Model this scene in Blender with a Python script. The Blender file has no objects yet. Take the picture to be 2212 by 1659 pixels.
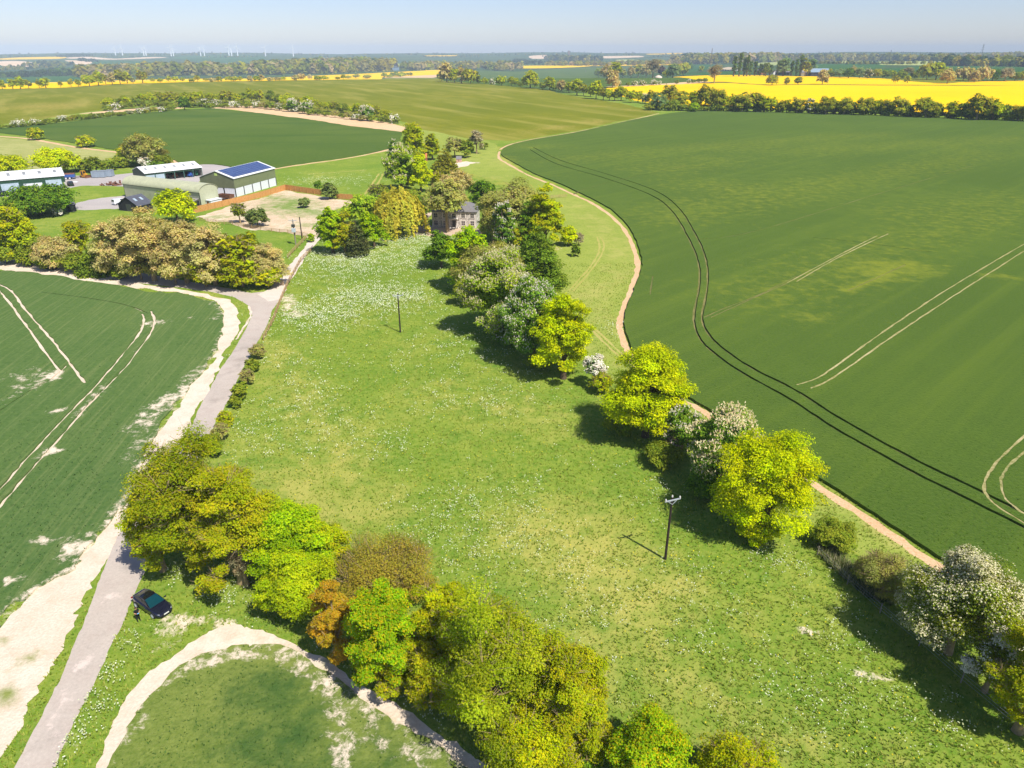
import bpy, math, random
import numpy as np
from mathutils import Vector, Matrix
from mathutils.geometry import delaunay_2d_cdt

random.seed(7)
RNG = np.random.default_rng(11)
scene = bpy.context.scene
COL = scene.collection
R_ = math.radians

# ------------------------------------------------------------------ camera geometry
CAMH = 46.0
PITCH = R_(25.16)
FPX = 1536.0                       # focal length in px of a 2212 px wide picture
CP, SP = math.cos(PITCH), math.sin(PITCH)


def sstep(a, b, x):
    t = np.clip((x - a) / (b - a), 0, 1)
    return t * t * (3 - 2 * t)


def height(x, y):
    """terrain height; flat around the farm, gently rolling further out, a valley and hills far away"""
    x = np.asarray(x, float); y = np.asarray(y, float)
    r = np.hypot(x, y)
    az = np.degrees(np.arctan2(x, y))
    w = sstep(330, 900, r)
    h = w * (2.2 * np.sin(x / 170 + 0.6) * np.cos(y / 210 - 0.4) + 1.6 * np.sin((x + y) / 120))
    left = 1 - sstep(2, 22, az)
    h = h * (1 - sstep(1100, 1600, r))
    h = h - 40 * left * sstep(1300, 2300, r)
    roll = 9 * np.sin(x / 520 + 1.1) * np.sin(y / 640 + 0.5) + 6 * np.sin((x * 0.7 - y * 0.4) / 330)
    h = h + roll * sstep(2200, 4000, r)
    crest = 12 + 6 * np.sin(az / 4.1 + 1.0) + 4 * np.sin(az / 1.7) + 1.5 * np.sin(az / 0.6) + 10 * sstep(-5, 30, az)
    t = sstep(4200, 9000, r)
    h = h * (1 - t) + crest * t
    h = h - 60 * sstep(9400, 13000, r)
    return h


def ray(px, py):
    dx = (px - 1106) / FPX; dy = (829.5 - py) / FPX
    return (dx, CP + dy * SP, -SP + dy * CP)


def G(px, py, z0=0.0):
    """the ground point (at height z0 above the terrain) seen at picture point px, py"""
    d = ray(px, py)
    t = 20.0; prev = t
    while t < 16000:
        zz = CAMH + d[2] * t
        if zz < float(height(d[0] * t, d[1] * t)) + z0:
            lo, hi = prev, t
            for _ in range(22):
                m = (lo + hi) / 2
                if CAMH + d[2] * m < float(height(d[0] * m, d[1] * m)) + z0: hi = m
                else: lo = m
            t = hi
            break
        prev = t
        t *= 1.02
    x, y = d[0] * t, d[1] * t
    return Vector((x, y, float(height(x, y)) + z0))


def proj(p):
    X = p[0]; yy = p[1]; zz = p[2] - CAMH
    depth = yy * CP - zz * SP
    up = yy * SP + zz * CP
    return 1106 + FPX * X / depth, 829.5 - FPX * up / depth, depth


def on_ground(x, y, dz=0.0):
    return Vector((x, y, float(height(x, y)) + dz))


def lin(r, g, b):
    def f(c):
        c /= 255.0
        return c / 12.92 if c <= 0.04045 else ((c + 0.055) / 1.055) ** 2.4
    return (f(r), f(g), f(b), 1.0)


# ------------------------------------------------------------------ object helpers
def tag(o, label=None, cat=None, group=None, kind=None):
    if label: o['label'] = label
    if cat: o['category'] = cat
    if group: o['group'] = group
    if kind: o['kind'] = kind
    return o


def empty(name, loc, rz=0.0, label=None, cat=None, group=None):
    o = bpy.data.objects.new(name, None)
    o.empty_display_size = 0.3
    COL.objects.link(o)
    o.location = loc
    o.rotation_euler = (0, 0, rz)
    return tag(o, label, cat, group)


def link_mesh(name, me, parent=None, mats=None):
    o = bpy.data.objects.new(name, me)
    COL.objects.link(o)
    if parent is not None: o.parent = parent
    if mats:
        for m in (mats if isinstance(mats, (list, tuple)) else [mats]): me.materials.append(m)
    return o


def np_mesh(name, co, quads=None, tris=None, col=None, smooth=False, mat_idx=None):
    """mesh straight from numpy arrays"""
    me = bpy.data.meshes.new(name)
    co = np.asarray(co, np.float32).reshape(-1, 3)
    loops = []; starts = []; n = 0
    if quads is not None and len(quads):
        q = np.asarray(quads, np.int32).reshape(-1, 4)
        loops.append(q.ravel()); starts.append(np.arange(len(q), dtype=np.int32) * 4); n += 4 * len(q)
    if tris is not None and len(tris):
        t = np.asarray(tris, np.int32).reshape(-1, 3)
        loops.append(t.ravel()); starts.append(n + np.arange(len(t), dtype=np.int32) * 3)
    loops = np.concatenate(loops); starts = np.concatenate(starts)
    me.vertices.add(len(co)); me.vertices.foreach_set('co', co.ravel())
    me.loops.add(len(loops)); me.loops.foreach_set('vertex_index', loops)
    me.polygons.add(len(starts)); me.polygons.foreach_set('loop_start', starts)
    if mat_idx is not None: me.polygons.foreach_set('material_index', np.asarray(mat_idx, np.int32))
    me.polygons.foreach_set('use_smooth', np.full(len(starts), smooth, bool))
    me.update(calc_edges=True)
    if col is not None:
        a = me.attributes.new('tint', 'FLOAT_COLOR', 'POINT')
        c = np.ones((len(co), 4), np.float32); c[:, :3] = col
        a.data.foreach_set('color', c.ravel())
    return me


class MB:
    """collects boxes, bars, tubes and free polygons and links them as ONE mesh object"""
    def __init__(s): s.v = []; s.f = []
    def poly(s, pts):
        i = len(s.v); s.v += [tuple(p) for p in pts]; s.f.append(tuple(range(i, i + len(pts)))); return s
    def box(s, x0, x1, y0, y1, z0, z1, bev=0.0):
        if bev > 0:
            b = min(bev, (x1 - x0) * .45, (y1 - y0) * .45, (z1 - z0) * .45)
            rings = [(b, z0), (0, z0 + b), (0, z1 - b), (b, z1)]
            base = len(s.v)
            for ins, z in rings:
                c = b
                ring = [(x0 + ins + c, y0 + ins), (x1 - ins - c, y0 + ins), (x1 - ins, y0 + ins + c), (x1 - ins, y1 - ins - c),
                        (x1 - ins - c, y1 - ins), (x0 + ins + c, y1 - ins), (x0 + ins, y1 - ins - c), (x0 + ins, y0 + ins + c)]
                s.v += [(px, py, z) for px, py in ring]
            for k in range(3):
                for j in range(8):
                    a = base + k * 8 + j; b2 = base + k * 8 + (j + 1) % 8
                    s.f.append((a, b2, b2 + 8, a + 8))
            s.f.append(tuple(base + 7 - j for j in range(8)))
            s.f.append(tuple(base + 24 + j for j in range(8)))
            return s
        i = len(s.v)
        s.v += [(x0, y0, z0), (x1, y0, z0), (x1, y1, z0), (x0, y1, z0), (x0, y0, z1), (x1, y0, z1), (x1, y1, z1), (x0, y1, z1)]
        for q in ((3, 2, 1, 0), (4, 5, 6, 7), (0, 1, 5, 4), (1, 2, 6, 5), (2, 3, 7, 6), (3, 0, 4, 7)): s.f.append(tuple(i + k for k in q))
        return s
    def prism(s, poly, axis, a0, a1):
        """extrude a 2-D polygon along axis 'x' (poly in y,z), 'y' (x,z) or 'z' (x,y)"""
        def P(u, v, a): return {'x': (a, u, v), 'y': (u, a, v), 'z': (u, v, a)}[axis]
        n = len(poly); i = len(s.v)
        s.v += [P(u, v, a0) for u, v in poly] + [P(u, v, a1) for u, v in poly]
        s.f.append(tuple(i + k for k in range(n))[::-1]); s.f.append(tuple(i + n + k for k in range(n)))
        for k in range(n): s.f.append((i + k, i + (k + 1) % n, i + n + (k + 1) % n, i + n + k))
        return s
    def tube(s, pts, rad, sides=8, cap=True):
        pts = [Vector(p) for p in pts]
        rads = rad if isinstance(rad, (list, tuple)) else [rad] * len(pts)
        i = len(s.v); up = None
        for k, p in enumerate(pts):
            d = (pts[min(k + 1, len(pts) - 1)] - pts[max(k - 1, 0)]).normalized()
            if up is None: up = Vector((0, 0, 1)) if abs(d.z) < .9 else Vector((1, 0, 0))
            a = d.cross(up).normalized(); b = a.cross(d).normalized(); up = b
            for j in range(sides):
                t = 2 * math.pi * j / sides
                s.v.append(tuple(p + rads[k] * (math.cos(t) * a + math.sin(t) * b)))
        for k in range(len(pts) - 1):
            for j in range(sides):
                q = i + k * sides
                s.f.append((q + j, q + (j + 1) % sides, q + sides + (j + 1) % sides, q + sides + j))
        if cap:
            s.f.append(tuple(i + j for j in range(sides))[::-1])
            e = i + (len(pts) - 1) * sides
            s.f.append(tuple(e + j for j in range(sides)))
        return s
    def bar(s, a, b, w, h):
        """a rectangular rail from a to b"""
        a = Vector(a); b = Vector(b); d = (b - a).normalized()
        sd = d.cross(Vector((0, 0, 1)))
        sd = sd.normalized() if sd.length > 1e-4 else Vector((1, 0, 0))
        up = sd.cross(d).normalized()
        i = len(s.v)
        for p in (a, b):
            for u, v in ((-1, -1), (1, -1), (1, 1), (-1, 1)): s.v.append(tuple(p + sd * w / 2 * u + up * h / 2 * v))
        for q in ((3, 2, 1, 0), (4, 5, 6, 7), (0, 1, 5, 4), (1, 2, 6, 5), (2, 3, 7, 6), (3, 0, 4, 7)): s.f.append(tuple(i + k for k in q))
        return s
    def lathe(s, prof, c=(0, 0, 0), axis='z', sides=16, cap=True):
        i = len(s.v)
        for r, h in prof:
            for j in range(sides):
                t = 2 * math.pi * j / sides; u, v = r * math.cos(t), r * math.sin(t)
                p = {'z': (u, v, h), 'y': (u, h, v), 'x': (h, u, v)}[axis]
                s.v.append((c[0] + p[0], c[1] + p[1], c[2] + p[2]))
        for k in range(len(prof) - 1):
            for j in range(sides):
                q = i + k * sides
                s.f.append((q + j, q + (j + 1) % sides, q + sides + (j + 1) % sides, q + sides + j))
        if cap:
            s.f.append(tuple(i + j for j in range(sides))[::-1])
            e = i + (len(prof) - 1) * sides
            s.f.append(tuple(e + j for j in range(sides)))
        return s
    def build(s, name, mat, parent=None, smooth=False):
        me = bpy.data.meshes.new(name)
        me.from_pydata(s.v, [], s.f); me.update()
        import bmesh
        bm = bmesh.new(); bm.from_mesh(me); bmesh.ops.recalc_face_normals(bm, faces=bm.faces); bm.to_mesh(me); bm.free()
        if smooth:
            for p in me.polygons: p.use_smooth = True
        return link_mesh(name, me, parent, mat)


def copy_tree(root, loc, rz=0.0, scale=(1, 1, 1), label=None, group=None):
    c = root.copy(); COL.objects.link(c)
    c.location = loc; c.rotation_euler = (0, 0, rz); c.scale = scale
    if label: c['label'] = label
    if group: c['group'] = group
    for ch in root.children:
        d = ch.copy(); COL.objects.link(d); d.parent = c
        for g in ch.children:
            e = g.copy(); COL.objects.link(e); e.parent = d
    return c


ORD = ['first', 'second', 'third', 'fourth', 'fifth', 'sixth', 'seventh', 'eighth', 'ninth', 'tenth', 'eleventh', 'twelfth', 'thirteenth',
       'fourteenth', 'fifteenth', 'sixteenth', 'seventeenth', 'eighteenth', 'nineteenth', 'twentieth']


def nth(i):
    if i < 20: return ORD[i]
    t = ['twenty', 'thirty', 'forty', 'fifty', 'sixty', 'seventy', 'eighty', 'ninety'][(i + 1) // 10 - 2]; u = (i + 1) % 10
    return (t + '-' + ORD[u - 1]) if u else t[:-1] + 'ieth'


# ------------------------------------------------------------------ materials
def new_mat(name):
    m = bpy.data.materials.new(name); m.use_nodes = True
    nt = m.node_tree
    return m, nt, nt.nodes['Principled BSDF']


def nd(nt, typ, **kw):
    n = nt.nodes.new(typ)
    for k, v in kw.items():
        if k in ('ins',):
            for a, b in v.items(): n.inputs[a].default_value = b
        else: setattr(n, k, v)
    return n


def noise_n(nt, vec, scale, detail=3.0, rough=0.55, dist=0.0):
    n = nd(nt, 'ShaderNodeTexNoise', ins={'Scale': scale, 'Detail': detail, 'Roughness': rough, 'Distortion': dist})
    nt.links.new(vec, n.inputs['Vector'])
    return n.outputs['Fac']


def ramp_n(nt, fac, stops):
    r = nd(nt, 'ShaderNodeValToRGB')
    el = r.color_ramp.elements
    while len(el) < len(stops): el.new(0.5)
    for e, (p, c) in zip(el, stops): e.position = p; e.color = c
    nt.links.new(fac, r.inputs['Fac'])
    return r.outputs['Color']


def mix_n(nt, fac, a, b, blend='MIX'):
    m = nd(nt, 'ShaderNodeMix', data_type='RGBA', blend_type=blend)
    for s, v in ((0, fac), (6, a), (7, b)):
        if isinstance(v, (int, float)): m.inputs[s].default_value = v
        elif isinstance(v, tuple): m.inputs[s].default_value = v
        else: nt.links.new(v, m.inputs[s])
    return m.outputs[2]


def math_n(nt, op, a, b=0.0, c=0.0):
    m = nd(nt, 'ShaderNodeMath', operation=op)
    for i, v in enumerate((a, b, c)):
        if isinstance(v, (int, float)): m.inputs[i].default_value = v
        else: nt.links.new(v, m.inputs[i])
    return m.outputs[0]


def remap_n(nt, v, a, b, c=0.0, d=1.0):
    m = nd(nt, 'ShaderNodeMapRange', interpolation_type='SMOOTHSTEP')
    nt.links.new(v, m.inputs['Value'])
    for k, x in zip(('From Min', 'From Max', 'To Min', 'To Max'), (a, b, c, d)): m.inputs[k].default_value = x
    return m.outputs[0]


def pos_n(nt):
    return nd(nt, 'ShaderNodeNewGeometry').outputs['Position']


def attr_n(nt, name, out='Fac'):
    return nd(nt, 'ShaderNodeAttribute', attribute_name=name).outputs[out]


def ground_mat(name, big, fine, scales=(0.015, 0.25, 3.0), fine_amt=0.5, rough=0.95, bump=0.3, bumpscale=4.0,
               bare=None, dry=None, streak=None, spec=0.0, mid=None, mown=None, sheen=0.0):
    """big: two or three colours mixed by wide noise; fine: two colours mixed in by small noise;
    bare / dry: (colour, colour) shown where the attributes of that name say so"""
    m, nt, b = new_mat(name)
    p = pos_n(nt)
    n1 = noise_n(nt, p, scales[0], 4, 0.6, 0.4)
    c = ramp_n(nt, n1, [(0.33 + 0.34 * i / max(1, len(big) - 1), k) for i, k in enumerate(big)])
    if mid:
        nm = noise_n(nt, p, scales[1], 5, 0.65)
        c = mix_n(nt, remap_n(nt, nm, 0.42, 0.68), c, mid)
    n3 = noise_n(nt, p, scales[2], 3, 0.7)
    cf = ramp_n(nt, n3, [(0.3, fine[0]), (0.7, fine[1])])
    c = mix_n(nt, fine_amt, c, cf)
    if streak:
        mp = nd(nt, 'ShaderNodeMapping', vector_type='TEXTURE'); mp.inputs['Rotation'].default_value = (0, 0, streak[0]); mp.inputs['Scale'].default_value = tuple(1 / k for k in streak[1])
        nt.links.new(p, mp.inputs['Vector'])
        ns = noise_n(nt, mp.outputs[0], 1.0, 4, 0.6)
        c = mix_n(nt, remap_n(nt, ns, 0.45, 0.75, 0, streak[3]), c, streak[2])
    if mown:
        a = attr_n(nt, 'mown'); nz = noise_n(nt, p, 0.12, 5, 0.7)
        f = remap_n(nt, math_n(nt, 'ADD', a, math_n(nt, 'MULTIPLY', nz, 0.6)), 0.55, 1.0)
        c = mix_n(nt, f, c, mix_n(nt, n3, mown[0], mown[1]))
    if dry:
        a = attr_n(nt, 'dry'); nz = noise_n(nt, p, 0.35, 5, 0.7)
        f = remap_n(nt, math_n(nt, 'ADD', a, nz), 0.62, 1.1)
        c = mix_n(nt, f, c, mix_n(nt, n3, dry[0], dry[1]))
    if bare:
        a = attr_n(nt, 'bare'); nz = noise_n(nt, p, 0.7, 9, 0.8, 0.3)
        f = remap_n(nt, math_n(nt, 'ADD', a, nz), 0.94, 1.1)
        c = mix_n(nt, f, c, mix_n(nt, n3, bare[0], bare[1]))
    nt.links.new(c, b.inputs['Base Color'])
    b.inputs['Roughness'].default_value = rough
    b.inputs['Specular IOR Level'].default_value = spec
    if sheen:
        b.inputs['Sheen Weight'].default_value = sheen; b.inputs['Sheen Roughness'].default_value = 0.6; b.inputs['Sheen Tint'].default_value = (0.62, 0.66, 0.2, 1)
    if bump:
        bm = nd(nt, 'ShaderNodeBump', ins={'Strength': bump, 'Distance': 0.25})
        nb = noise_n(nt, p, bumpscale, 4, 0.7)
        nt.links.new(nb, bm.inputs['Height']); nt.links.new(bm.outputs[0], b.inputs['Normal'])
    return m


def plain_mat(name, col, rough=0.6, metal=0.0, var=0.12, scale=1.5, spec=0.4, col2=None, bump=0.0, coat=0.0):
    m, nt, b = new_mat(name)
    tc = nd(nt, 'ShaderNodeTexCoord').outputs['Object']
    n = noise_n(nt, tc, scale, 5, 0.65)
    dark = tuple(c * (1 - var * 2.2) for c in col[:3]) + (1,)
    c = ramp_n(nt, n, [(0.3, col2 or dark), (0.62, col)])
    nt.links.new(c, b.inputs['Base Color'])
    b.inputs['Roughness'].default_value = rough; b.inputs['Metallic'].default_value = metal
    b.inputs['Specular IOR Level'].default_value = spec
    b.inputs['Coat Weight'].default_value = coat
    if bump:
        bm = nd(nt, 'ShaderNodeBump', ins={'Strength': bump, 'Distance': 0.05})
        nt.links.new(noise_n(nt, tc, scale * 6, 4), bm.inputs['Height']); nt.links.new(bm.outputs[0], b.inputs['Normal'])
    return m


def ribbed_mat(name, col, pitch=0.25, axis=0, depth=0.6, rough=0.45, metal=0.1, var=0.1, spec=0.35):
    """profiled metal sheet: ribs as bump, faint weathering"""
    m, nt, b = new_mat(name)
    tc = nd(nt, 'ShaderNodeTexCoord').outputs['Object']
    sx = nd(nt, 'ShaderNodeSeparateXYZ'); nt.links.new(tc, sx.inputs[0])
    s = math_n(nt, 'SINE', math_n(nt, 'MULTIPLY', sx.outputs[axis], 2 * math.pi / pitch))
    n = noise_n(nt, tc, 0.6, 5, 0.7)
    c = ramp_n(nt, n, [(0.25, tuple(x * (1 - 2.5 * var) for x in col[:3]) + (1,)), (0.65, col)])
    c = mix_n(nt, remap_n(nt, s, 0.2, 1.0, 0, 0.22), c, tuple(x * 0.45 for x in col[:3]) + (1,))
    nt.links.new(c, b.inputs['Base Color'])
    b.inputs['Roughness'].default_value = rough; b.inputs['Metallic'].default_value = metal
    b.inputs['Specular IOR Level'].default_value = spec
    bm = nd(nt, 'ShaderNodeBump', ins={'Strength': depth, 'Distance': 0.04})
    nt.links.new(s, bm.inputs['Height']); nt.links.new(bm.outputs[0], b.inputs['Normal'])
    return m


def leaf_mat(name, transl=0.4, rough=0.6, spec=0.03):
    m, nt, b = new_mat(name)
    a = attr_n(nt, 'tint', 'Color')
    nt.links.new(a, b.inputs['Base Color'])
    b.inputs['Roughness'].default_value = rough; b.inputs['Specular IOR Level'].default_value = spec
    tr = nd(nt, 'ShaderNodeBsdfTranslucent')
    nt.links.new(mix_n(nt, 1.0, a, (1.0, 1.0, 0.35, 1), 'MULTIPLY'), tr.inputs['Color'])
    mx = nd(nt, 'ShaderNodeMixShader', ins={'Fac': transl})
    out = nt.nodes['Material Output']
    nt.links.new(b.outputs[0], mx.inputs[1]); nt.links.new(tr.outputs[0], mx.inputs[2]); nt.links.new(mx.outputs[0], out.inputs['Surface'])
    return m
# ------------------------------------------------------------------ camera, light, air
cam_d = bpy.data.cameras.new('camera'); cam = bpy.data.objects.new('camera', cam_d); COL.objects.link(cam)
cam.location = (0, 0, CAMH); cam.rotation_euler = (R_(90) - PITCH, 0, 0)
cam_d.sensor_width = 36; cam_d.lens = FPX / 2212 * 36; cam_d.clip_start = 0.5; cam_d.clip_end = 40000
scene.camera = cam

SUN = Vector((3.9, -4.2, 8.0)).normalized()
sl = bpy.data.lights.new('sun', 'SUN'); sl.energy = 5.0; sl.angle = R_(0.53); sl.color = (1.0, 0.955, 0.88)
so = bpy.data.objects.new('sun', sl); COL.objects.link(so); so.rotation_euler = SUN.to_track_quat('Z', 'Y').to_euler(); so.location = (60, -60, 120)

w = bpy.data.worlds.new('World'); scene.world = w; w.use_nodes = True
wn = w.node_tree; bg = wn.nodes['Background']
sky = wn.nodes.new('ShaderNodeTexSky'); sky.sky_type = 'NISHITA'; sky.sun_disc = False
sky.sun_elevation = math.asin(SUN.z); sky.sun_rotation = math.atan2(SUN.x, SUN.y)
sky.altitude = 1200; sky.air_density = 1.0; sky.dust_density = 1.0; sky.ozone_density = 3.0
tint = wn.nodes.new('ShaderNodeMix'); tint.data_type = 'RGBA'; tint.blend_type = 'MULTIPLY'; tint.inputs[0].default_value = 1.0
tint.inputs[7].default_value = (0.90, 0.86, 0.98, 1)
wn.links.new(sky.outputs[0], tint.inputs[6]); wn.links.new(tint.outputs[2], bg.inputs['Color']); bg.inputs['Strength'].default_value = 0.115

vs = scene.view_settings
vs.view_transform = 'Standard'; vs.look = 'None'; vs.gamma = 1.0; vs.exposure = 0.3; vs.use_curve_mapping = False
cy = scene.cycles
cy.max_bounces = 6; cy.diffuse_bounces = 3; cy.glossy_bounces = 2; cy.transmission_bounces = 4; cy.transparent_max_bounces = 6; cy.volume_bounces = 0
cy.use_denoising = True; cy.caustics_reflective = False; cy.caustics_refractive = False

# haze: one closed box of thin air round camera and scene
hb = MB().box(-14000, 14000, -3000, 14000, -130, 112)
hm = bpy.data.materials.new('haze_air'); hm.use_nodes = True
hn = hm.node_tree; hn.nodes.remove(hn.nodes['Principled BSDF'])
pv = hn.nodes.new('ShaderNodeVolumePrincipled'); pv.inputs['Density'].default_value = 0.000095
pv.inputs['Color'].default_value = (0.72, 0.87, 1.0, 1); pv.inputs['Anisotropy'].default_value = -0.3
hn.links.new(pv.outputs[0], hn.nodes['Material Output'].inputs['Volume'])
tag(hb.build('haze', hm), kind='stuff')

# ------------------------------------------------------------------ the ground, one conforming sheet cut into fields
CH1, CH2 = lin(212, 192, 166), lin(232, 216, 196)
MAT = {}
MAT['grass'] = ground_mat('turf', [lin(92, 128, 34), lin(126, 146, 48), lin(160, 162, 72)], (lin(80, 120, 30), lin(160, 165, 78)),
                          scales=(0.045, 0.3, 1.6), bare=(lin(206, 188, 152), CH2), dry=(lin(182, 172, 92), lin(162, 162, 78)), mown=(lin(134, 144, 54), lin(168, 164, 78)), mid=lin(88, 126, 34), bump=0.5)
MAT['meadow'] = MAT['grass']
_d = G(2212, 545) - G(1755, 843); DRILL = math.atan2(_d.y, _d.x)
MAT['wheat_right'] = ground_mat('wheat_right', [lin(46, 78, 19), lin(58, 88, 22), lin(80, 103, 27)], (lin(38, 68, 17), lin(78, 102, 30)),
                                scales=(0.012, 0.15, 2.2), fine_amt=0.5, dry=(lin(128, 132, 32), lin(100, 114, 30)), bare=(CH1, CH2), bump=0.8, bumpscale=2.2, sheen=0.3, mid=lin(48, 80, 20),
                                streak=(DRILL, (0.006, 0.22, 1), lin(80, 102, 26), 0.7))
_d = G(520, 760) - G(280, 1130); ROWS = math.atan2(_d.y, _d.x)
MAT['wheat_left'] = ground_mat('wheat_left', [lin(60, 92, 44), lin(70, 99, 47), lin(92, 112, 57)], (lin(50, 84, 40), lin(102, 122, 66)),
                               scales=(0.025, 0.25, 2.2), fine_amt=0.45, dry=(lin(140, 144, 80), lin(116, 130, 66)), bare=(CH1, CH2), bump=0.6, bumpscale=2.5, sheen=0.12, mid=lin(74, 102, 50),
                               streak=(ROWS, (0.06, 2.2, 1), lin(134, 140, 88), 0.34))
MAT['wheat_mid'] = ground_mat('wheat_mid', [lin(74, 98, 38), lin(84, 104, 42), lin(98, 114, 48)], (lin(64, 92, 38), lin(100, 116, 54)),
                              scales=(0.012, 0.1, 1.2), fine_amt=0.4, dry=(lin(120, 136, 70), lin(100, 120, 60)), bump=0.4, streak=(0.2, (0.006, 0.05, 1), lin(60, 90, 40), 0.7))
MAT['barley'] = ground_mat('young_crop', [lin(96, 116, 44), lin(114, 130, 54), lin(132, 142, 66)], (lin(80, 102, 40), lin(138, 146, 78)),
                           scales=(0.08, 0.4, 2.6), dry=(lin(56, 86, 38), lin(76, 102, 48)), bare=(CH1, CH2), bump=0.7, bumpscale=3.0)
MAT['chalk'] = ground_mat('chalk_soil', [lin(212, 192, 168), lin(224, 206, 184), lin(234, 218, 198)], (lin(196, 174, 148), lin(236, 222, 204)),
                          scales=(0.06, 0.5, 4.0), dry=(lin(118, 132, 60), lin(146, 150, 84)), mid=lin(204, 180, 152), bump=0.5)
MAT['road'] = ground_mat('worn_asphalt', [lin(178, 166, 154), lin(188, 175, 162), lin(196, 183, 169)], (lin(164, 152, 140), lin(202, 190, 176)),
                         scales=(0.08, 0.5, 4.0), fine_amt=0.45, bare=(lin(214, 198, 184), lin(204, 188, 176)), dry=(lin(140, 130, 120), lin(156, 146, 136)), mid=lin(178, 162, 150), bump=0.2, bumpscale=12)
MAT['path'] = ground_mat('bare_path', [lin(196, 156, 112), lin(208, 170, 126), lin(218, 186, 146)], (lin(180, 136, 92), lin(228, 202, 166)), scales=(0.1, 0.5, 3.0))
MAT['olive'] = ground_mat('spring_barley', [lin(102, 112, 20), lin(116, 121, 26), lin(134, 130, 38)], (lin(92, 106, 22), lin(136, 134, 44)),
                          scales=(0.008, 0.06, 0.8), fine_amt=0.35, mid=lin(104, 114, 24), dry=(lin(164, 146, 76), lin(150, 140, 64)), streak=(0.5, (0.045, 0.004, 1), lin(156, 148, 70), 0.75))
MAT['rape'] = ground_mat('rapeseed', [lin(240, 188, 0), lin(248, 198, 0), lin(250, 202, 0)], (lin(226, 176, 2), lin(252, 206, 0)), scales=(0.006, 0.05, 0.8), fine_amt=0.35, bump=0.2)
MAT['plough'] = ground_mat('ploughed_soil', [lin(206, 170, 126), lin(216, 182, 138), lin(224, 192, 150)], (lin(196, 158, 114), lin(230, 200, 162)), scales=(0.02, 0.1, 1.0), streak=(0.3, (0.02, 0.4, 1), lin(190, 150, 108), 0.5))
MAT['yard'] = ground_mat('yard_surface', [lin(160, 152, 148), lin(174, 166, 160), lin(190, 180, 172)], (lin(152, 144, 140), lin(190, 182, 176)), scales=(0.05, 0.3, 3.0), bump=0.2, bare=(lin(220, 206, 190), CH1))
MAT['plot'] = ground_mat('stripped_ground', [lin(192, 168, 134), lin(210, 188, 156), lin(226, 208, 180)], (lin(178, 152, 116), lin(232, 214, 190)),
                         scales=(0.06, 0.3, 2.0), dry=(lin(104, 134, 56), lin(130, 148, 74)), mid=lin(186, 158, 120))
MAT['pasture'] = ground_mat('dry_pasture', [lin(150, 152, 84), lin(168, 166, 100), lin(178, 174, 116)], (lin(130, 138, 68), lin(186, 180, 122)), scales=(0.03, 0.15, 1.2), mid=lin(134, 146, 70))
MAT['mown'] = ground_mat('mown_grass', [lin(128, 146, 54), lin(148, 160, 68), lin(166, 168, 84)], (lin(112, 134, 48), lin(172, 172, 92)), scales=(0.02, 0.2, 1.8),
                         dry=(lin(176, 168, 96), lin(160, 160, 84)), bare=(CH1, CH2), mid=lin(124, 144, 52))
MAT['drive'] = ground_mat('gravel', [lin(186, 160, 132), lin(198, 172, 146), lin(206, 184, 160)], (lin(172, 148, 122), lin(212, 192, 170)), scales=(0.06, 0.4, 4.0))
MAT['far_green'] = ground_mat('far_green', [lin(46, 88, 40), lin(56, 96, 44), lin(72, 106, 52)], (lin(48, 84, 40), lin(66, 98, 48)), scales=(0.002, 0.02, 0.2), fine_amt=0.3, bump=0)
MAT['far_land'] = ground_mat('far_land', [lin(50, 80, 46), lin(70, 96, 50), lin(98, 110, 60)], (lin(48, 74, 40), lin(96, 106, 60)), scales=(0.0016, 0.01, 0.1), fine_amt=0.3, bump=0, mid=lin(46, 70, 42))
MAT['far_pale'] = ground_mat('far_pale', [lin(150, 162, 90), lin(160, 170, 100), lin(174, 176, 112)], (lin(140, 154, 80), lin(176, 178, 112)), scales=(0.004, 0.02, 0.2), fine_amt=0.3, bump=0)
MAT['far_tan'] = ground_mat('far_tan', [lin(206, 176, 140), lin(220, 190, 156), lin(230, 206, 174)], (lin(200, 170, 132), lin(232, 206, 176)), scales=(0.004, 0.02, 0.2), fine_amt=0.3, bump=0)


def z(pts, ox, oy, s):
    """points read off an enlarged crop -> picture points"""
    return [(ox + a * s, oy + b * s) for a, b in pts]


Z1 = lambda pts: z(pts, 0, 66.7, .2514)
Z2 = lambda pts: z(pts, 556.2, 66.7, .2514)
Z3 = lambda pts: z(pts, 1112.4, 66.7, .2514)
Z4 = lambda pts: z(pts, 1655.8, 66.7, .2514)
Z5 = lambda pts: z(pts, 0, 267, .176)
Z6 = lambda pts: z(pts, 333.7, 278.1, .176)
Z7 = lambda pts: z(pts, 667.4, 244.7, .2012)
Z8 = lambda pts: z(pts, 834.3, 378.2, .2012)
ZA = lambda pts: z(pts, 0, 500.6, .3018)
ZB = lambda pts: z(pts, 0, 945.5, .43)
ZD = lambda pts: z(pts, 556.2, 1112.4, .3772)

AREAS = []          # (object name, material key, raise, outline in world xy)


def catmull(pts, n=6, closed=True):
    P = np.array(pts, float); out = []
    N = len(P)
    for i in range(N if closed else N - 1):
        p0 = P[(i - 1) % N] if closed or i > 0 else P[0]
        p1 = P[i]; p2 = P[(i + 1) % N]
        p3 = P[(i + 2) % N] if closed or i + 2 < N else P[N - 1]
        for k in range(n):
            t = k / n
            out.append(0.5 * ((2 * p1) + (-p0 + p2) * t + (2 * p0 - 5 * p1 + 4 * p2 - p3) * t * t + (-p0 + 3 * p1 - 3 * p2 + p3) * t ** 3))
    if not closed: out.append(P[-1])
    return np.array(out)


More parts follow.
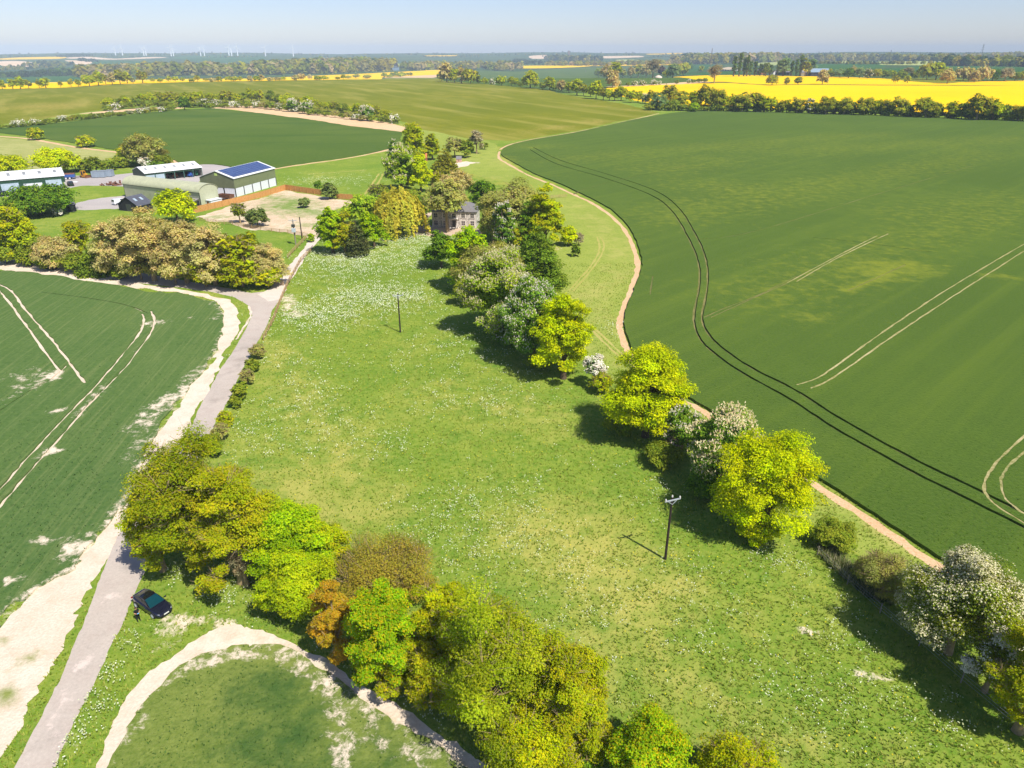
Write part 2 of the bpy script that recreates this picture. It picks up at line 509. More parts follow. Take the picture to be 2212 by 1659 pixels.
def resample(P, closed=True, k=0.010, mn=0.6):
    """walk the outline in steps that grow with the distance from the camera"""
    out = []
    N = len(P)
    for i in range(N if closed else N - 1):
        a = P[i]; b = P[(i + 1) % N]
        L = float(np.hypot(*(b - a)))
        if L < 1e-6: continue
        step = max(mn, k * float(np.hypot(*((a + b) / 2))))
        n = max(1, int(L / step))
        for j in range(n): out.append(a + (b - a) * j / n)
    if not closed: out.append(P[-1])
    return np.array(out)


def jitter(P, amp):
    if amp <= 0: return P
    r = np.hypot(P[:, 0], P[:, 1])
    s = np.arange(len(P))
    n = RNG.normal(0, 1, (len(P), 2))
    n2 = np.stack([np.convolve(np.pad(RNG.normal(0, 1, len(P)), 3, 'wrap'), np.ones(7) / 2.6, 'valid') for _ in range(2)], 1)
    return P + (0.5 * n + 0.7 * n2) * amp * (1 + r[:, None] / 160) * 0.5


def area(name, mat, pts, rais=0.0, jit=0.3, smooth=True, world=False):
    W = np.array(pts, float) if world else np.array([G(a, b)[:2] for a, b in pts])
    if smooth: W = catmull(W, 5)
    W = jitter(resample(W), jit)
    AREAS.append((name, mat, rais, W))
    return W


def ribbon(name, mat, pts, width, jit=0.12, wob=0.25, rais=0.0):
    W = np.array([G(a, b)[:2] for a, b in pts])
    W = resample(catmull(W, 6, closed=False), closed=False, k=0.012, mn=0.9)
    d = np.gradient(W, axis=0); d /= np.maximum(np.hypot(d[:, 0], d[:, 1])[:, None], 1e-9)
    nrm = np.stack([-d[:, 1], d[:, 0]], 1)
    hw = width / 2 * (1 + wob * RNG.normal(0, 1, (2, len(W))).clip(-1.5, 1.5))
    A = W + nrm * hw[0][:, None]; B = W - nrm * hw[1][:, None]
    AREAS.append((name, mat, rais, np.concatenate([A, B[::-1]])))


# --- far land first, later areas overrule earlier ones
area('field', 'far_green', Z1([(0, 405), (690, 390), (690, 440), (0, 460)]), jit=0)
area('field', 'rape', Z1([(20, 236), (250, 226), (540, 222), (530, 238), (250, 244), (20, 247)]), jit=0)
area('field', 'far_tan', Z1([(590, 228), (790, 224), (1000, 238), (1280, 225), (1440, 228), (1200, 240), (950, 247), (760, 240), (590, 238)]), jit=0)
area('field', 'far_tan', Z1([(0, 262), (180, 260), (340, 292), (340, 305), (120, 306), (0, 292)]), jit=0)
area('field', 'far_tan', Z1([(560, 252), (770, 262), (770, 284), (640, 284)]), jit=0)
area('field', 'far_green', Z1([(850, 255), (1320, 270), (1330, 300), (1000, 312), (840, 295)]), jit=0)
area('field', 'far_green', Z1([(1520, 222), (2200, 212), (2212, 275), (1700, 262)]), jit=0)
area('field', 'far_tan', Z1([(1320, 275), (1530, 273), (1530, 285), (1330, 286)]), jit=0)
area('field', 'far_tan', Z1([(1760, 275), (2100, 285), (2100, 302), (1800, 292)]), jit=0)
area('field', 'far_tan', Z2([(480, 268), (640, 241), (900, 239), (1030, 256), (900, 266), (620, 272)]), jit=0)
area('field', 'far_pale', Z2([(700, 268), (1130, 268), (1250, 300), (1000, 310)]), jit=0)
area('field', 'rape', Z2([(1460, 211), (1690, 209), (1690, 216), (1460, 217)]), jit=0)
area('field', 'far_tan', Z3([(130, 215), (300, 208), (360, 232), (160, 240)]), jit=0)
area('field', 'far_tan', Z3([(700, 218), (1060, 214), (1080, 226), (760, 236)]), jit=0)
area('field', 'far_pale', Z3([(880, 248), (1050, 248), (1060, 260), (900, 262)]), jit=0)
area('field', 'rape', Z3([(1150, 197), (1420, 190), (1420, 198), (1160, 203)]), jit=0)
area('field', 'rape', Z3([(60, 300), (590, 297), (590, 308), (60, 322)]), jit=0)
area('field', 'rape', Z3([(700, 294), (1420, 281), (1420, 290), (700, 302)]), jit=0)
# right plateau
area('field', 'far_green', Z3([(1490, 320), (1560, 290), (1690, 290), (1690, 318), (1500, 360)]), jit=0)
area('field', 'far_green', Z3([(1490, 365), (1900, 345), (1900, 378), (1490, 382)]), jit=0)
area('field', 'far_green', Z4([(430, 285), (970, 288), (960, 322), (560, 330), (440, 325)]), jit=0)
area('field', 'far_pale', Z4([(-60, 275), (95, 268), (95, 292), (-60, 300)]), jit=0)
area('field', 'far_pale', Z4([(640, 255), (1520, 262), (1520, 292), (1000, 292), (980, 275), (640, 275)]), jit=0)
area('field', 'far_pale', Z4([(1740, 245), (2260, 222), (2260, 250), (1760, 260)]), jit=0)
area('field', 'far_green', Z4([(950, 332), (1280, 308), (1540, 302), (2270, 315), (2270, 388), (1600, 375), (1100, 365)]), jit=0)
area('field', 'olive', Z4([(760, 400), (1200, 405), (1800, 420), (1800, 432), (1480, 446), (1280, 442), (900, 410)]), jit=0)
# nearer fields
area('field', 'wheat_mid', Z3([(-450, 352), (0, 350), (250, 335), (700, 318), (740, 400), (790, 462), (500, 480), (200, 485), (0, 478), (-440, 450)]), jit=0.5)
area('field', 'wheat_mid', Z3([(780, 462), (880, 410), (1370, 400), (1480, 408), (1520, 432), (1200, 455)]), jit=0.5)
area('field', 'plough', Z3([(770, 478), (1200, 458), (1540, 435), (1800, 430), (1600, 448), (1200, 470)]), jit=0.2)
area('field', 'rape', [(1457, 166), (1590, 162.2), (1668, 163), (1740, 164.5), (1882, 168.5), (1983, 177), (2033, 179.3), (2109, 176.2), (2300, 173.5),
                       (2330, 185), (2110, 184), (1900, 183), (1740, 181.5), (1655, 182.5), (1565, 177), (1500, 172)], jit=0.5)
area('field', 'rape', [(1306, 190.5), (1389, 185), (1489, 181.2), (1565, 178.8), (1655, 183.6), (1740, 182.6), (1900, 184.2), (2110, 185), (2330, 186.2),
                       (2330, 262), (2212, 254), (2000, 245), (1800, 239), (1640, 234), (1500, 230), (1424, 226), (1345, 210)], jit=0.5)
area('field', 'rape', [(-120, 186)] + Z1([(0, 455), (690, 433), (1250, 419), (1720, 411), (2212, 410)]) + Z2([(400, 389), (1000, 364), (1560, 333), (1560, 382), (1080, 399), (700, 419), (0, 430)])
     + Z1([(1700, 436), (1000, 459), (500, 489), (0, 500)]) + [(-120, 197)], jit=0.3, smooth=False)
area('field', 'plough', Z2([(1080, 402), (1300, 388), (1540, 378), (1520, 402), (1300, 408)]), jit=0.3)
area('grass_field', 'olive', [(-150, 196)] + Z1([(0, 501), (500, 490), (1000, 461), (1700, 438), (2212, 433)]) + [(732, 172.3), (833, 168), (943, 168), (958, 175), (1059, 182.5), (1112, 188), (1175, 193),
     (1225, 205), (1339, 222), (1402, 239), (1424, 243.5), (1350, 259), (1250, 281), (1150, 298), (1100, 304), (1046, 302), (1009, 298), (940, 288), (905, 277), (880, 266), (868, 262), (800, 252), (650, 238), (520, 226), (300, 226), (176, 244), (60, 262), (-150, 285)], jit=0.5, smooth=False)
area('field', 'plough', Z1([(690, 712), (900, 690), (1250, 662), (1560, 655), (1540, 668), (1250, 682), (950, 702)]), jit=0.3)
area('field', 'plough', [(452, 233.5), (500, 229.5), (556, 229.5), (682, 245), (808, 260), (880, 277), (866, 286), (757, 274), (657, 257), (556, 245), (490, 236)], jit=0.3)
area('wheat_field', 'wheat_mid', [(-120, 292)] + Z1([(0, 845), (450, 800), (1000, 737), (1500, 682), (1850, 667), (2212, 706)]) + Z2([(400, 756), (800, 821), (1240, 871)])
     + Z7([(1010, 210), (1000, 300), (920, 365), (700, 422), (300, 492), (0, 532)]) + Z6([(1480, 480), (900, 560), (330, 430)]) + Z5([(2040, 430), (1430, 322), (1150, 275), (530, 185), (0, 118)]) + [(-120, 282)], rais=0.3, jit=0.4, smooth=False)
area('pasture', 'pasture', [(-100, 296)] + Z5([(0, 175), (530, 225), (940, 300), (1450, 370), (1420, 480), (1000, 500), (600, 540), (300, 560), (0, 560)]) + [(-100, 370)], jit=0.3)
ribbon('track', 'path', [(-100, 289)] + Z5([(0, 158), (300, 180), (530, 215), (940, 290), (1450, 355), (1700, 420), (2080, 452)]) + Z6([(250, 420), (560, 500), (800, 540)]), 3.0, wob=0.1)
ribbon('track', 'path', Z6([(1300, 530), (1480, 492)]) + Z7([(0, 540), (300, 500), (700, 428), (920, 372)]), 2.0)
# farmyard surfaces
area('farmyard', 'yard', Z5([(-300, 860), (0, 900), (380, 860), (800, 800), (1060, 760), (1520, 770), (1700, 740), (2400, 720), (2700, 640), (2900, 560), (2500, 500), (1500, 620), (950, 640), (800, 600), (-300, 760)]), jit=0.3)
area('farmyard', 'yard', Z6([(-30, 660), (200, 640), (560, 560), (560, 660), (760, 740), (1010, 860), (900, 900), (780, 900), (600, 900), (500, 700)]), jit=0.2)
area('farmyard', 'yard', Z5([(930, 985), (1150, 925), (1400, 895), (1560, 890), (1620, 960), (1500, 1040), (1300, 1050), (1000, 1060), (930, 1040)]), jit=0.3)
area('building_plot', 'plot', Z6([(520, 1080), (700, 1030), (1000, 930), (1300, 850), (1600, 752), (1850, 792), (2050, 832), (2212, 868)]) + Z7([(290, 920), (510, 940), (480, 975), (410, 1005), (225, 1065), (210, 1150), (130, 1240), (120, 1310), (0, 1380)])
     + Z6([(1880, 1330), (1700, 1292), (1400, 1252), (1150, 1232), (900, 1152), (640, 1142), (540, 1100)]), jit=0.5)
MOWN_W = area('mown_grass', 'mown', [(905, 281), (1009, 299), (1070, 310), (1074, 330), (1098, 352), (1145, 378), (1200, 401), (1250, 424), (1285, 443), (1322, 470), (1350, 500), (1366, 533), (1375, 567), (1372, 590), (1360, 623),
     (1345, 658), (1336, 690), (1339, 722), (1354, 758), (1372, 790), (1420, 838), (1475, 870), (1515, 893), (1632, 970), (1762, 1050), (1892, 1135), (2002, 1212), (2212, 1350), (2330, 1430), (2330, 1480), (2150, 1370),
     (1960, 1265), (1800, 1160), (1640, 1060), (1480, 950), (1330, 830), (1240, 720), (1200, 640), (1210, 520), (1190, 440), (1090, 392), (1010, 372), (960, 340), (925, 310)], jit=0.4)
area('drive', 'drive', Z8([(200, 600), (400, 540), (500, 400), (430, 405), (380, 420), (500, 560), (980, 570), (1050, 640), (900, 660), (700, 650), (480, 660), (330, 640)]), jit=0.2, smooth=False)
area('hardstanding', 'chalk', Z7([(1578, 588), (1590, 540), (1650, 518), (1728, 524), (1715, 562), (1640, 576)]), jit=0.2)
for t in (Z7([(572, 892), (640, 820), (700, 730), (752, 648)]), Z7([(632, 892), (700, 815), (752, 735), (795, 648)]), Z7([(0, 655), (300, 632), (620, 608)])):
    ribbon('wheel_track', 'mown_line', t, .8, wob=.3)
ZE = lambda pts: z(pts, 945.5, 500.6, .2682)
for t in (ZE([(1310, 40), (1338, 100), (1325, 170), (1250, 290), (1090, 480)]), ZE([(1280, 40), (1305, 110), (1290, 180), (1215, 300), (1060, 470)]), ZE([(1225, 770), (1330, 880), (1450, 990), (1560, 1070)]), ZE([(1225, 740), (1360, 870), (1480, 980), (1570, 1040)])):
    ribbon('wheel_track', 'mown_line', t, .45, wob=.4)
# right wheat field and the bare path along it
EDGE = [(1437, 247), (1350, 263.5), (1250, 285.5), (1150, 303), (1105, 314), (1084, 325), (1087, 338), (1108, 351), (1152, 375), (1202, 395), (1252, 418), (1292, 437), (1332, 465), (1360, 495), (1377, 530), (1386, 565), (1384, 590), (1371, 625),
        (1356, 660), (1348, 690), (1351, 720), (1366, 755), (1386, 790), (1431, 830), (1486, 862), (1526, 885), (1640, 957), (1770, 1038), (1900, 1122), (2010, 1197), (2212, 1326), (2360, 1420)]
area('wheat_field', 'wheat_right', EDGE + [(2900, 1300), (2900, 300), (2212, 264), (2000, 255), (1800, 247), (1640, 242), (1520, 240)], rais=0.42, jit=0.16)
ribbon('path', 'path', [(a - (9 if 330 < b < 900 else 5 + (b > 900) * 6), b + (2 if b < 330 else 4) + (b > 900) * 5) for a, b in EDGE if b > 322], 1.15)
ribbon('path', 'path', [(1424, 245), (1350, 262), (1250, 284), (1150, 301), (1100, 313), (1080, 323)], 1.3)
# tramlines: slots in the tall crop
TR = [[(1145, 325), (1200, 355), (1300, 385), (1400, 421), (1450, 457), (1488, 520), (1508, 570), (1510, 620), (1499, 680), (1504, 720), (1530, 757), (1600, 808), (1700, 864), (1800, 929), (1950, 1014), (2100, 1090), (2300, 1190)],
      [(1152, 320), (1210, 348), (1310, 378), (1410, 412), (1464, 450), (1505, 515), (1525, 565), (1528, 620), (1517, 680), (1521, 710), (1547, 745), (1612, 793), (1712, 845), (1812, 908), (1962, 992), (2112, 1065), (2300, 1160)]]
for t in TR: ribbon('tramline', 'tram_dark', t, 0.5, wob=0.2, rais=0.14)
LT = [[(1720, 836), (1780, 812), (1900, 726), (2050, 626), (2212, 530)], [(1750, 844), (1800, 820), (1920, 736), (2070, 636), (2212, 545)],
      [(1720, 612), (1800, 565), (1860, 535), (1918, 508)], [(1690, 620), (1790, 566), (1845, 537), (1895, 512)],
      [(2230, 930), (2160, 995), (2128, 1040), (2128, 1072), (2160, 1105), (2260, 1165)], [(2230, 965), (2180, 1010), (2160, 1045), (2172, 1085), (2230, 1130)]]
for t in LT: ribbon('tramline', 'tram_pale', t, 0.32, wob=0.35, rais=0.38)
for t in [[(1520, 690), (1560, 672), (1640, 640), (1720, 600)], [(1535, 690), (1600, 660), (1700, 615)], [(1755, 516), (1860, 527), (2010, 548)], [(1830, 632), (1890, 605), (1955, 575)], [(1510, 520), (1640, 500), (1900, 420), (2100, 360)],
          [(1240, 420), (1300, 400), (1480, 360)], [(1410, 600), (1404, 640)]]:
    ribbon('tramline', 'tram_dark', t, 0.3, wob=0.4, rais=0.36)
# left wheat field
area('wheat_field', 'wheat_left', [(-120, 575), (0, 585), (91, 594), (211, 612), (302, 624), (385, 634), (440, 648), (474, 664), (490, 690), (488, 716), (473, 750), (449, 795), (419, 841), (385, 889), (355, 931), (318, 1000), (296, 1032), (276, 1080), (237, 1135),
     (198, 1186), (160, 1240), (112, 1258), (62, 1290), (6, 1345), (-30, 1400), (-300, 1500), (-500, 900)], rais=0.22, jit=0.95)
area('soil_margin', 'chalk', [(-120, 577), (0, 581), (91, 590), (211, 608), (302, 621), (390, 633), (448, 647), (478, 665), (487, 688), (484, 717), (469, 750), (444, 795), (413, 841), (379, 889), (349, 931), (312, 1000), (292, 1030), (271, 1078), (232, 1134), (194, 1184), (156, 1240), (110, 1256), (60, 1286),
     (3, 1342), (-36, 1398), (-300, 1500), (-120, 1720), (0, 1640), (50, 1560), (101, 1470), (148, 1384), (187, 1311), (215, 1242), (250, 1160), (330, 1030), (389, 953), (407, 923), (435, 863), (462, 811), (489, 760), (510, 724), (519, 700), (513, 676), (489, 648), (447, 636), (385, 622), (302, 612), (211, 600), (91, 577), (0, 566), (-120, 555)], jit=0.5, smooth=False)
area('road', 'road', [(-140, 533), (0, 549), (121, 562), (272, 584), (392, 605), (483, 621), (543, 633), (567, 630), (590, 634), (602, 648), (587, 670), (579, 697), (561, 730), (543, 766), (513, 820), (495, 863), (465, 914), (441, 962), (390, 1060), (327, 1208), (310, 1238), (288, 1285),
     (267, 1345), (241, 1393), (202, 1479), (163, 1556), (125, 1642), (60, 1790), (-60, 1790), (30, 1659), (82, 1560), (125, 1474), (176, 1358), (219, 1242), (258, 1152), (330, 1040), (395, 953), (407, 932), (438, 866), (471, 805), (510, 748), (531, 712), (545, 682), (537, 661), (507, 642), (453, 630), (392, 621), (302, 612), (211, 600), (91, 577), (0, 565), (-140, 547)], jit=0.1, smooth=False)
area('track', 'chalk_trk', [(560, 636), (585, 621), (616, 582), (643, 549), (667, 525), (682, 512), (694, 514), (680, 530), (667, 543), (643, 579), (622, 615), (602, 648), (580, 650)], jit=0.25, smooth=False)
for t in (ZA([(-60, 380), (0, 430), (60, 500), (150, 620), (250, 760), (350, 900), (445, 1012)]), ZA([(-60, 360), (0, 385), (80, 425), (150, 520), (250, 640), (350, 750), (450, 880), (520, 970), (610, 1090)]),
          ZA([(1020, 590), (1030, 660), (980, 760), (880, 880), (780, 1000), (640, 1160), (500, 1300), (340, 1470), (170, 1659)]) + [(0, 1059), (-60, 1110)],
          ZA([(1080, 570), (1105, 640), (1080, 730), (980, 870), (850, 1030), (700, 1180), (560, 1330), (400, 1520), (270, 1659)]) + [(0, 1096), (-60, 1160)]):
    ribbon('tramline', 'chalk', t, 0.42, wob=0.38)
ribbon('tramline', 'chalk', ZA([(300, 440), (620, 480), (900, 530), (1060, 590)]), 0.22, wob=0.6)
ribbon('tramline', 'chalk', ZA([(0, 1290), (150, 1190), (260, 1120), (400, 1040), (480, 960)]), 0.3, wob=0.6)
ribbon('tramline', 'chalk', ZA([(1780, 530), (1795, 600), (1740, 690), (1690, 770)]), 0.35, wob=0.6)
# the young crop at the bottom with the chalk track that curves round it
area('soil_margin', 'chalk', [(190, 1720), (206, 1659), (232, 1582), (258, 1526), (301, 1470), (366, 1423), (434, 1375), (470, 1356), (510, 1346), (545, 1358), (605, 1378), (681, 1409), (726, 1436), (783, 1474), (858, 1519), (933, 1575), (1009, 1621), (1062, 1659), (1160, 1730), (1160, 1900), (150, 1900)], jit=0.28)
area('young_crop_field', 'barley', [(212, 1720), (232, 1659), (254, 1608), (284, 1556), (327, 1496), (387, 1440), (469, 1405), (533, 1393), (556, 1393), (613, 1399), (662, 1422), (707, 1452), (767, 1501), (839, 1550), (896, 1584), (952, 1614), (1009, 1659), (1090, 1730), (1100, 1880), (180, 1880)], rais=0.15, jit=0.25)

ribbon('soil_ring', 'barley', [(318, 1545), (366, 1483), (430, 1452), (516, 1430), (556, 1426), (613, 1437), (654, 1463), (692, 1497), (715, 1546), (726, 1603), (730, 1690)], .8, wob=.3, rais=.13)
# --- attribute fields: (kind, picture points, half width in metres, strength)
BLOBS = []


def blob(kind, pts, width, s=1.0):
    BLOBS.append((kind, np.array([G(a, b)[:2] for a, b in pts]), width, s))


for pts, wd, s in [([(300, 925), (340, 880), (420, 835)], 3.2, .55), ([(290, 950), (330, 900), (400, 850)], 2.4, .5), ([(388, 840), (432, 796)], 3.0, .45), ([(236, 1096), (206, 1130)], 1.3, .55), ([(69, 1173), (112, 1165)], 1.6, .6), ([(146, 1208), (181, 1182)], 1.6, .65),
                   ([(21, 1247), (60, 1250)], 1.5, .55), ([(150, 718), (215, 706)], 1.6, .6), ([(20, 585), (66, 580)], 3.5, .5), ([(121, 808), (112, 816)], 2.0, .65), ([(112, 893), (125, 890)], 1.2, .6), ([(103, 983), (120, 975)], 2.0, .6), ([(320, 700), (345, 700)], 3.0, .52), ([(350, 690), (480, 690)], 2.0, .42),
                   ([(20, 800), (75, 830), (70, 800)], 5.0, .44), ([(0, 870), (90, 830)], 1.8, .5), ([(200, 850), (215, 845)], 2.0, .5), ([(170, 905), (185, 880), (220, 850)], 1.5, .48), ([(0, 780), (30, 800)], 4, .45), ([(260, 1010), (320, 950)], 3, .42)]:
    blob('bare', pts, wd, s)
EDGE_L = [(448, 647), (478, 665), (487, 688), (484, 717), (469, 750), (444, 795), (413, 841), (379, 889), (349, 931), (312, 1000), (271, 1078), (232, 1134), (194, 1184), (156, 1240), (110, 1256), (60, 1286), (3, 1342)]
blob('bare', [(254, 1608), (284, 1556), (327, 1496), (387, 1440), (469, 1405), (556, 1393), (613, 1399), (662, 1422), (707, 1452), (767, 1501), (839, 1550), (896, 1584), (1009, 1659)], .8, .48)
blob('bare', EDGE_L, 1.5, .5)
blob('bare', [(200, 1215), (120, 1275), (40, 1330)], 2.2, .46)
blob('bare', [(400, 830), (330, 940)], 5.0, .36)
blob('bare', [(0, 620), (300, 640), (440, 665)], 3.0, .33)
blob('bare', [(0, 830), (100, 860)], 10, .36)
blob('bare', [(330, 690), (300, 760), (200, 860), (60, 1010)], 2.5, .38)
# bare road patches
for pts, wd, s in [([(232, 1290), (205, 1370), (170, 1450), (130, 1540), (100, 1620)], 1.0, .62), ([(255, 1225), (240, 1280)], 0.6, .55), ([(420, 945), (425, 960)], 0.8, .4), ([(150, 1640), (140, 1600)], 1.2, .5)]: blob('bare', pts, wd, s)
for pts, wd, s in [([(312, 1190), (232, 1360), (150, 1530), (90, 1650)], .35, .3), ([(290, 1190), (205, 1360), (118, 1530), (50, 1650)], .35, .3), ([(560, 690), (520, 780), (470, 880), (428, 960)], .4, .28), ([(536, 690), (500, 780), (448, 880), (408, 960)], .4, .28), ([(265, 1270), (255, 1300)], .5, .42), ([(140, 1560), (130, 1590)], .5, .45), ([(480, 850), (470, 875)], .7, .4), ([(300, 600), (480, 632)], .5, .3)]: blob('dry', pts, wd, s)
# chalky scuffs on grass
for pts, wd, s in [([(360, 1310), (395, 1330), (460, 1345), (500, 1350)], 1.3, .58), ([(330, 1420), (380, 1380), (440, 1350)], 1.2, .52), ([(300, 1400), (340, 1370)], 1.0, .5), ([(285, 1290), (300, 1310), (275, 1350)], .8, .45), ([(620, 640), (630, 680), (655, 680)], 2.5, .6), ([(605, 670), (640, 672)], 1.6, .6), ([(645, 560), (660, 545)], 2, .5),
                   ([(1860, 1445), (1905, 1465)], 1.1, .75), ([(1725, 1350), (1745, 1362)], .6, .7), ([(1615, 1530), (1622, 1530)], .4, .6), ([(1130, 970), (1145, 970)], .6, .6), ([(1270, 495), (1315, 502)], 1.2, .7), ([(1190, 525), (1230, 530)], 1.5, .5), ([(995, 353), (1010, 352)], 4, .75), ([(1196, 545), (1235, 520)], .8, .5)]: blob('bare', pts, wd, s)
# young crop: chalk ring and thin patches
for pts, wd, s in [([(366, 1470), (430, 1443), (516, 1422), (556, 1420), (613, 1432), (656, 1460), (694, 1497), (717, 1546), (728, 1603), (732, 1680)], .8, .56), ([(690, 1455), (740, 1500), (780, 1560), (850, 1600), (900, 1640)], 2.4, .45), ([(740, 1530), (760, 1640)], 2.2, .48), ([(300, 1560), (270, 1640)], 2.0, .46), ([(340, 1490), (420, 1432), (560, 1408), (640, 1425)], 1.0, .42), ([(800, 1590), (960, 1640), (1000, 1670)], 1.6, .5)]: blob('bare', pts, wd, s)
for pts, wd, s in [([(570, 1520), (620, 1560), (640, 1640), (570, 1640), (640, 1700)], 5.0, .42), ([(600, 1480), (690, 1600)], 3.0, .36), ([(860, 1640), (800, 1700)], 3.0, .4)]: blob('dry', pts, wd, s)
# dry streaks
for pts, wd, s in [([(1450, 470), (1800, 400), (2150, 330)], 11, .42), ([(1650, 640), (1900, 540), (2200, 430)], 9, .40), ([(1250, 345), (1500, 320), (1900, 290)], 12, .42), ([(1700, 330), (2200, 300)], 14, .42), ([(1150, 320), (1250, 318)], 5, .5), ([(1400, 365), (1560, 350)], 12, .42), ([(1500, 400), (1640, 425)], 12, .42), ([(1960, 460), (2050, 470), (2212, 430)], 12, .4), ([(2050, 500), (2200, 470)], 8, .4), ([(1830, 632), (1960, 575)], 1.5, .5), ([(1180, 375), (1220, 380)], 4, .4), ([(1450, 440), (1600, 400)], 5, .4), ([(2150, 600), (2212, 605)], 3, .5), ([(1740, 690), (1770, 688)], 3, .4)]: blob('dry', pts, wd * (1.7 if wd > 3 else 1), s - (.14 if wd > 3 else .0))
for pts, wd, s in [([(0, 225), (100, 235), (160, 225)], 25, .4), ([(60, 255), (150, 250)], 12, .45), ([(180, 225), (280, 200)], 18, .35), ([(1250, 225), (1380, 240)], 12, .35), ([(1120, 290), (1300, 262)], 8, .45), ([(860, 265), (885, 275)], 6, .5), ([(700, 210), (900, 230)], 10, .25)]: blob('dry', pts, wd, s)
for pts, wd, s in [([(600, 760), (800, 1000), (640, 1060)], 8, .3), ([(880, 860), (1120, 900), (1300, 900)], 10, .28), ([(700, 1120), (1000, 1000)], 6, .3), ([(1180, 1130), (1400, 1300)], 8, .34), ([(1300, 1400), (1600, 1500)], 7, .26), ([(1500, 1300), (1700, 1400)], 4, .3), ([(1700, 1560), (1950, 1640)], 4, .3)]: blob('dry', pts, wd, s + .1)
for pts, wd, s in [([(1240, 440), (1330, 520), (1340, 590), (1260, 640)], 5, .35), ([(1260, 640), (1330, 720)], 3, .3), ([(1100, 340), (1060, 390)], 6, .35), ([(1780, 1075), (1980, 1200)], .6, .5), ([(1240, 740), (1360, 800)], 1.0, .4)]: blob('dry', pts, wd, s)
for pts, wd, s in [([(600, 425), (680, 440)], 6, .5), ([(560, 440), (640, 446)], 4, .5), ([(630, 465), (700, 462)], 4, .5), ([(520, 450), (545, 445)], 2.5, .45), ([(580, 470), (620, 462)], 3, .4), ([(690, 445), (720, 450)], 3, .5), ([(455, 470), (480, 462)], 2, .4), ([(540, 460), (600, 455), (640, 470)], 4, .4), ([(620, 490), (680, 485)], 3, .42)]: blob('dry', pts, wd, s + .03)
for pts, wd, s in [([(0, 1500), (10, 1490)], .9, .7), ([(55, 1420), (65, 1405)], .7, .62), ([(5, 1400), (20, 1380)], .8, .6), ([(120, 1330), (150, 1300)], .6, .4), ([(100, 1350), (115, 1340)], .6, .5)]: blob('dry', pts, wd, s)


def attr_at(kind, xy, near=None):
    out = np.zeros(len(xy))
    for k, P, wd, s in BLOBS:
        if k != kind: continue
        d = np.full(len(xy), 1e9)
        for i in range(len(P) - 1):
            a = P[i]; ab = P[i + 1] - a
            t = np.clip(((xy - a) @ ab) / max(ab @ ab, 1e-9), 0, 1)
            d = np.minimum(d, np.hypot(*(xy - a - t[:, None] * ab).T))
        out = np.maximum(out, s * np.exp(-(d / wd) ** 2 * 0.7))
    return out


def inside(poly, xy):
    x, y = xy[:, 0], xy[:, 1]
    mn, mx = poly.min(0), poly.max(0)
    res = np.zeros(len(xy), bool)
    sel = np.where((x >= mn[0]) & (x <= mx[0]) & (y >= mn[1]) & (y <= mx[1]))[0]
    if not len(sel): return res
    xs, ys = x[sel], y[sel]; c = np.zeros(len(sel), bool)
    n = len(poly)
    for i in range(n):
        x0, y0 = poly[i]; x1, y1 = poly[i - 1]
        if y0 == y1: continue
        hit = ((y0 > ys) != (y1 > ys)) & (xs < (x1 - x0) * (ys - y0) / (y1 - y0) + x0)
        c ^= hit
    res[sel] = c
    return res


MAT['mown_line'] = ground_mat('worn_grass', [lin(150, 150, 66), lin(170, 160, 84), lin(184, 172, 106)], (lin(140, 144, 58), lin(186, 176, 110)), scales=(0.05, 0.5, 3.0))
MAT['tram_pale'] = ground_mat('tram_straw', [lin(100, 112, 44), lin(150, 140, 84), lin(196, 180, 134)], (lin(92, 106, 40), lin(204, 188, 146)), scales=(0.07, 0.5, 2.0), bump=0.2)
MAT['tram_dark'] = ground_mat('tram_soil', [lin(84, 92, 44), lin(112, 112, 60), lin(150, 138, 90)], (lin(70, 82, 38), lin(150, 140, 96)), scales=(0.1, 0.5, 3.0), bump=0.2)
MAT['chalk_trk'] = ground_mat('chalk_track', [lin(206, 190, 174), lin(216, 200, 184), lin(226, 212, 198)], (lin(192, 176, 158), lin(230, 218, 204)), scales=(0.1, 0.5, 4.0), mid=lin(196, 178, 160), bump=0.3)


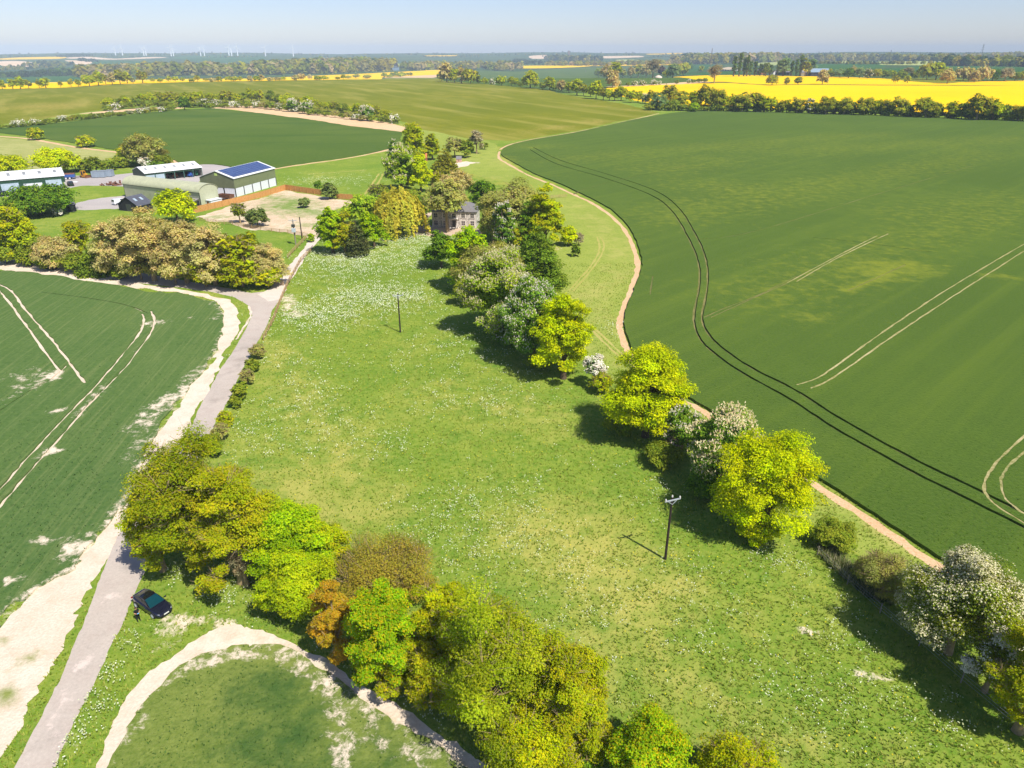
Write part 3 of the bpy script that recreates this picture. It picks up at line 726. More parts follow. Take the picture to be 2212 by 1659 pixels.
def build_ground():
    V = []; E = []
    for _, _, _, P in AREAS:
        b = len(V)
        V += [(float(x), float(y)) for x, y in P]
        E += [(b + i, b + (i + 1) % len(P)) for i in range(len(P))]
    # free points: a fine lattice near, rings further out
    pts = []
    for x in np.arange(-75, 95, 2.2):
        for y in np.arange(18, 150, 2.2):
            if abs(x) < y * 0.85 + 18: pts.append((x + random.uniform(-.6, .6), y + random.uniform(-.6, .6)))
    r = 150.0
    while r < 13500:
        st = 4.0 if r < 400 else 2.5 if r < 2000 else 1.6
        az = -50.0 + random.uniform(0, st)
        while az < 50:
            rr = r * random.uniform(.985, 1.015)
            pts.append((rr * math.sin(R_(az)), rr * math.cos(R_(az)))); az += st * random.uniform(.9, 1.1)
        for a in range(56, 305, 12): pts.append((r * math.sin(R_(a)), r * math.cos(R_(a))))
        r *= 1.045
    for a in range(0, 360, 6): pts.append((14000 * math.sin(R_(a)), 14000 * math.cos(R_(a))))
    V += pts
    vv, ee, ff, _, _, _ = delaunay_2d_cdt([Vector(v) for v in V], E, [], 0, 1e-4)
    xy = np.array([tuple(v) for v in vv]); F = np.array([tuple(f)[:3] for f in ff], np.int32)
    cen = xy[F].mean(1)
    cls = np.full(len(F), -1)
    for i, (_, _, _, P) in enumerate(AREAS): cls[inside(P, cen)] = i
    zz = height(xy[:, 0], xy[:, 1])
    bare = attr_at('bare', xy); dry = attr_at('dry', xy)
    for pts, wd in (([(820, 880), (960, 900), (1020, 960)], 9), ([(900, 1000), (1060, 1040)], 7), ([(1180, 820), (1350, 960), (1560, 1130)], 4), ([(640, 560), (940, 560)], 8), ([(1620, 1400), (1900, 1560)], 6), ([(740, 780), (900, 740)], 10)):
        W = np.array([G(a, b)[:2] for a, b in pts]); d = np.full(len(xy), 1e9)
        for i in range(len(W) - 1):
            ab = W[i + 1] - W[i]; t = np.clip(((xy - W[i]) @ ab) / (ab @ ab), 0, 1); d = np.minimum(d, np.hypot(*(xy - W[i] - t[:, None] * ab).T))
        dry -= .22 * np.exp(-(d / wd) ** 2)
    mown = inside(MOWN_W, xy).astype(float)
    dm = np.full(len(xy), 1e9)
    for i in range(0, len(MOWN_W), 2): dm = np.minimum(dm, np.hypot(xy[:, 0] - MOWN_W[i, 0], xy[:, 1] - MOWN_W[i, 1]))
    rr = 0.02 * np.hypot(xy[:, 0], xy[:, 1]) + 0.5
    mown = np.where(mown > 0, 0.5 + 0.5 * np.clip(dm / rr, 0, 1), 0.5 - 0.5 * np.clip(dm / rr, 0, 1))
    # far land beyond 1.25 km takes the far material
    rc = np.hypot(cen[:, 0], cen[:, 1])
    fine = inside(MEADOW_W, cen)
    cls[(cls == -1) & fine] = -3
    cls[(cls == -1) & (rc > 900)] = -2
    cr = []
    for c in np.unique(cls):
        tri = F[cls == c]
        ids, inv = np.unique(tri, return_inverse=True)
        inv = inv.reshape(-1, 3)
        p = np.column_stack([xy[ids], zz[ids]])
        if c == -1: name, mk, ra = 'ground', 'grass', 0
        elif c == -2: name, mk, ra = 'countryside', 'far_land', 0
        elif c == -3: name, mk, ra = 'meadow', 'meadow', 0
        else: name, mk, ra, _ = AREAS[c]
        a = p[inv[:, 0]]; b = p[inv[:, 1]]; d = p[inv[:, 2]]
        flip = np.cross(b - a, d - a)[:, 2] < 0
        inv[flip] = inv[flip][:, ::-1]
        quads = None
        bb, dd, mm = bare[ids], dry[ids], mown[ids]
        if ra:
            # the crop stands: lift it and close its sides
            ed = np.concatenate([inv[:, [0, 1]], inv[:, [1, 2]], inv[:, [2, 0]]])
            key = np.sort(ed, 1); _, ix, cnt = np.unique(key[:, 0].astype(np.int64) * len(p) + key[:, 1], return_index=True, return_counts=True)
            be = ed[ix[cnt == 1]]
            n = len(p)
            low = p.copy()
            p = p + np.array([0, 0, ra]); p = np.concatenate([p, low])
            quads = np.column_stack([be[:, 1], be[:, 0], be[:, 0] + n, be[:, 1] + n])
            bb = np.concatenate([bb, bb]); dd = np.concatenate([dd, dd]); mm = np.concatenate([mm, mm])
        me = np_mesh(name, p, quads=quads, tris=inv)
        for an, vals in (('bare', bb), ('dry', dd), ('mown', mm)):
            at = me.attributes.new(an, 'FLOAT', 'POINT'); at.data.foreach_set('value', vals.astype(np.float32))
        o = link_mesh(name, me, None, MAT[mk]); tag(o, kind='structure')


MEADOW = [(700, 545), (720, 535), (800, 515), (930, 498), (950, 520), (960, 575), (1010, 670), (1080, 730), (1160, 790), (1250, 845), (1330, 905), (1420, 985), (1500, 1050), (1580, 1110), (1700, 1175), (1760, 1205), (1850, 1280), (1950, 1350), (2100, 1460), (2330, 1640), (2330, 1900),
          (1500, 1900), (1250, 1690), (1080, 1540), (900, 1400), (720, 1290), (560, 1180), (470, 1030), (478, 950), (505, 880), (520, 840), (560, 760), (585, 715), (612, 650), (640, 595), (660, 560)]
MEADOW_W = resample(catmull(np.array([G(a, b)[:2] for a, b in MEADOW]), 4))
# ------------------------------------------------------------------ trees and shrubs
def C3(*cs): return [lin(*c)[:3] for c in cs]


PAL = dict(
    yellow=C3((180, 180, 4), (162, 170, 6), (194, 188, 6), (148, 158, 6)),
    lime=C3((128, 152, 10), (146, 164, 12), (110, 138, 10), (162, 168, 14)),
    olive=C3((142, 146, 12), (158, 156, 14), (124, 134, 12), (160, 146, 24)),
    olivelime=C3((144, 152, 10), (164, 164, 12), (128, 142, 10), (172, 160, 16)),
    green=C3((84, 112, 24), (104, 130, 28), (70, 98, 22), (120, 140, 30)),
    bush=C3((114, 126, 32), (130, 138, 36), (100, 114, 30), (142, 142, 42)),
    chest=C3((92, 122, 32), (116, 142, 40), (78, 108, 26), (132, 150, 46)),
    tan=C3((178, 160, 104), (170, 154, 94), (168, 160, 80), (184, 162, 112)),
    brown=C3((158, 150, 82), (144, 138, 70), (150, 150, 62)),
    bronze=C3((146, 136, 42), (136, 130, 36), (156, 134, 50)),
    orange=C3((178, 134, 28), (164, 124, 26), (180, 146, 32), (152, 136, 32)),
    conifer=C3((104, 122, 30), (124, 138, 36), (86, 106, 26)),
    goldcon=C3((146, 136, 34), (130, 124, 32), (112, 114, 34)),
    darkcon=C3((84, 88, 46), (70, 78, 40), (96, 96, 52)),
    willow=C3((172, 160, 52), (158, 152, 46), (182, 168, 62)),
    poplar=C3((106, 126, 44), (120, 136, 50), (94, 114, 40)),
    grey=C3((150, 138, 104), (138, 128, 96), (160, 150, 116)),
    pale=C3((120, 138, 84), (138, 150, 98), (110, 128, 76)),
    far=C3((140, 142, 30), (156, 150, 34), (124, 132, 28), (164, 150, 46)),
    fardark=C3((62, 84, 36), (74, 94, 40), (54, 76, 34)),
    red=C3((92, 70, 58), (82, 62, 50)),
)
for _k in PAL: PAL[_k] = [tuple(min(.85, v * 1.65) for v in c) for c in PAL[_k]]
WHITE = C3((238, 232, 216), (226, 222, 200), (244, 238, 226), (232, 216, 200))
CREAM = C3((226, 216, 176), (214, 208, 164), (236, 226, 190), (206, 200, 150))
PINKW = C3((250, 240, 204), (246, 232, 192), (250, 242, 210), (244, 222, 184))

LEAF = leaf_mat('leaves')
LEAFS = leaf_mat('blossom_petals', 0.2)
BARK = plain_mat('bark', lin(112, 96, 76), 0.9, var=0.25, scale=3, spec=0.1)
TWIG = plain_mat('pale_bark', lin(168, 146, 108), 0.9, var=0.2, scale=3, spec=0.1)


def unit(rng, n):
    v = rng.normal(0, 1, (n, 3)); return v / np.linalg.norm(v, axis=1)[:, None]


def leaves(rng, P, N, size, pal, shade=None, aspect=0.62):
    """diamond shaped leaf clusters"""
    n = len(P)
    t = np.cross(N, unit(rng, n)); t /= np.maximum(np.linalg.norm(t, axis=1), 1e-6)[:, None]
    b = np.cross(N, t)
    s = size * rng.uniform(0.65, 1.35, n)
    a = t * (s / 2)[:, None]; c = b * (s / 2 * aspect)[:, None]
    bend = N * (s * 0.12)[:, None]
    co = np.stack([P - a - bend, P - c * 1.0, P + a - bend, P + c * 1.0], 1).reshape(-1, 3)
    pal = np.array(pal)
    i = rng.integers(0, len(pal), n); j = rng.integers(0, len(pal), n); f = rng.uniform(0, 1, (n, 1))
    col = pal[i] * f + pal[j] * (1 - f)
    if shade is not None:
        col = col * shade[:, None]
        hue = np.interp(np.sin(shade * 97.0), [-1, 1], [.85, 1.03])
        col = col * np.column_stack([hue, np.ones(n), np.ones(n)])
    col = col * rng.uniform(0.85, 1.12, (n, 1))
    return co, np.arange(4 * n).reshape(-1, 4), np.repeat(col, 4, 0)


def lobes_round(rng, R, z0, h, n, lr, inner=0.3, egg=0.0):
    """foliage masses spread over an egg shaped crown; returns centres and radii"""
    out = []
    zc = (z0 + h) / 2; rz = (h - z0) / 2
    ga = math.pi * (3 - 5 ** .5)
    for k in range(n):
        u = 1 - 1.82 * (k + .5) / n
        rr = math.sqrt(1 - u * u) if u > 0 else math.sqrt(max(0, 1 - abs(u) ** 5)); th = k * ga + rng.uniform(-.4, .4)
        f = rng.uniform(0.72, 1.05)
        if rng.random() < inner: f *= rng.uniform(0.35, 0.8)
        taper = 1 - egg * max(0, u)
        l = lr * R * rng.uniform(0.72, 1.25)
        out.append((rr * math.cos(th) * max(R - l * .8, .1) * f * taper, rr * math.sin(th) * max(R - l * .8, .1) * f * taper, zc + u * max(rz - l * .6, .1) * f, l))
    return np.array(out)


def tube_np(V, Q, pts, rads, sides=5):
    i = sum(len(v) for v in V)
    pts = np.array(pts, float); ring = []
    d = np.gradient(pts, axis=0); d /= np.maximum(np.linalg.norm(d, axis=1), 1e-6)[:, None]
    for k in range(len(pts)):
        ref = np.array([1.0, 0.2, 0.1]) if abs(d[k][2]) > .7 else np.array([0, 0, 1.0])
        a = np.cross(d[k], ref); a /= np.linalg.norm(a); b = np.cross(d[k], a)
        t = np.linspace(0, 2 * np.pi, sides, endpoint=False)
        ring.append(pts[k] + rads[k] * (np.cos(t)[:, None] * a + np.sin(t)[:, None] * b))
    V.append(np.concatenate(ring))
    for k in range(len(pts) - 1):
        for j in range(sides):
            q = i + k * sides
            Q.append((q + j, q + (j + 1) % sides, q + sides + (j + 1) % sides, q + sides + j))


SPEC = {
    # pal, lobes, lobe radius, coverage, crown bottom, flat, twigs per lobe, leaf size factor, blossom (kind, palette, share)
    'maple': dict(pal='yellow', n=38, lr=.34, cov=2.5, z0=.0, egg=.25),
    'lime': dict(pal='lime', n=30, lr=.34, cov=2.6, z0=.0, egg=.15),
    'olivelime': dict(pal='olivelime', n=34, lr=.32, cov=1.9, z0=.0, twigs=26, egg=.15),
    'olive': dict(pal='olive', n=34, lr=.32, cov=1.7, z0=.0, twigs=36, egg=.1),
    'green': dict(pal='green', n=26, lr=.36, cov=2.6, z0=.0),
    'bush': dict(pal='bush', n=16, lr=.42, cov=2.2, z0=.0),
    'chestnut': dict(pal='chest', n=26, lr=.36, cov=2.6, z0=.0, candles=(WHITE, 1.1)),
    'chestnut_pink': dict(pal='chest', n=26, lr=.36, cov=2.4, z0=.06, candles=(PINKW, 2.3)),
    'chestnut_bright': dict(pal='lime2', n=26, lr=.36, cov=2.6, z0=.05, candles=(CREAM, 2.4)),
    'tan': dict(pal='tan', n=30, lr=.34, cov=2.0, z0=.0, twigs=46, leaf=.8),
    'brown': dict(pal='brown', n=28, lr=.34, cov=1.6, z0=.1, twigs=44, leaf=.8),
    'bronze': dict(pal='bronze', n=24, lr=.36, cov=1.3, z0=.0, twigs=60, leaf=.8),
    'orange': dict(pal='orange', n=22, lr=.36, cov=2.0, z0=.0, twigs=20, leaf=.9),
    'hawthorn': dict(pal='bush', n=24, lr=.36, cov=2.0, z0=.0, petals=(WHITE, .42)),
    'whitebeam': dict(pal='bush', n=30, lr=.33, cov=2.2, z0=.0, petals=(CREAM, .85), twigs=10),
    'whitebush': dict(pal='pale', n=10, lr=.45, cov=1.2, z0=.35, petals=(WHITE, 2.2), twigs=14),
    'conifer': dict(pal='conifer', layers=True, cov=2.4, z0=.02),
    'goldcon': dict(pal='goldcon', layers=True, cov=2.2, z0=.04),
    'darkcon': dict(pal='darkcon', layers=True, cov=1.5, z0=.12),
    'willow': dict(pal='willow', weep=True, cov=2.4, z0=.02),
    'poplar': dict(pal='poplar', n=22, lr=.62, cov=2.6, z0=.02, egg=.35),
    'grey': dict(pal='grey', n=20, lr=.36, cov=.8, z0=.1, twigs=70, leaf=.7),
    'hedge': dict(pal='bush', n=12, lr=.55, cov=2.2, z0=.0),
    'fartree': dict(pal='far', n=16, lr=.42, cov=1.6, z0=.05, twigs=6),
    'faryellow': dict(pal='olivelime', n=16, lr=.42, cov=1.7, z0=.04),
    'pine': dict(pal='goldcon', n=18, lr=.4, cov=1.8, z0=.3, twigs=10),
    'red': dict(pal='red', n=12, lr=.4, cov=2.2, z0=.1),
}
PAL['lime2'] = [tuple(min(.85, v * 1.5) for v in c) for c in C3((132, 152, 30), (150, 164, 36), (112, 136, 28), (160, 168, 46))]


def make_tree(name, kind, R, h, seed, leaf, bare_trunk=None, pal=None, cov=1.0):
    sp = SPEC[kind]; rng = np.random.default_rng(seed)
    palette = PAL[pal or sp['pal']]
    z0 = (bare_trunk if bare_trunk is not None else sp['z0']) * h
    root = empty(name, (0, 0, 0))
    leaf_s = leaf * sp.get('leaf', 1.0)
    rz = (h - z0) / 2
    surf = 4 * math.pi * ((R * R) ** 1.6 / 3 + 2 * (R * rz) ** 1.6 / 3) ** (1 / 1.6)
    nleaf = int(min(62000, max(60, cov * 1.15 * sp['cov'] * surf / (0.5 * leaf_s ** 2 * 0.62))))
    tv, tq = [], []
    tw = []
    if sp.get('weep'):
        nst = max(40, nleaf // 26); P = []; N = []
        th = rng.uniform(0, 2 * np.pi, nst); rr = R * np.sqrt(rng.uniform(.02, 1, nst)) * .96
        bump = 1 + .16 * np.sin(th * 3 + seed) + .1 * np.sin(th * 7)
        rr *= np.clip(bump, .7, 1.05)
        ztop = h * np.sqrt(np.clip(1 - (rr / R) ** 2 * .82, .05, 1)) * rng.uniform(.86, 1.0, nst)
        zlow = np.maximum(.25, ztop - h * rng.uniform(.25, .7, nst))
        k = rng.integers(0, nst, nleaf); f = rng.uniform(0, 1, nleaf) ** 1.2
        zz = ztop[k] + (zlow[k] - ztop[k]) * f
        out = rr[k] + f * .12 * R
        P = np.column_stack([np.cos(th[k]) * out, np.sin(th[k]) * out, zz]) + rng.normal(0, leaf_s * .25, (nleaf, 3))
        N = np.column_stack([np.cos(th[k]), np.sin(th[k]), np.full(nleaf, .45)]) + .45 * unit(rng, nleaf)
        shade = rng.uniform(.8, 1.15, nst)[k]
        lob = np.column_stack([np.cos(th[:12]) * rr[:12] * .6, np.sin(th[:12]) * rr[:12] * .6, ztop[:12] * .8, np.full(12, R * .3)])
    elif sp.get('layers'):
        nl = 9; lob = []
        for i in range(nl):
            f = i / (nl - 1); zz = z0 + (h - z0) * (.06 + .9 * f)
            rad = R * (1 - f) ** .75 * .96 + .08 * R
            m = max(2, int(9 * (1 - f) + 2))
            for q in range(m):
                t = 2 * math.pi * q / m + rng.uniform(-.4, .4) + i
                d = rad * rng.uniform(.45, .8)
                lob.append((math.cos(t) * d, math.sin(t) * d, zz + rng.uniform(-.03, .03) * h, rad * rng.uniform(.34, .5) + .04 * R))
        lob = np.array(lob)
        wgt = lob[:, 3] ** 2; k = rng.choice(len(lob), nleaf, p=wgt / wgt.sum())
        d = unit(rng, nleaf); rad = lob[k, 3] * rng.uniform(.5, 1.1, nleaf)
        P = lob[k, :3] + d * rad[:, None] * np.array([1, 1, .38])
        P[:, 2] -= .12 * np.hypot(P[:, 0], P[:, 1])
        N = d * .4 + np.array([0, 0, .7]) + .5 * unit(rng, nleaf)
        shade = rng.uniform(.8, 1.15, len(lob))[k]
    else:
        lob = lobes_round(rng, R, z0, h, sp['n'], sp['lr'], egg=sp.get('egg', 0))
        # every mass is itself a handful of sprays
        sub = []
        for L in lob:
            m = 9
            dd = unit(rng, m); dd[:, 2] = dd[:, 2] * .8 + .12
            for q in range(m): sub.append((*(L[:3] + dd[q] * L[3] * rng.uniform(.45, .8)), L[3] * rng.uniform(.32, .55)))
        sub = np.array(sub); par = np.repeat(np.arange(len(lob)), 9)
        wgt = sub[:, 3] ** 2; k = rng.choice(len(sub), nleaf, p=wgt / wgt.sum())
        d = unit(rng, nleaf); d[:, 2] = np.where(d[:, 2] < -.3, -d[:, 2] * .6, d[:, 2]); d /= np.linalg.norm(d, axis=1)[:, None]
        rad = sub[k, 3] * np.clip(rng.normal(.95, .22, nleaf), .2, 1.6)
        P = sub[k, :3] + d * rad[:, None] * np.array([1, 1, .82])
        out = P - np.array([0, 0, (z0 + h) * .45]); out /= np.maximum(np.linalg.norm(out, axis=1), 1e-5)[:, None]
        N = d * .45 + out * .3 + np.array([.12, -.14, .5]) + (.5 if leaf < .5 else .35) * unit(rng, nleaf)
        shade = rng.uniform(.82, 1.14, len(lob))[par[k]] * rng.uniform(.88, 1.1, len(sub))[k]
    P[:, 2] = np.maximum(P[:, 2], .04 * h * rng.uniform(.3, 1, len(P)))
    N = N / np.maximum(np.linalg.norm(N, axis=1), 1e-5)[:, None]
    co, q, col = leaves(rng, P, N, leaf_s, palette, shade)
    # trunk and limbs
    tr = max(.05, .028 * h + .01 * R)
    top = z0 + (h - z0) * .62
    lean = rng.normal(0, .02 * h, 2)
    tp = [(0, 0, -.3), (lean[0] * .1, lean[1] * .1, .1 * h), (lean[0] * .6, lean[1] * .6, top * .55), (lean[0], lean[1], top)]
    tube_np(tv, tq, tp, [tr * 1.35, tr, tr * .75, tr * .3], 7)
    pick = rng.permutation(len(lob))[:12 if leaf < .5 else 5]
    for i in pick:
        L = lob[i]; b0 = max(z0 * .9, min(L[2] * .55, top * .8)); f = b0 / top
        st = np.array([np.interp(b0, [0, .1 * h, top * .55, top], [0, lean[0] * .1, lean[0] * .6, lean[0]]), np.interp(b0, [0, .1 * h, top * .55, top], [0, lean[1] * .1, lean[1] * .6, lean[1]]), b0]); en = L[:3] * np.array([.92, .92, 1])
        mid = st * .5 + en * .5 + np.array([0, 0, .06 * h]) + rng.normal(0, .03 * R, 3)
        tube_np(tv, tq, [st, mid, en], [tr * .42, tr * .28, tr * .08], 5)
    if sp.get('twigs'):
        nt = int(sp['twigs'] * (1.0 if leaf < .5 else .35))
        for L in lob:
            dirs = unit(rng, nt); dirs[:, 2] = np.abs(dirs[:, 2]) * .9 + .1
            wv = max(.022, leaf * .085)
            a = L[:3] + dirs * L[3] * rng.uniform(.1, .5, (nt, 1)); e = L[:3] + dirs * L[3] * rng.uniform(.85, 1.3, (nt, 1)) + rng.normal(0, .08 * L[3], (nt, 3))
            sd = np.cross(dirs, unit(rng, nt)); sd /= np.linalg.norm(sd, axis=1)[:, None]
            i0 = sum(len(v) for v in tv)
            tv.append(np.stack([a - sd * wv, a + sd * wv, e + sd * wv * .3, e - sd * wv * .3], 1).reshape(-1, 3))
            tq += [tuple(i0 + 4 * m + c for c in range(4)) for m in range(nt)]
    tcol = None
    me = np_mesh('trunk', np.concatenate(tv), quads=tq, smooth=True)
    link_mesh('trunk', me, root, TWIG if sp.get('twigs') else BARK)
    link_mesh('crown', np_mesh('crown', co, quads=q, col=col), root, LEAF)
    if sp.get('candles'):
        cp, dens = sp['candles']
        sel = (N[:, 2] > -.1) & ((P * np.array([1 / R, 1 / R, 0])).sum(1) ** 2 >= 0)
        rad = np.sqrt((P[:, 0] / R) ** 2 + (P[:, 1] / R) ** 2 + ((P[:, 2] - (z0 + h) / 2) / rz) ** 2)
        idx = np.where(sel & (rad > .72))[0]
        n = int(min(len(idx), dens * surf * (5.0 if leaf < .4 else 1.5 if leaf < .6 else .35)))
        if n:
            pp = P[rng.choice(idx, n, replace=False)] + np.array([0, 0, leaf_s * .35])
            pn = unit(rng, n) * np.array([1, 1, .25]); pn /= np.linalg.norm(pn, axis=1)[:, None]
            # upright spikes: two crossed diamonds
            hgt = max(.34, leaf * 1.0); wd = hgt * .42
            s1 = np.column_stack([-pn[:, 1], pn[:, 0], np.zeros(n)]); s1 /= np.maximum(np.linalg.norm(s1, axis=1), 1e-5)[:, None]
            upv = np.column_stack([pn[:, :2] * .25 + rng.normal(0, .3, (n, 2)), np.ones(n)]) * hgt * rng.uniform(.7, 1.2, (n, 1))
            s2 = np.column_stack([-s1[:, 1], s1[:, 0], np.zeros(n)])
            vs_ = [np.stack([pp, pp + upv * .4 + s * wd / 2, pp + upv, pp + upv * .4 - s * wd / 2], 1).reshape(-1, 3) for s in (s1, s2)]
            cc = np.array(cp)[rng.integers(0, len(cp), n)]; cc = np.repeat(cc, 4, 0)
            fl, fq, fc_ = leaves(rng, pp + upv * .5, (pn * .5 + np.array([.1, -.15, .8])) / np.linalg.norm(pn * .5 + np.array([.1, -.15, .8]), axis=1)[:, None], hgt * .62, cp, aspect=.9)
            link_mesh('blossom', np_mesh('blossom', np.concatenate(vs_ + [fl]), quads=np.arange(12 * n).reshape(-1, 4), col=np.concatenate([cc, cc, fc_])), root, LEAFS)
    if sp.get('petals'):
        cp, share = sp['petals']
        rad = np.sqrt((P[:, 0] / R) ** 2 + (P[:, 1] / R) ** 2 + ((P[:, 2] - (z0 + h) / 2) / rz) ** 2)
        w_ = np.clip(rad - .55, .01, 1) * np.where(N[:, 2] > -.2, 1, .3)
        # blossom gathers in clouds
        nz = np.sin(P[:, 0] * 2.3 / R * 2 + seed) + np.sin(P[:, 1] * 5.1 / R + 2) + np.sin(P[:, 2] * 6 / h + 1)
        w_ = w_ * np.clip(.8 + .35 * nz, .15, 2)
        n = int(min(len(P) * share * .55, len(P)))
        id_ = rng.choice(len(P), n, p=w_ / w_.sum())
        co2, q2, c2 = leaves(rng, P[id_] + N[id_] * leaf_s * .3 + rng.normal(0, leaf_s * .4, (n, 3)), N[id_], leaf_s * .72, cp, aspect=.9)
        link_mesh('blossom', np_mesh('blossom', co2, quads=q2, col=c2), root, LEAFS)
    root['r0'] = R; root['h0'] = h
    return root


def solve_box(cx, yt, yb, wpx, trunk_px=None):
    """a crown's box in the picture -> its foot on the ground, radius and height"""
    base = G(cx, yb); R = 3.0; h = 6.0
    for _ in range(8):
        _, _, dep = proj(base + Vector((0, 0, h * .5)))
        R = wpx / 2 * dep / FPX
        hd = Vector((base.x, base.y, 0)).normalized()
        lo, hi = .3, 60
        for _ in range(26):
            m = (lo + hi) / 2
            if proj(base + hd * R * .25 + Vector((0, 0, m * .97)))[1] > yt: lo = m
            else: hi = m
        h = lo
        if trunk_px is None: p = G(cx, yb, h * .07); nb = Vector((p.x, p.y, 0)) + hd * R * .5
        else: p = G(cx, trunk_px); nb = Vector((p.x, p.y, 0))
        nb.z = float(height(nb.x, nb.y))
        # sideways: the middle of the crown sits at cx
        mx, _, dep = proj(nb + Vector((0, 0, h * .5)))
        nb.x += (cx - mx) * dep / FPX
        nb.z = float(height(nb.x, nb.y))
        base = base.lerp(nb, .8)
    return base, R, h


PROTO = {}
NT = [0]


def plant(box, kind, name, label, cat, group=None, trunk_px=None, bare=None, pal=None, hero=None, cov=1.0, sub='trunk'):
    base, R, h = solve_box(*box, trunk_px=trunk_px)
    R *= 1.16; h *= 1.05
    dep = proj(base)[2]
    NT[0] += 1
    if hero is None: hero = dep < 135
    if hero:
        r = make_tree(name, kind, R, h, 100 + NT[0], max(.165, dep * .0030), bare, pal, cov)
    else:
        lod = 0 if dep < 190 else 1 if dep < 330 else 2 if dep < 700 else 3
        leaf = (.55, .85, 1.4, 2.4)[lod]
        nv = (3, 3, 2, 2)[lod]
        asp = 0 if h / R < 1.6 else 1 if h / R < 2.4 else 2
        key = (kind, lod, NT[0] % nv, asp, bare, pal)
        if key not in PROTO:
            # nominal tree of this kind; leaf cluster size suits the distance
            R0 = R; h0 = h
            r = PROTO[key] = make_tree(name, kind, R0, h0, 500 + NT[0], min(leaf, R0 * .42), bare, pal, cov)
        else:
            r0 = PROTO[key]
            r = copy_tree(r0, (0, 0, 0)); r.name = name
        r.scale = (R / r['r0'], R / r['r0'], h / r['h0'])
    r.location = base
    r.rotation_euler = (0, 0, (NT[0] * 2.4) % 6.283)
    tag(r, label, cat, group)
    if group is None and 'group' in r: del r['group']
    return r
# ------------------------------------------------------------------ the trees one by one: (cx, top, bottom, width) in the picture
PAL['olive2'] = [tuple(min(.85, v * 1.55) for v in c) for c in C3((128, 138, 12), (144, 150, 14), (112, 128, 12), (152, 142, 22))]
PAL['olive3'] = [tuple(min(.85, v * 1.55) for v in c) for c in C3((134, 144, 18), (150, 156, 22), (118, 132, 16), (160, 158, 34))]
PAL['limey'] = [tuple(min(.85, v * 1.55) for v in c) for c in C3((128, 158, 12), (146, 168, 16), (110, 144, 14), (184, 160, 20))]
PAL['yellowlime'] = [tuple(min(.85, v * 1.55) for v in c) for c in C3((158, 168, 14), (140, 158, 14), (172, 174, 18))]
PAL['pale2'] = [tuple(min(.85, v * 1.55) for v in c) for c in C3((112, 122, 60), (126, 132, 70), (98, 112, 52))]


def T(cx, yt, yb, w, kind, name, label, cat='tree', **k): return plant((cx, yt, yb, w), kind, name, label, cat, **k)


SPEC['pale'] = dict(pal='pale', n=16, lr=.42, cov=2.0, z0=.0)
# row along the right side of the meadow, from the near corner to the house
T(2080, 1202, 1432, 240, 'whitebeam', 'blossoming_tree', 'large round tree covered in cream blossom at the right edge beside the bare path')
T(2150, 1360, 1500, 100, 'whitebush', 'hawthorn_bush', 'shaded bush with scattered white blossom below the big cream blossoming tree', 'bush', pal='bush', bare=.02)
T(2245, 1345, 1590, 170, 'olive', 'hedge_tree', 'olive yellow tree cut by the right edge of the picture in the shaded corner')
T(1905, 1198, 1292, 105, 'bronze', 'scrub_bush', 'low brown green scrub bush beside the big cream blossoming tree', 'bush', pal='brown')
T(1800, 1130, 1190, 90, 'bush', 'bramble_bush', 'low dark green bramble bush at the foot of the nearest yellow green tree', 'bush')
T(1667, 912, 1170, 204, 'maple', 'field_maple', 'largest bright yellow green tree in the row, behind the nearer utility pole')
T(1560, 880, 1058, 150, 'chestnut_pink', 'chestnut_tree', 'chestnut tree crowded with pinkish white candles between two yellow green trees')
T(1600, 885, 950, 60, 'chestnut_bright', 'chestnut_tree', 'small green chestnut crown rising behind the pinkish flowering chestnut')
T(1475, 882, 985, 80, 'chestnut', 'chestnut_tree', 'small ragged green chestnut beside the bare dead branches', cov=.8)
T(1455, 925, 985, 46, 'grey', 'dead_shrub', 'bare reddish brown dead branches in front of the small ragged chestnut', 'shrub', cov=.2)
T(1402, 748, 952, 182, 'maple', 'field_maple', 'broad bright yellow green tree with pointed top, left of the pinkish chestnut')
T(1300, 806, 850, 44, 'olivelime', 'hedge_shrub', 'small yellowish shrub left of the pointed yellow green tree', 'shrub')
T(1283, 768, 836, 46, 'whitebush', 'hawthorn_bush', 'small bush of pure white blossom at the foot of the tall yellow green tree', 'bush', bare=.3)
T(1220, 636, 818, 124, 'maple', 'field_maple', 'tall yellow green tree next to the small white blossom bush')
T(1152, 604, 778, 140, 'chestnut', 'chestnut_tree', 'dark green chestnut with white candles behind the tall yellow green tree')
T(1085, 552, 724, 156, 'chestnut_bright', 'chestnut_tree', 'broad pale chestnut densely covered with cream candles, largest chestnut in the row')
T(1052, 520, 640, 130, 'brown', 'bare_tree', 'rounded brown tree barely in leaf behind the broad cream flowering chestnut')
T(1008, 500, 625, 92, 'lime', 'sycamore_tree', 'bright green tree left of the rounded brown tree, by the meadow')
T(952, 500, 577, 70, 'lime', 'sycamore_tree', 'small fresh green tree at the top of the meadow below the flint house', pal='green')
T(1162, 492, 612, 112, 'conifer', 'yew_tree', 'broad mid green conifer with drooping layers on the mown grass side')
T(1108, 400, 515, 130, 'brown', 'bare_tree', 'wide brownish tree just right of the flint house')
T(1064, 450, 525, 56, 'brown', 'bare_tree', 'slim dark brown tree against the right wall of the flint house', pal='brown')
T(1178, 408, 530, 78, 'maple', 'field_maple', 'yellow green tree at the right end of the house grove', pal='olivelime')
T(1140, 430, 530, 56, 'conifer', 'yew_tree', 'dark green conifer hemmed in between brown and yellow green trees', pal='green')
T(1088, 437, 535, 44, 'chestnut', 'chestnut_tree', 'slender dark chestnut with few candles right of the flint house')
T(1120, 490, 535, 40, 'olive', 'hedge_shrub', 'olive scrub under the house grove beside the conifer', 'shrub')
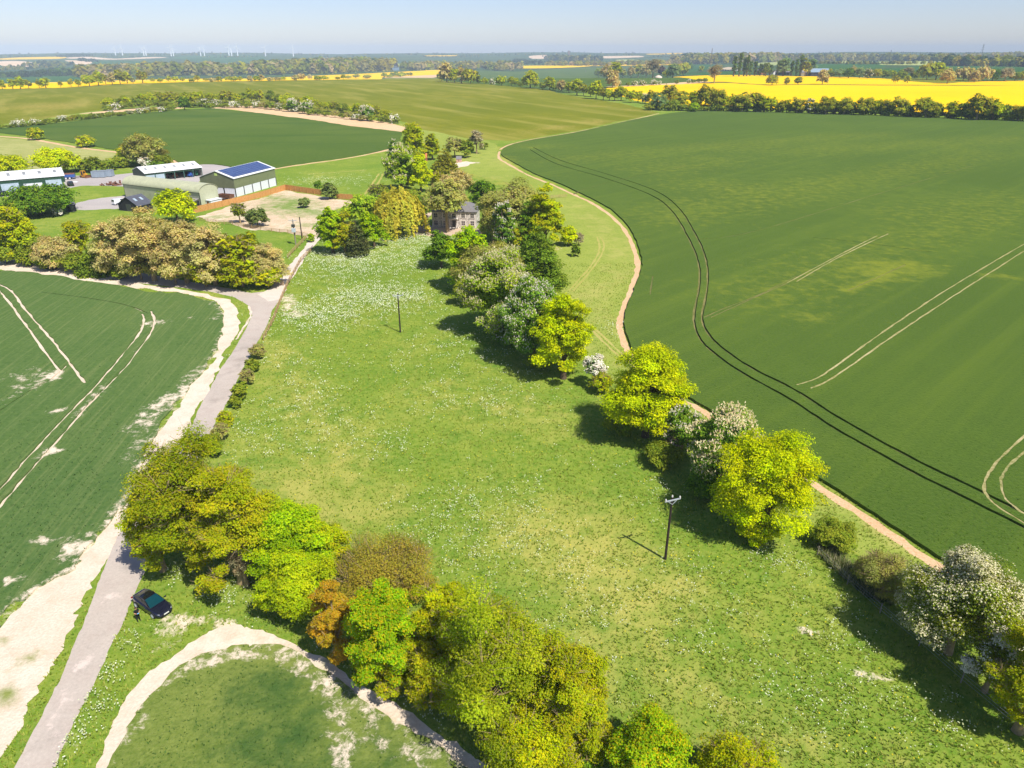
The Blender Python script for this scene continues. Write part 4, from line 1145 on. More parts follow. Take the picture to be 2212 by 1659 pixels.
T(1044, 392, 446, 62, 'green', 'walnut_tree', 'round dark green tree behind the flint house chimney')
T(1229, 488, 530, 38, 'maple', 'field_maple', 'small isolated yellow green tree on the mown grass right of the grove')
T(1250, 503, 530, 22, 'grey', 'bare_shrub', 'small grey leafless shrub beside the isolated yellow green tree', 'shrub')
T(1243, 527, 553, 22, 'green', 'young_tree', 'tiny leaning young tree on the mown grass below the grey shrub', pal='conifer')
T(964, 397, 480, 92, 'brown', 'bare_tree', 'brown tree on a dark trunk standing in front of the flint house', trunk_px=500, bare=.3)
T(985, 370, 432, 76, 'tan', 'bare_tree', 'pale tan tree behind the brown tree at the flint house')
T(905, 425, 470, 50, 'green', 'garden_shrub', 'dark green shrubs between the weeping willow and the brown house tree', 'shrub')
for cx, yt, yb, w, kd, lb in [(1345, 880, 940, 70, 'bush', 'shady green bush at the left foot of the pointed yellow green tree'), (1430, 960, 1010, 80, 'bush', 'dark bush below the bare dead branches'), (1530, 1020, 1085, 80, 'green', 'shaded green bush under the pinkish chestnut'),
                              (1170, 760, 800, 60, 'bush', 'shaded bush under the dark chestnut with white candles'), (1100, 700, 745, 70, 'chestnut', 'low chestnut growth under the broad cream flowering chestnut'), (1010, 600, 660, 60, 'bush', 'brown green bush at the foot of the rounded brown tree'), (1640, 1110, 1175, 90, 'maple', 'low yellow green growth at the foot of the largest yellow green tree')]:
    T(cx, yt, yb, w, kd, 'understory_bush', lb, 'bush')
# left of the house
T(860, 406, 506, 104, 'willow', 'weeping_willow', 'golden weeping willow left of the flint house')
T(790, 420, 490, 84, 'lime', 'sycamore_tree', 'rounded fresh green tree behind the weeping willow, left side', pal='lime2')
T(806, 462, 532, 62, 'lime', 'sycamore_tree', 'lime green tree in front of the weeping willow beside the dark conifer')
T(715, 455, 545, 66, 'lime', 'sycamore_tree', 'bright green tree at the left end of the clump by the chalk track')
T(742, 463, 545, 60, 'olive', 'hedge_tree', 'brown green tree in the clump between bright green trees by the track')
T(770, 470, 556, 46, 'darkcon', 'pine_tree', 'thin dark conifer on a bare trunk at the front of the clump by the track', trunk_px=552)
T(865, 318, 406, 64, 'chestnut_bright', 'chestnut_tree', 'chestnut with cream candles behind the weeping willow, on the far side of the paddock')
T(850, 305, 345, 30, 'chestnut', 'chestnut_tree', 'small chestnut top behind the cream candle chestnut in the paddock')
T(892, 265, 345, 50, 'maple', 'field_maple', 'tall yellow green tree nearest the tan ploughed strip', pal='olivelime')
T(908, 341, 412, 46, 'maple', 'field_maple', 'yellow green tree directly in front of the cedar')
T(933, 288, 342, 30, 'maple', 'field_maple', 'slim yellow green tree behind the cedar', pal='olivelime')
T(960, 316, 370, 52, 'goldcon', 'cedar_tree', 'olive gold cedar with flat layered branches')
T(945, 372, 400, 34, 'olive', 'garden_shrub', 'olive shrub at the foot of the cedar', 'shrub')
T(877, 380, 405, 30, 'olivelime', 'garden_shrub', 'yellowish shrub at the foot of the cream candle chestnut', 'shrub')
T(982, 298, 338, 42, 'brown', 'bare_tree', 'rounded brown tree behind the cedar near the small brick shed')
T(1007, 296, 338, 40, 'bush', 'hedge_tree', 'green brown tree between the rounded brown tree and the grey tree')
T(1029, 279, 329, 30, 'grey', 'bare_tree', 'tall grey leafless tree by the head of the mown strip')
T(1046, 306, 322, 18, 'bush', 'hedge_shrub', 'small shrub right of the tall grey tree', 'shrub')
T(815, 400, 428, 44, 'brown', 'scrub_bush', 'brown scrub beside the wheel tracks in the paddock', 'bush', pal='bush')
T(890, 410, 432, 40, 'bush', 'garden_shrub', 'low green shrub behind the weeping willow', 'shrub')

# near row by the road
T(395, 947, 1232, 235, 'olivelime', 'hornbeam_tree', 'biggest olive green tree overhanging the road behind the parked dark car', pal='olive2', cov=1.35)
T(330, 1050, 1235, 110, 'olivelime', 'hornbeam_tree', 'lower leafy tree leaning over the road edge left of the big olive tree', cov=1.2)
T(500, 1010, 1270, 190, 'olive', 'hornbeam_tree', 'thinly leaved brown green tree showing its twigs right of the big olive tree')
T(522, 1140, 1268, 70, 'grey', 'dead_tree', 'cluster of bare pale stems standing at the front of the near row', cov=.25)
T(625, 1092, 1268, 170, 'lime', 'sycamore_tree', 'rounded vivid green tree in the middle of the near row')
T(700, 1130, 1230, 110, 'lime', 'sycamore_tree', 'green tree tucked behind the vivid green tree on the meadow side', pal='olivelime')
T(640, 1195, 1338, 150, 'lime', 'beech_tree', 'yellow green beech drooping in front of the vivid green tree', pal='yellowlime')
T(708, 1256, 1290, 26, 'whitebush', 'hawthorn_bush', 'small spray of white blossom between the beech and the orange tree', 'bush')
T(825, 1190, 1312, 214, 'bronze', 'thorn_bush', 'wide bronze brown bush behind the orange tree, on the meadow side', 'bush')
T(722, 1264, 1432, 96, 'orange', 'copper_tree', 'orange bronze tree beside the chalk track')
T(822, 1266, 1502, 150, 'lime', 'sycamore_tree', 'vivid green tree with some yellow leaves right of the orange tree', pal='limey', cov=.85)
T(845, 1400, 1510, 90, 'olive', 'thorn_bush', 'twiggy golden brown shrub below the vivid green tree by the chalk track', 'bush')
T(952, 1258, 1480, 130, 'olivelime', 'hedge_tree', 'olive green tree in the middle of the near row, behind the twiggy golden shrub')
T(930, 1400, 1540, 110, 'olivelime', 'hedge_tree', 'small olive tree by the chalk track between two bigger green trees', pal='olive')
T(1075, 1290, 1640, 270, 'olivelime', 'field_maple', 'broad dense olive green tree at the bottom centre', pal='olive3', cov=1.15)
T(1225, 1392, 1650, 180, 'olive', 'field_maple', 'brown tinged olive tree right of the broad olive tree at the bottom')
T(1150, 1540, 1730, 200, 'olivelime', 'field_maple', 'leafy yellow green tree cut by the bottom edge below the broad olive tree')
T(1255, 1602, 1680, 76, 'green', 'elder_bush', 'small dark green bush at the bottom edge', 'bush')
T(1405, 1556, 1740, 190, 'lime', 'sycamore_tree', 'vivid green tree with orange shoots cut by the bottom edge', pal='limey')
T(1600, 1608, 1760, 180, 'olivelime', 'hedge_tree', 'olive yellow tree top at the bottom edge, right of the vivid green one')

# shrubs along the road side of the meadow
for i, (cx, yt, yb, w, kd, lb) in enumerate([(556, 745, 775, 34, 'brown', 'brown shrub where the rail fence ends at the road bend'), (545, 775, 803, 30, 'bush', 'green shrub just below the fence end by the road'), (533, 800, 830, 32, 'brown', 'brownish shrub halfway along the road side of the meadow'),
        (520, 826, 862, 36, 'bush', 'bushy green shrub on the road side of the meadow'), (507, 855, 882, 28, 'bush', 'low shrub on the narrow verge beside the road'), (487, 888, 925, 34, 'olivelime', 'olive green shrub beside the road near the big olive tree'), (478, 915, 950, 36, 'brown', 'twiggy brown shrub beside the road near the big olive tree'), (460, 935, 985, 44, 'bush', 'dense green shrub touching the big olive tree by the road')]):
    T(cx, yt, yb, w, kd, 'roadside_shrub', lb, 'shrub', group='shrubs along the road side of the meadow')

# the brown belt of trees above the junction
BELT = [(28, 442, 560, 80, 'olivelime', 'yellow green tree at the left edge of the picture above the road'), (75, 492, 565, 70, 'bush', 'dark green bush below the yellow green tree at the left edge'), (118, 505, 578, 80, 'tan', 'tan tree left of the narrow brown green tree in the belt'),
        (168, 458, 562, 62, 'olive', 'narrow brown green tree standing above the belt'), (205, 520, 590, 70, 'conifer', 'dark conifer low at the front of the brown belt'), (255, 462, 596, 96, 'tan', 'tall tan tree near the black barn'),
        (320, 452, 604, 110, 'tan', 'broad tan tree in front of the black barn, tallest of the belt'), (392, 466, 610, 110, 'tan', 'tan tree right of the broad tan tree'), (455, 476, 614, 100, 'tan', 'tan and olive tree in the middle of the brown belt'),
        (515, 490, 616, 100, 'olive', 'olive brown tree near the right end of the belt'), (575, 522, 616, 84, 'tan', 'last tan tree of the belt beside the chalk track'), (520, 545, 622, 90, 'olive', 'golden olive tree at the front right of the belt'),
        (440, 545, 620, 80, 'olive', 'olive tree at the front of the belt above the road'), (575, 565, 622, 60, 'olivelime', 'yellow green tree at the right front corner of the belt'), (300, 545, 606, 80, 'brown', 'brown tree at the front of the belt above the road'), (375, 552, 614, 76, 'brown', 'brown olive tree at the front of the belt, right of the brown one')]
for cx, yt, yb, w, kd, lb in BELT:
    T(cx, yt + (14 if yt > 450 and yt < 500 else 6), yb, w * 1.06, kd, {'conifer': 'yew_tree', 'bush': 'hedge_shrub'}.get(kd, 'ash_tree'), lb, group='trees of the brown belt above the road')
for i, (cx, yt, yb, w) in enumerate([(10, 530, 570, 60), (60, 540, 574, 56), (110, 548, 582, 56), (160, 552, 588, 56), (215, 560, 596, 50), (262, 575, 602, 40)]):
    T(cx, yt, yb, w, 'hedge', 'hedge_shrub', nth(i) + ' dark hedge shrub from the left at the foot of the brown belt', 'shrub', group='hedge shrubs at the foot of the belt', pal='bush')
T(378, 412, 482, 88, 'maple', 'field_maple', 'bright yellow green tree in front of the pale arched barn')

# farm trees
T(80, 403, 466, 128, 'green', 'hedge_mass', 'big rounded mass of green bushes in front of the left workshop', 'bush')
T(25, 445, 480, 60, 'bush', 'hedge_shrub', 'dull green bush at the left edge beside the big bush mass', 'bush')
T(125, 446, 466, 18, 'whitebush', 'hawthorn_bush', 'small white blossom bush beside the little black shed', 'bush', bare=.05)
T(118, 322, 374, 88, 'maple', 'field_maple', 'bright yellow green tree behind the left workshop roof')
T(15, 339, 378, 82, 'maple', 'field_maple', 'yellow green tree cut by the left edge behind the workshop')
T(76, 276, 301, 31, 'maple', 'field_maple', 'small round yellow tree alone beside the dirt track, left one', pal='olivelime')
T(185, 293, 317, 37, 'olivelime', 'field_maple', 'small round yellow green tree beside the dirt track, right one')
T(312, 292, 356, 86, 'olive', 'willow_tree', 'wide brown olive tree behind the open shed', pal='brown', cov=1.4)
T(275, 311, 352, 48, 'olivelime', 'hedge_tree', 'yellow olive tree left of the wide brown olive tree')
T(316, 345, 363, 26, 'whitebush', 'hawthorn_bush', 'white blossoming hawthorn at the gable of the open shed', 'bush', bare=.05)
for i, (cx, yt, yb, w, kd) in enumerate([(160, 335, 368, 34, 'brown'), (183, 345, 370, 30, 'bush'), (206, 338, 372, 36, 'bush'), (235, 345, 368, 32, 'bush'), (258, 340, 362, 34, 'bush'), (350, 335, 360, 40, 'bush'), (340, 350, 365, 30, 'green')]):
    T(cx, yt, yb, w, kd, 'hedge_shrub', nth(i) + ' shrub from the left in the line behind the grey containers', 'shrub', group='shrubs behind the farm yard')
# bushes on the stripped plot
T(516, 438, 482, 34, 'grey', 'willow_bush', 'thin half bare tree on the stripped plot beside a denser bush', trunk_px=482, pal='bush', cov=1.3)
T(554, 450, 489, 46, 'bush', 'willow_bush', 'rounded pale green bush on the stripped plot by the rail fence', 'bush', pal='pale2')
T(659, 427, 448, 26, 'bush', 'willow_bush', 'small round bush in the middle of the stripped plot', 'bush', pal='pale2')
T(711, 396, 429, 34, 'bush', 'willow_bush', 'pale green bush at the gap in the orange board fence', 'bush', pal='pale2')
T(685, 390, 411, 18, 'bush', 'conifer_bush', 'small dark shrub behind the orange board fence', 'shrub', pal='green')
T(672, 505, 522, 16, 'lime', 'young_shrub', 'tiny bright green shrub by the farm gate', 'shrub')
T(818, 420, 452, 12, 'grey', 'bare_sapling', 'thin bare sapling at the end of the orange fence', 'shrub')


# ---------------------------------------------------------------- lines of trees further off
def line(pts, n, hpx, wpx, kinds, name, what, cat, group, jx=3, jy=1.5, order='from the left'):
    """n plants along a line in the picture; what says what each looks like by kind"""
    P = np.array(pts, float); seg = np.r_[0, np.cumsum(np.hypot(*np.diff(P, axis=0).T))]
    xs = []
    for i in range(n):
        s = (i + .5) / n * seg[-1]
        xs.append((np.interp(s, seg, P[:, 0]) + random.uniform(-jx, jx), np.interp(s, seg, P[:, 1]) + random.uniform(-jy, jy)))
    xs.sort()
    for i, (x, y) in enumerate(xs):
        kd = kinds[int(random.random() * len(kinds))] if not isinstance(kinds, dict) else kinds.get(i, kinds['else'][int(random.random() * len(kinds['else']))])
        hh = random.uniform(*hpx); ww = random.uniform(*wpx)
        plant((x, y - hh, y, ww), kd, name, '%s, %s %s' % (what.get(kd, what['*']), nth(i), order), cat, group)


random.seed(21)
# hedge behind the mid wheat field: yellow green crowns behind, blossom and scrub in front
line(Z1([(900, 660), (1200, 640), (1500, 620), (2212, 600)]) + Z2([(300, 640), (640, 690), (1130, 745)]), 34, (15, 25), (20, 32), ['faryellow', 'faryellow', 'bush', 'olive'], 'hedge_tree',
     {'faryellow': 'yellow green tree in the back row of the mid hedge', 'bush': 'dull green tree in the back row of the mid hedge', '*': 'brownish tree in the back row of the mid hedge'}, 'tree', 'back row of the hedge beyond the round wheat field')
line(Z1([(900, 682), (1200, 664), (1500, 650), (1800, 655), (2212, 662)]) + Z2([(200, 680), (500, 720), (900, 765), (1220, 798)]), 38, (9, 16), (16, 26), ['hawthorn', 'bush', 'brown', 'bush', 'bush'], 'hedge_shrub',
     {'hawthorn': 'white blossoming hawthorn in the front row of the mid hedge', 'bush': 'dark green shrub in the front row of the mid hedge', '*': 'brown shrub in the front row of the mid hedge'}, 'shrub', 'front row of the hedge beyond the round wheat field')
T(397, 212, 237, 25, 'green', 'round_tree', 'dense round dark green tree standing out of the hedge beyond the round wheat field')
for cx, yt, yb, lb in [(632, 216, 240, 'first'), (662, 217, 244, 'second'), (792, 232, 259, 'third')]:
    T(cx, yt, yb, 27, 'chestnut', 'chestnut_tree', lb + ' pale flowering chestnut from the left in the hedge beyond the round wheat field')
line(Z1([(0, 835), (180, 820), (400, 800), (520, 780), (800, 752), (1100, 722), (1500, 680)]), 30, (7, 12), (13, 21), ['bush', 'bush', 'hawthorn', 'olive'], 'hedge_shrub',
     {'hawthorn': 'white blossoming shrub in the thin hedge at far left', 'bush': 'green shrub in the thin hedge at far left', '*': 'brown green shrub in the thin hedge at far left'}, 'shrub', 'shrubs of the thin hedge left of the round wheat field', jx=6)
# trees along the yellow strip on the left
for i, (a, b, c, w, kd) in enumerate([(10, 422, 495, 60, 'faryellow'), (100, 412, 494, 60, 'faryellow'), (165, 396, 492, 80, 'faryellow'), (240, 425, 490, 60, 'fartree'), (385, 408, 486, 80, 'faryellow'), (330, 415, 484, 50, 'fartree'), (515, 430, 480, 40, 'fartree'), (605, 415, 475, 50, 'fartree'), (668, 420, 474, 50, 'faryellow'),
                                      (760, 380, 470, 100, 'faryellow'), (835, 350, 460, 90, 'faryellow'), (900, 375, 455, 70, 'fartree'), (955, 360, 455, 70, 'tan'), (1022, 345, 452, 90, 'fartree'), (1085, 355, 445, 80, 'faryellow'), (1140, 400, 447, 34, 'hawthorn'), (1217, 345, 442, 90, 'fartree')]):
    T(a * .2514, 66.7 + b * .2514, 66.7 + c * .2514, w * .2514, kd, 'strip_tree', nth(i) + ' tree from the left along the far yellow strip' + {'hawthorn': ', small and white', 'tan': ', pale tan'}.get(kd, ''), group='trees along the yellow strip on the left')
line(Z1([(1300, 438), (1700, 435), (2212, 428)]) + Z2([(340, 420), (600, 418), (960, 405)]), 30, (5, 12), (10, 19), ['fartree', 'fartree', 'faryellow', 'tan'], 'strip_tree',
     {'faryellow': 'lime little tree in the gappy line before the yellow strip', 'tan': 'tan little tree in the gappy line before the yellow strip', '*': 'olive little tree in the gappy line before the yellow strip'}, 'tree', 'gappy line of trees before the far yellow strip', jx=6)
line(Z2([(1080, 400), (1200, 390), (1300, 385)]), 7, (6, 9), (14, 20), ['bush', 'faryellow'], 'hedge_shrub', {'faryellow': 'yellow green bush at the right end of the far yellow strip', '*': 'dark bush at the right end of the far yellow strip'}, 'bush', 'bushes at the right end of the far yellow strip')
# hedge between the olive field and the far green field
for i, (a, b, c, w, kd) in enumerate([(1625, 285, 430, 130, 'tan'), (1690, 330, 436, 100, 'faryellow'), (1580, 360, 425, 70, 'bush'), (1750, 300, 440, 80, 'tan'), (1830, 340, 447, 130, 'fartree'), (1900, 400, 450, 50, 'bush'), (1955, 405, 455, 60, 'faryellow'), (2015, 410, 460, 40, 'hawthorn'), (2095, 390, 465, 90, 'faryellow'), (2180, 395, 468, 80, 'faryellow')]):
    T(556.2 + a * .2514, 66.7 + b * .2514, 66.7 + c * .2514, w * .2514, kd, 'hedge_tree', nth(i) + ' tree from the left in the clump above the olive field' + {'hawthorn': ', small with white blossom', 'tan': ', tan'}.get(kd, ''), group='clump at the top end of the olive field')
T(1145.5, 153, 188.5, 34, 'maple', 'oak_tree', 'big round yellow green oak alone on the hedge of the olive field', pal='olivelime')
for i, (a, b, c, w, kd) in enumerate([(0, 405, 470, 60, 'faryellow'), (50, 440, 480, 60, 'bush'), (240, 440, 500, 60, 'bush'), (300, 400, 503, 100, 'faryellow'), (345, 455, 510, 50, 'bush'), (400, 430, 515, 80, 'tan'), (465, 440, 530, 90, 'faryellow'), (535, 412, 545, 100, 'faryellow'), (590, 460, 552, 80, 'fartree'),
                                      (650, 470, 560, 80, 'bush'), (700, 428, 575, 120, 'faryellow'), (760, 490, 588, 80, 'fartree'), (815, 500, 592, 80, 'faryellow'), (860, 500, 595, 60, 'bush')]):
    T(1112.4 + a * .2514, 66.7 + b * .2514, 66.7 + c * .2514, w * .2514, kd, 'hedge_tree', nth(i) + ' tree from the left in the hedge running down beside the olive field', group='hedge beside the olive field')
# hedge in front of the big yellow field
HY = [(915, 478, 590, 110, 'faryellow'), (1000, 515, 605, 90, 'faryellow'), (1060, 520, 605, 90, 'faryellow'), (1120, 545, 615, 60, 'hawthorn'), (1180, 512, 618, 100, 'fartree'), (1240, 545, 670, 140, 'pale'), (1330, 470, 615, 150, 'olive'), (1320, 600, 675, 100, 'pale'), (1420, 515, 660, 100, 'fartree'), (1450, 520, 650, 90, 'faryellow'),
      (1540, 515, 660, 110, 'faryellow'), (1640, 470, 670, 160, 'fartree'), (1540, 620, 690, 90, 'lime'), (1740, 500, 675, 170, 'fartree'), (1800, 560, 680, 100, 'faryellow'), (1880, 545, 680, 120, 'faryellow'), (1960, 535, 685, 150, 'fartree'), (2060, 535, 685, 180, 'olive'), (2150, 560, 690, 90, 'faryellow')]
HY4 = [(45, 572, 690, 120, 'faryellow'), (130, 600, 695, 80, 'fartree'), (180, 590, 695, 80, 'faryellow'), (270, 575, 698, 130, 'fartree'), (365, 585, 700, 80, 'hawthorn'), (430, 620, 702, 70, 'bush'), (520, 563, 708, 140, 'fartree'), (600, 590, 706, 100, 'faryellow'), (675, 570, 710, 120, 'fartree'), (740, 600, 712, 80, 'bush'), (850, 570, 714, 150, 'fartree'),
       (950, 590, 716, 120, 'faryellow'), (1030, 590, 720, 110, 'fartree'), (1140, 572, 724, 150, 'fartree'), (1230, 620, 728, 90, 'bush'), (1380, 573, 734, 200, 'fartree'), (1470, 620, 736, 90, 'bush'), (1600, 602, 742, 110, 'faryellow'), (1690, 620, 745, 90, 'bush'), (1830, 548, 752, 210, 'fartree'), (1960, 590, 755, 160, 'faryellow'), (2060, 640, 757, 110, 'bush'), (2180, 640, 762, 140, 'fartree'), (2280, 600, 765, 120, 'fartree')]
allh = [(1112.4 + a * .2514, b, c, w, k) for a, b, c, w, k in HY] + [(1655.8 + a * .2514, b, c, w, k) for a, b, c, w, k in HY4]
SPEC['pale'] = dict(pal='pale', n=16, lr=.42, cov=2.0, z0=.0)
allh.sort()
for i, (x, b, c, w, kd) in enumerate(allh):
    look = {'faryellow': 'yellow green tree', 'fartree': 'dark olive tree', 'bush': 'dark green bush', 'hawthorn': 'tree with white blossom', 'pale': 'pale willow bush', 'olive': 'brown olive tree', 'lime': 'bright green bush'}[kd]
    T(x, 66.7 + b * .2514, 66.7 + c * .2514 + 1, w * .2514, kd, 'hedge_tree', look + ', ' + nth(i) + ' from the left in the hedge before the yellow field', 'tree', group='hedge in front of the big yellow field')
allb = sorted([(x + random.uniform(5, 9), y) for x, y in [(1400 + i * 23, np.interp(1400 + i * 23, [1400, 1640, 1800, 2000, 2212], [236, 240, 244, 252, 259])) for i in range(36)]])
for i, (x, y) in enumerate(allb):
    T(x, y - random.uniform(8, 15), y + 1.5, random.uniform(22, 34), 'hedge', 'hedge_shrub', nth(i) + ' low dark shrub from the left under the yellow field hedge trees', 'shrub', group='low shrubs under the hedge before the big yellow field')
# between and beyond the yellow fields
for i, (a, b, c, w, kd) in enumerate([(840, 345, 480, 110, 'tan'), (900, 440, 475, 40, 'hawthorn'), (970, 440, 476, 40, 'bush'), (1025, 432, 472, 45, 'hawthorn'), (1095, 435, 468, 55, 'hawthorn'), (1190, 430, 465, 60, 'hawthorn'), (1245, 435, 462, 30, 'hawthorn'), (1392, 425, 455, 36, 'bush'), (1495, 425, 450, 30, 'hawthorn'), (1535, 420, 447, 40, 'bush'), (1585, 412, 443, 60, 'bush'), (1635, 410, 440, 45, 'bush'), (1720, 285, 440, 120, 'grey')]):
    look = {'tan': 'tan tree', 'hawthorn': 'white blossoming shrub', 'bush': 'dark shrub', 'grey': 'tall half bare tree'}[kd]
    T(1112.4 + a * .2514, 66.7 + b * .2514, 66.7 + c * .2514, w * .2514, kd, 'boundary_tree', look + ', ' + nth(i) + ' from the left between the two yellow fields', group='plants between the two yellow fields')
for i, (a, b, c, w, kd) in enumerate([(52, 380, 462, 95, 'olive'), (175, 395, 460, 45, 'olive'), (275, 395, 458, 65, 'bush'), (488, 340, 452, 90, 'tan'), (1110, 390, 445, 66, 'fartree'), (1215, 388, 444, 60, 'faryellow'), (1566, 330, 445, 120, 'tan'), (1796, 345, 436, 80, 'tan')]):
    T(1655.8 + a * .2514, 66.7 + b * .2514, 66.7 + c * .2514, w * .2514, kd, 'field_tree', nth(i) + ' lone tree from the left standing in the big yellow field', group='lone trees in the yellow field')
for i, (a, b, c, w, kd) in enumerate([(720, 330, 395, 80, 'bush'), (790, 310, 400, 110, 'tan'), (870, 265, 398, 100, 'faryellow'), (930, 300, 398, 90, 'fartree'), (1000, 270, 395, 100, 'tan'), (1060, 290, 392, 90, 'fartree'), (1130, 258, 390, 120, 'tan'), (1190, 280, 392, 100, 'grey'), (1250, 280, 392, 90, 'red'), (1315, 335, 398, 80, 'faryellow'), (1360, 290, 395, 110, 'pale'), (1440, 285, 380, 110, 'fartree'), (1497, 272, 330, 60, 'green'), (1603, 302, 348, 46, 'faryellow')]):
    look = {'tan': 'tan tree', 'bush': 'dark bush', 'faryellow': 'yellow green tree', 'fartree': 'olive tree', 'grey': 'leafless grey tree', 'red': 'reddish brown tree', 'pale': 'pale green tree', 'green': 'dark green tree'}[kd]
    T(1112.4 + a * .2514, 66.7 + b * .2514, 66.7 + c * .2514, w * .2514, kd, 'copse_tree', look + ', ' + nth(i) + ' from the left in the copse left of the poplars', group='copse left of the poplars')
for i, (x, yt, w) in enumerate([(1587, 119, 11), (1599, 116, 10), (1609, 122, 9), (1615.5, 121, 8), (1622, 130, 9), (1632, 134, 10), (1643, 136, 9), (1652, 137, 10), (1664, 138, 10), (1681, 132, 8), (1695, 135, 8), (1711, 132, 9), (1722, 126, 8), (1731, 120, 9)]):
    T(x, yt, 161.5, w, 'poplar', 'poplar_tree', nth(i) + ' dark columnar poplar from the left by the far farm', group='row of poplars by the far farm')
for i, (a, b, c, w, kd) in enumerate([(1, 270, 382, 60, 'bush'), (150, 232, 378, 110, 'pale'), (340, 240, 380, 90, 'fartree'), (395, 242, 370, 90, 'pale'), (540, 330, 390, 60, 'fartree'), (560, 350, 395, 80, 'bush'), (630, 330, 395, 80, 'pale'), (710, 322, 400, 95, 'green'), (745, 300, 385, 60, 'tan'), (805, 315, 400, 70, 'pale'), (880, 330, 402, 70, 'hawthorn'), (955, 335, 402, 80, 'fartree'), (1030, 345, 402, 80, 'bush'), (1090, 342, 400, 60, 'faryellow'),
                                      (1160, 345, 408, 80, 'bush'), (1215, 310, 405, 100, 'grey'), (1280, 350, 408, 80, 'bush'), (1390, 290, 412, 140, 'fartree'), (1470, 275, 412, 130, 'faryellow'), (1560, 350, 415, 90, 'bush'), (1700, 325, 422, 160, 'tan'), (1790, 345, 424, 110, 'fartree'), (1870, 320, 425, 120, 'tan'), (1950, 332, 425, 110, 'green'), (2060, 320, 425, 130, 'grey'), (2140, 360, 425, 110, 'bush'), (2210, 350, 425, 90, 'fartree')]):
    look = {'tan': 'tan tree', 'bush': 'dark bush', 'faryellow': 'yellow green tree', 'fartree': 'olive tree', 'grey': 'leafless grey tree', 'pale': 'pale green tree', 'green': 'dark green tree', 'hawthorn': 'white blossoming tree'}[kd]
    T(1655.8 + a * .2514, 66.7 + b * .2514, 66.7 + c * .2514, w * .2514, kd, 'boundary_tree', look + ', ' + nth(i) + ' from the left beyond the big yellow field', group='trees on the far side of the big yellow field')


# ---------------------------------------------------------------- distant woods that read as one mass
def wood(pts, hpx, seed, pals, n, leaf=None):
    """a closed wood: outline of its foot in the picture, tree heights in picture points"""
    rng = np.random.default_rng(seed)
    W = np.array([G(a, b)[:2] for a, b in pts]); W = catmull(W, 4)
    mn, mx = W.min(0), W.max(0)
    cs = []; tries = 0
    while len(cs) < n and tries < n * 60:
        tries += 1
        p = rng.uniform(mn, mx)
        if inside(W, p[None])[0]: cs.append(p)
    PP = []; NN = []; SS = []; CC = []; sz = []
    for p in cs:
        g = on_ground(p[0], p[1]); dep = proj(g)[2]
        h = rng.uniform(*hpx) * dep / FPX; R = h * rng.uniform(.42, .62)
        m = 60
        d = unit(rng, m); d[:, 2] = np.abs(d[:, 2])
        q = np.column_stack([d[:, 0] * R, d[:, 1] * R, h * (.35 + .62 * d[:, 2])]) * rng.uniform(.82, 1.06, (m, 1))
        low = rng.random(m) < .3; q[low, 2] *= rng.uniform(.1, .6, low.sum())
        PP.append(q + np.array(g)); NN.append(d * .7 + .5 * unit(rng, m) + np.array([0, 0, .2]))
        pal = np.array(PAL[pals[rng.integers(0, len(pals))]]); c = pal[rng.integers(0, len(pal))] * rng.uniform(.52, .8)
        CC.append(np.repeat((c * rng.uniform(.85, 1.1, (m, 1))), 1, 0)); sz.append(np.full(m, h * .42))
    P = np.concatenate(PP); N = np.concatenate(NN); N /= np.linalg.norm(N, axis=1)[:, None]
    S = np.concatenate(sz); C_ = np.concatenate(CC)
    n_ = len(P)
    t = np.cross(N, unit(rng, n_)); t /= np.maximum(np.linalg.norm(t, axis=1), 1e-6)[:, None]; b = np.cross(N, t)
    a = t * (S / 2)[:, None]; c = b * (S * .4)[:, None]
    co = np.stack([P - a, P - c, P + a, P + c], 1).reshape(-1, 3)
    o = link_mesh('wood', np_mesh('wood', co, quads=np.arange(4 * n_).reshape(-1, 4), col=np.repeat(C_, 4, 0)), None, LEAF)
    return tag(o, kind='stuff')


MIX = ['far', 'olive', 'olivelime', 'tan', 'far', 'brown']
wood([(180, 168), (314, 165), (430, 164), (556, 163), (657, 160), (760, 157), (840, 153), (838, 150), (700, 151), (556, 156), (300, 158), (190, 162)], (14, 25), 1, MIX, 380)
wood([(556, 160), (657, 160), (760, 157), (842, 152), (838, 150), (700, 150), (556, 154)], (16, 25), 2, MIX + ['green'], 160)
wood([(875, 152), (945, 149), (950, 147), (880, 148)], (12, 18), 3, MIX + ['pale'], 40)
wood([(945, 152), (975, 152), (1000, 150), (1060, 153), (1112, 152), (1115, 146), (1000, 144), (950, 146)], (8, 15), 4, MIX, 90)
wood(Z1([(0, 400), (180, 402), (400, 392), (700, 380), (940, 352), (940, 340), (500, 352), (300, 378), (0, 384)]), (7, 12), 5, ['fardark', 'fardark', 'green'], 220)
wood(Z1([(0, 345), (200, 340), (640, 300), (620, 290), (400, 275), (220, 290), (0, 325)]), (4, 7), 6, ['fardark', 'far'], 160)
wood(Z1([(520, 228), (770, 222), (780, 216), (520, 216)]), (3, 5), 7, ['fardark'], 70)
wood(Z1([(690, 262), (820, 272), (830, 262), (700, 250)]), (3, 6), 8, ['fardark'], 40)
wood(Z1([(1540, 300), (2212, 318), (2212, 305), (1560, 285)]), (4, 7), 9, ['fardark', 'far'], 120)
wood(Z2([(0, 318), (320, 312), (320, 300), (0, 300)]), (5, 8), 10, ['fardark', 'red', 'far'], 80)
wood(Z3([(280, 255), (480, 262), (720, 262), (700, 250), (300, 242)]) , (6, 12), 11, ['fardark', 'far'], 120)
wood(Z3([(0, 285), (250, 295), (420, 285), (100, 262), (0, 262)]), (3, 6), 12, ['fardark'], 80)
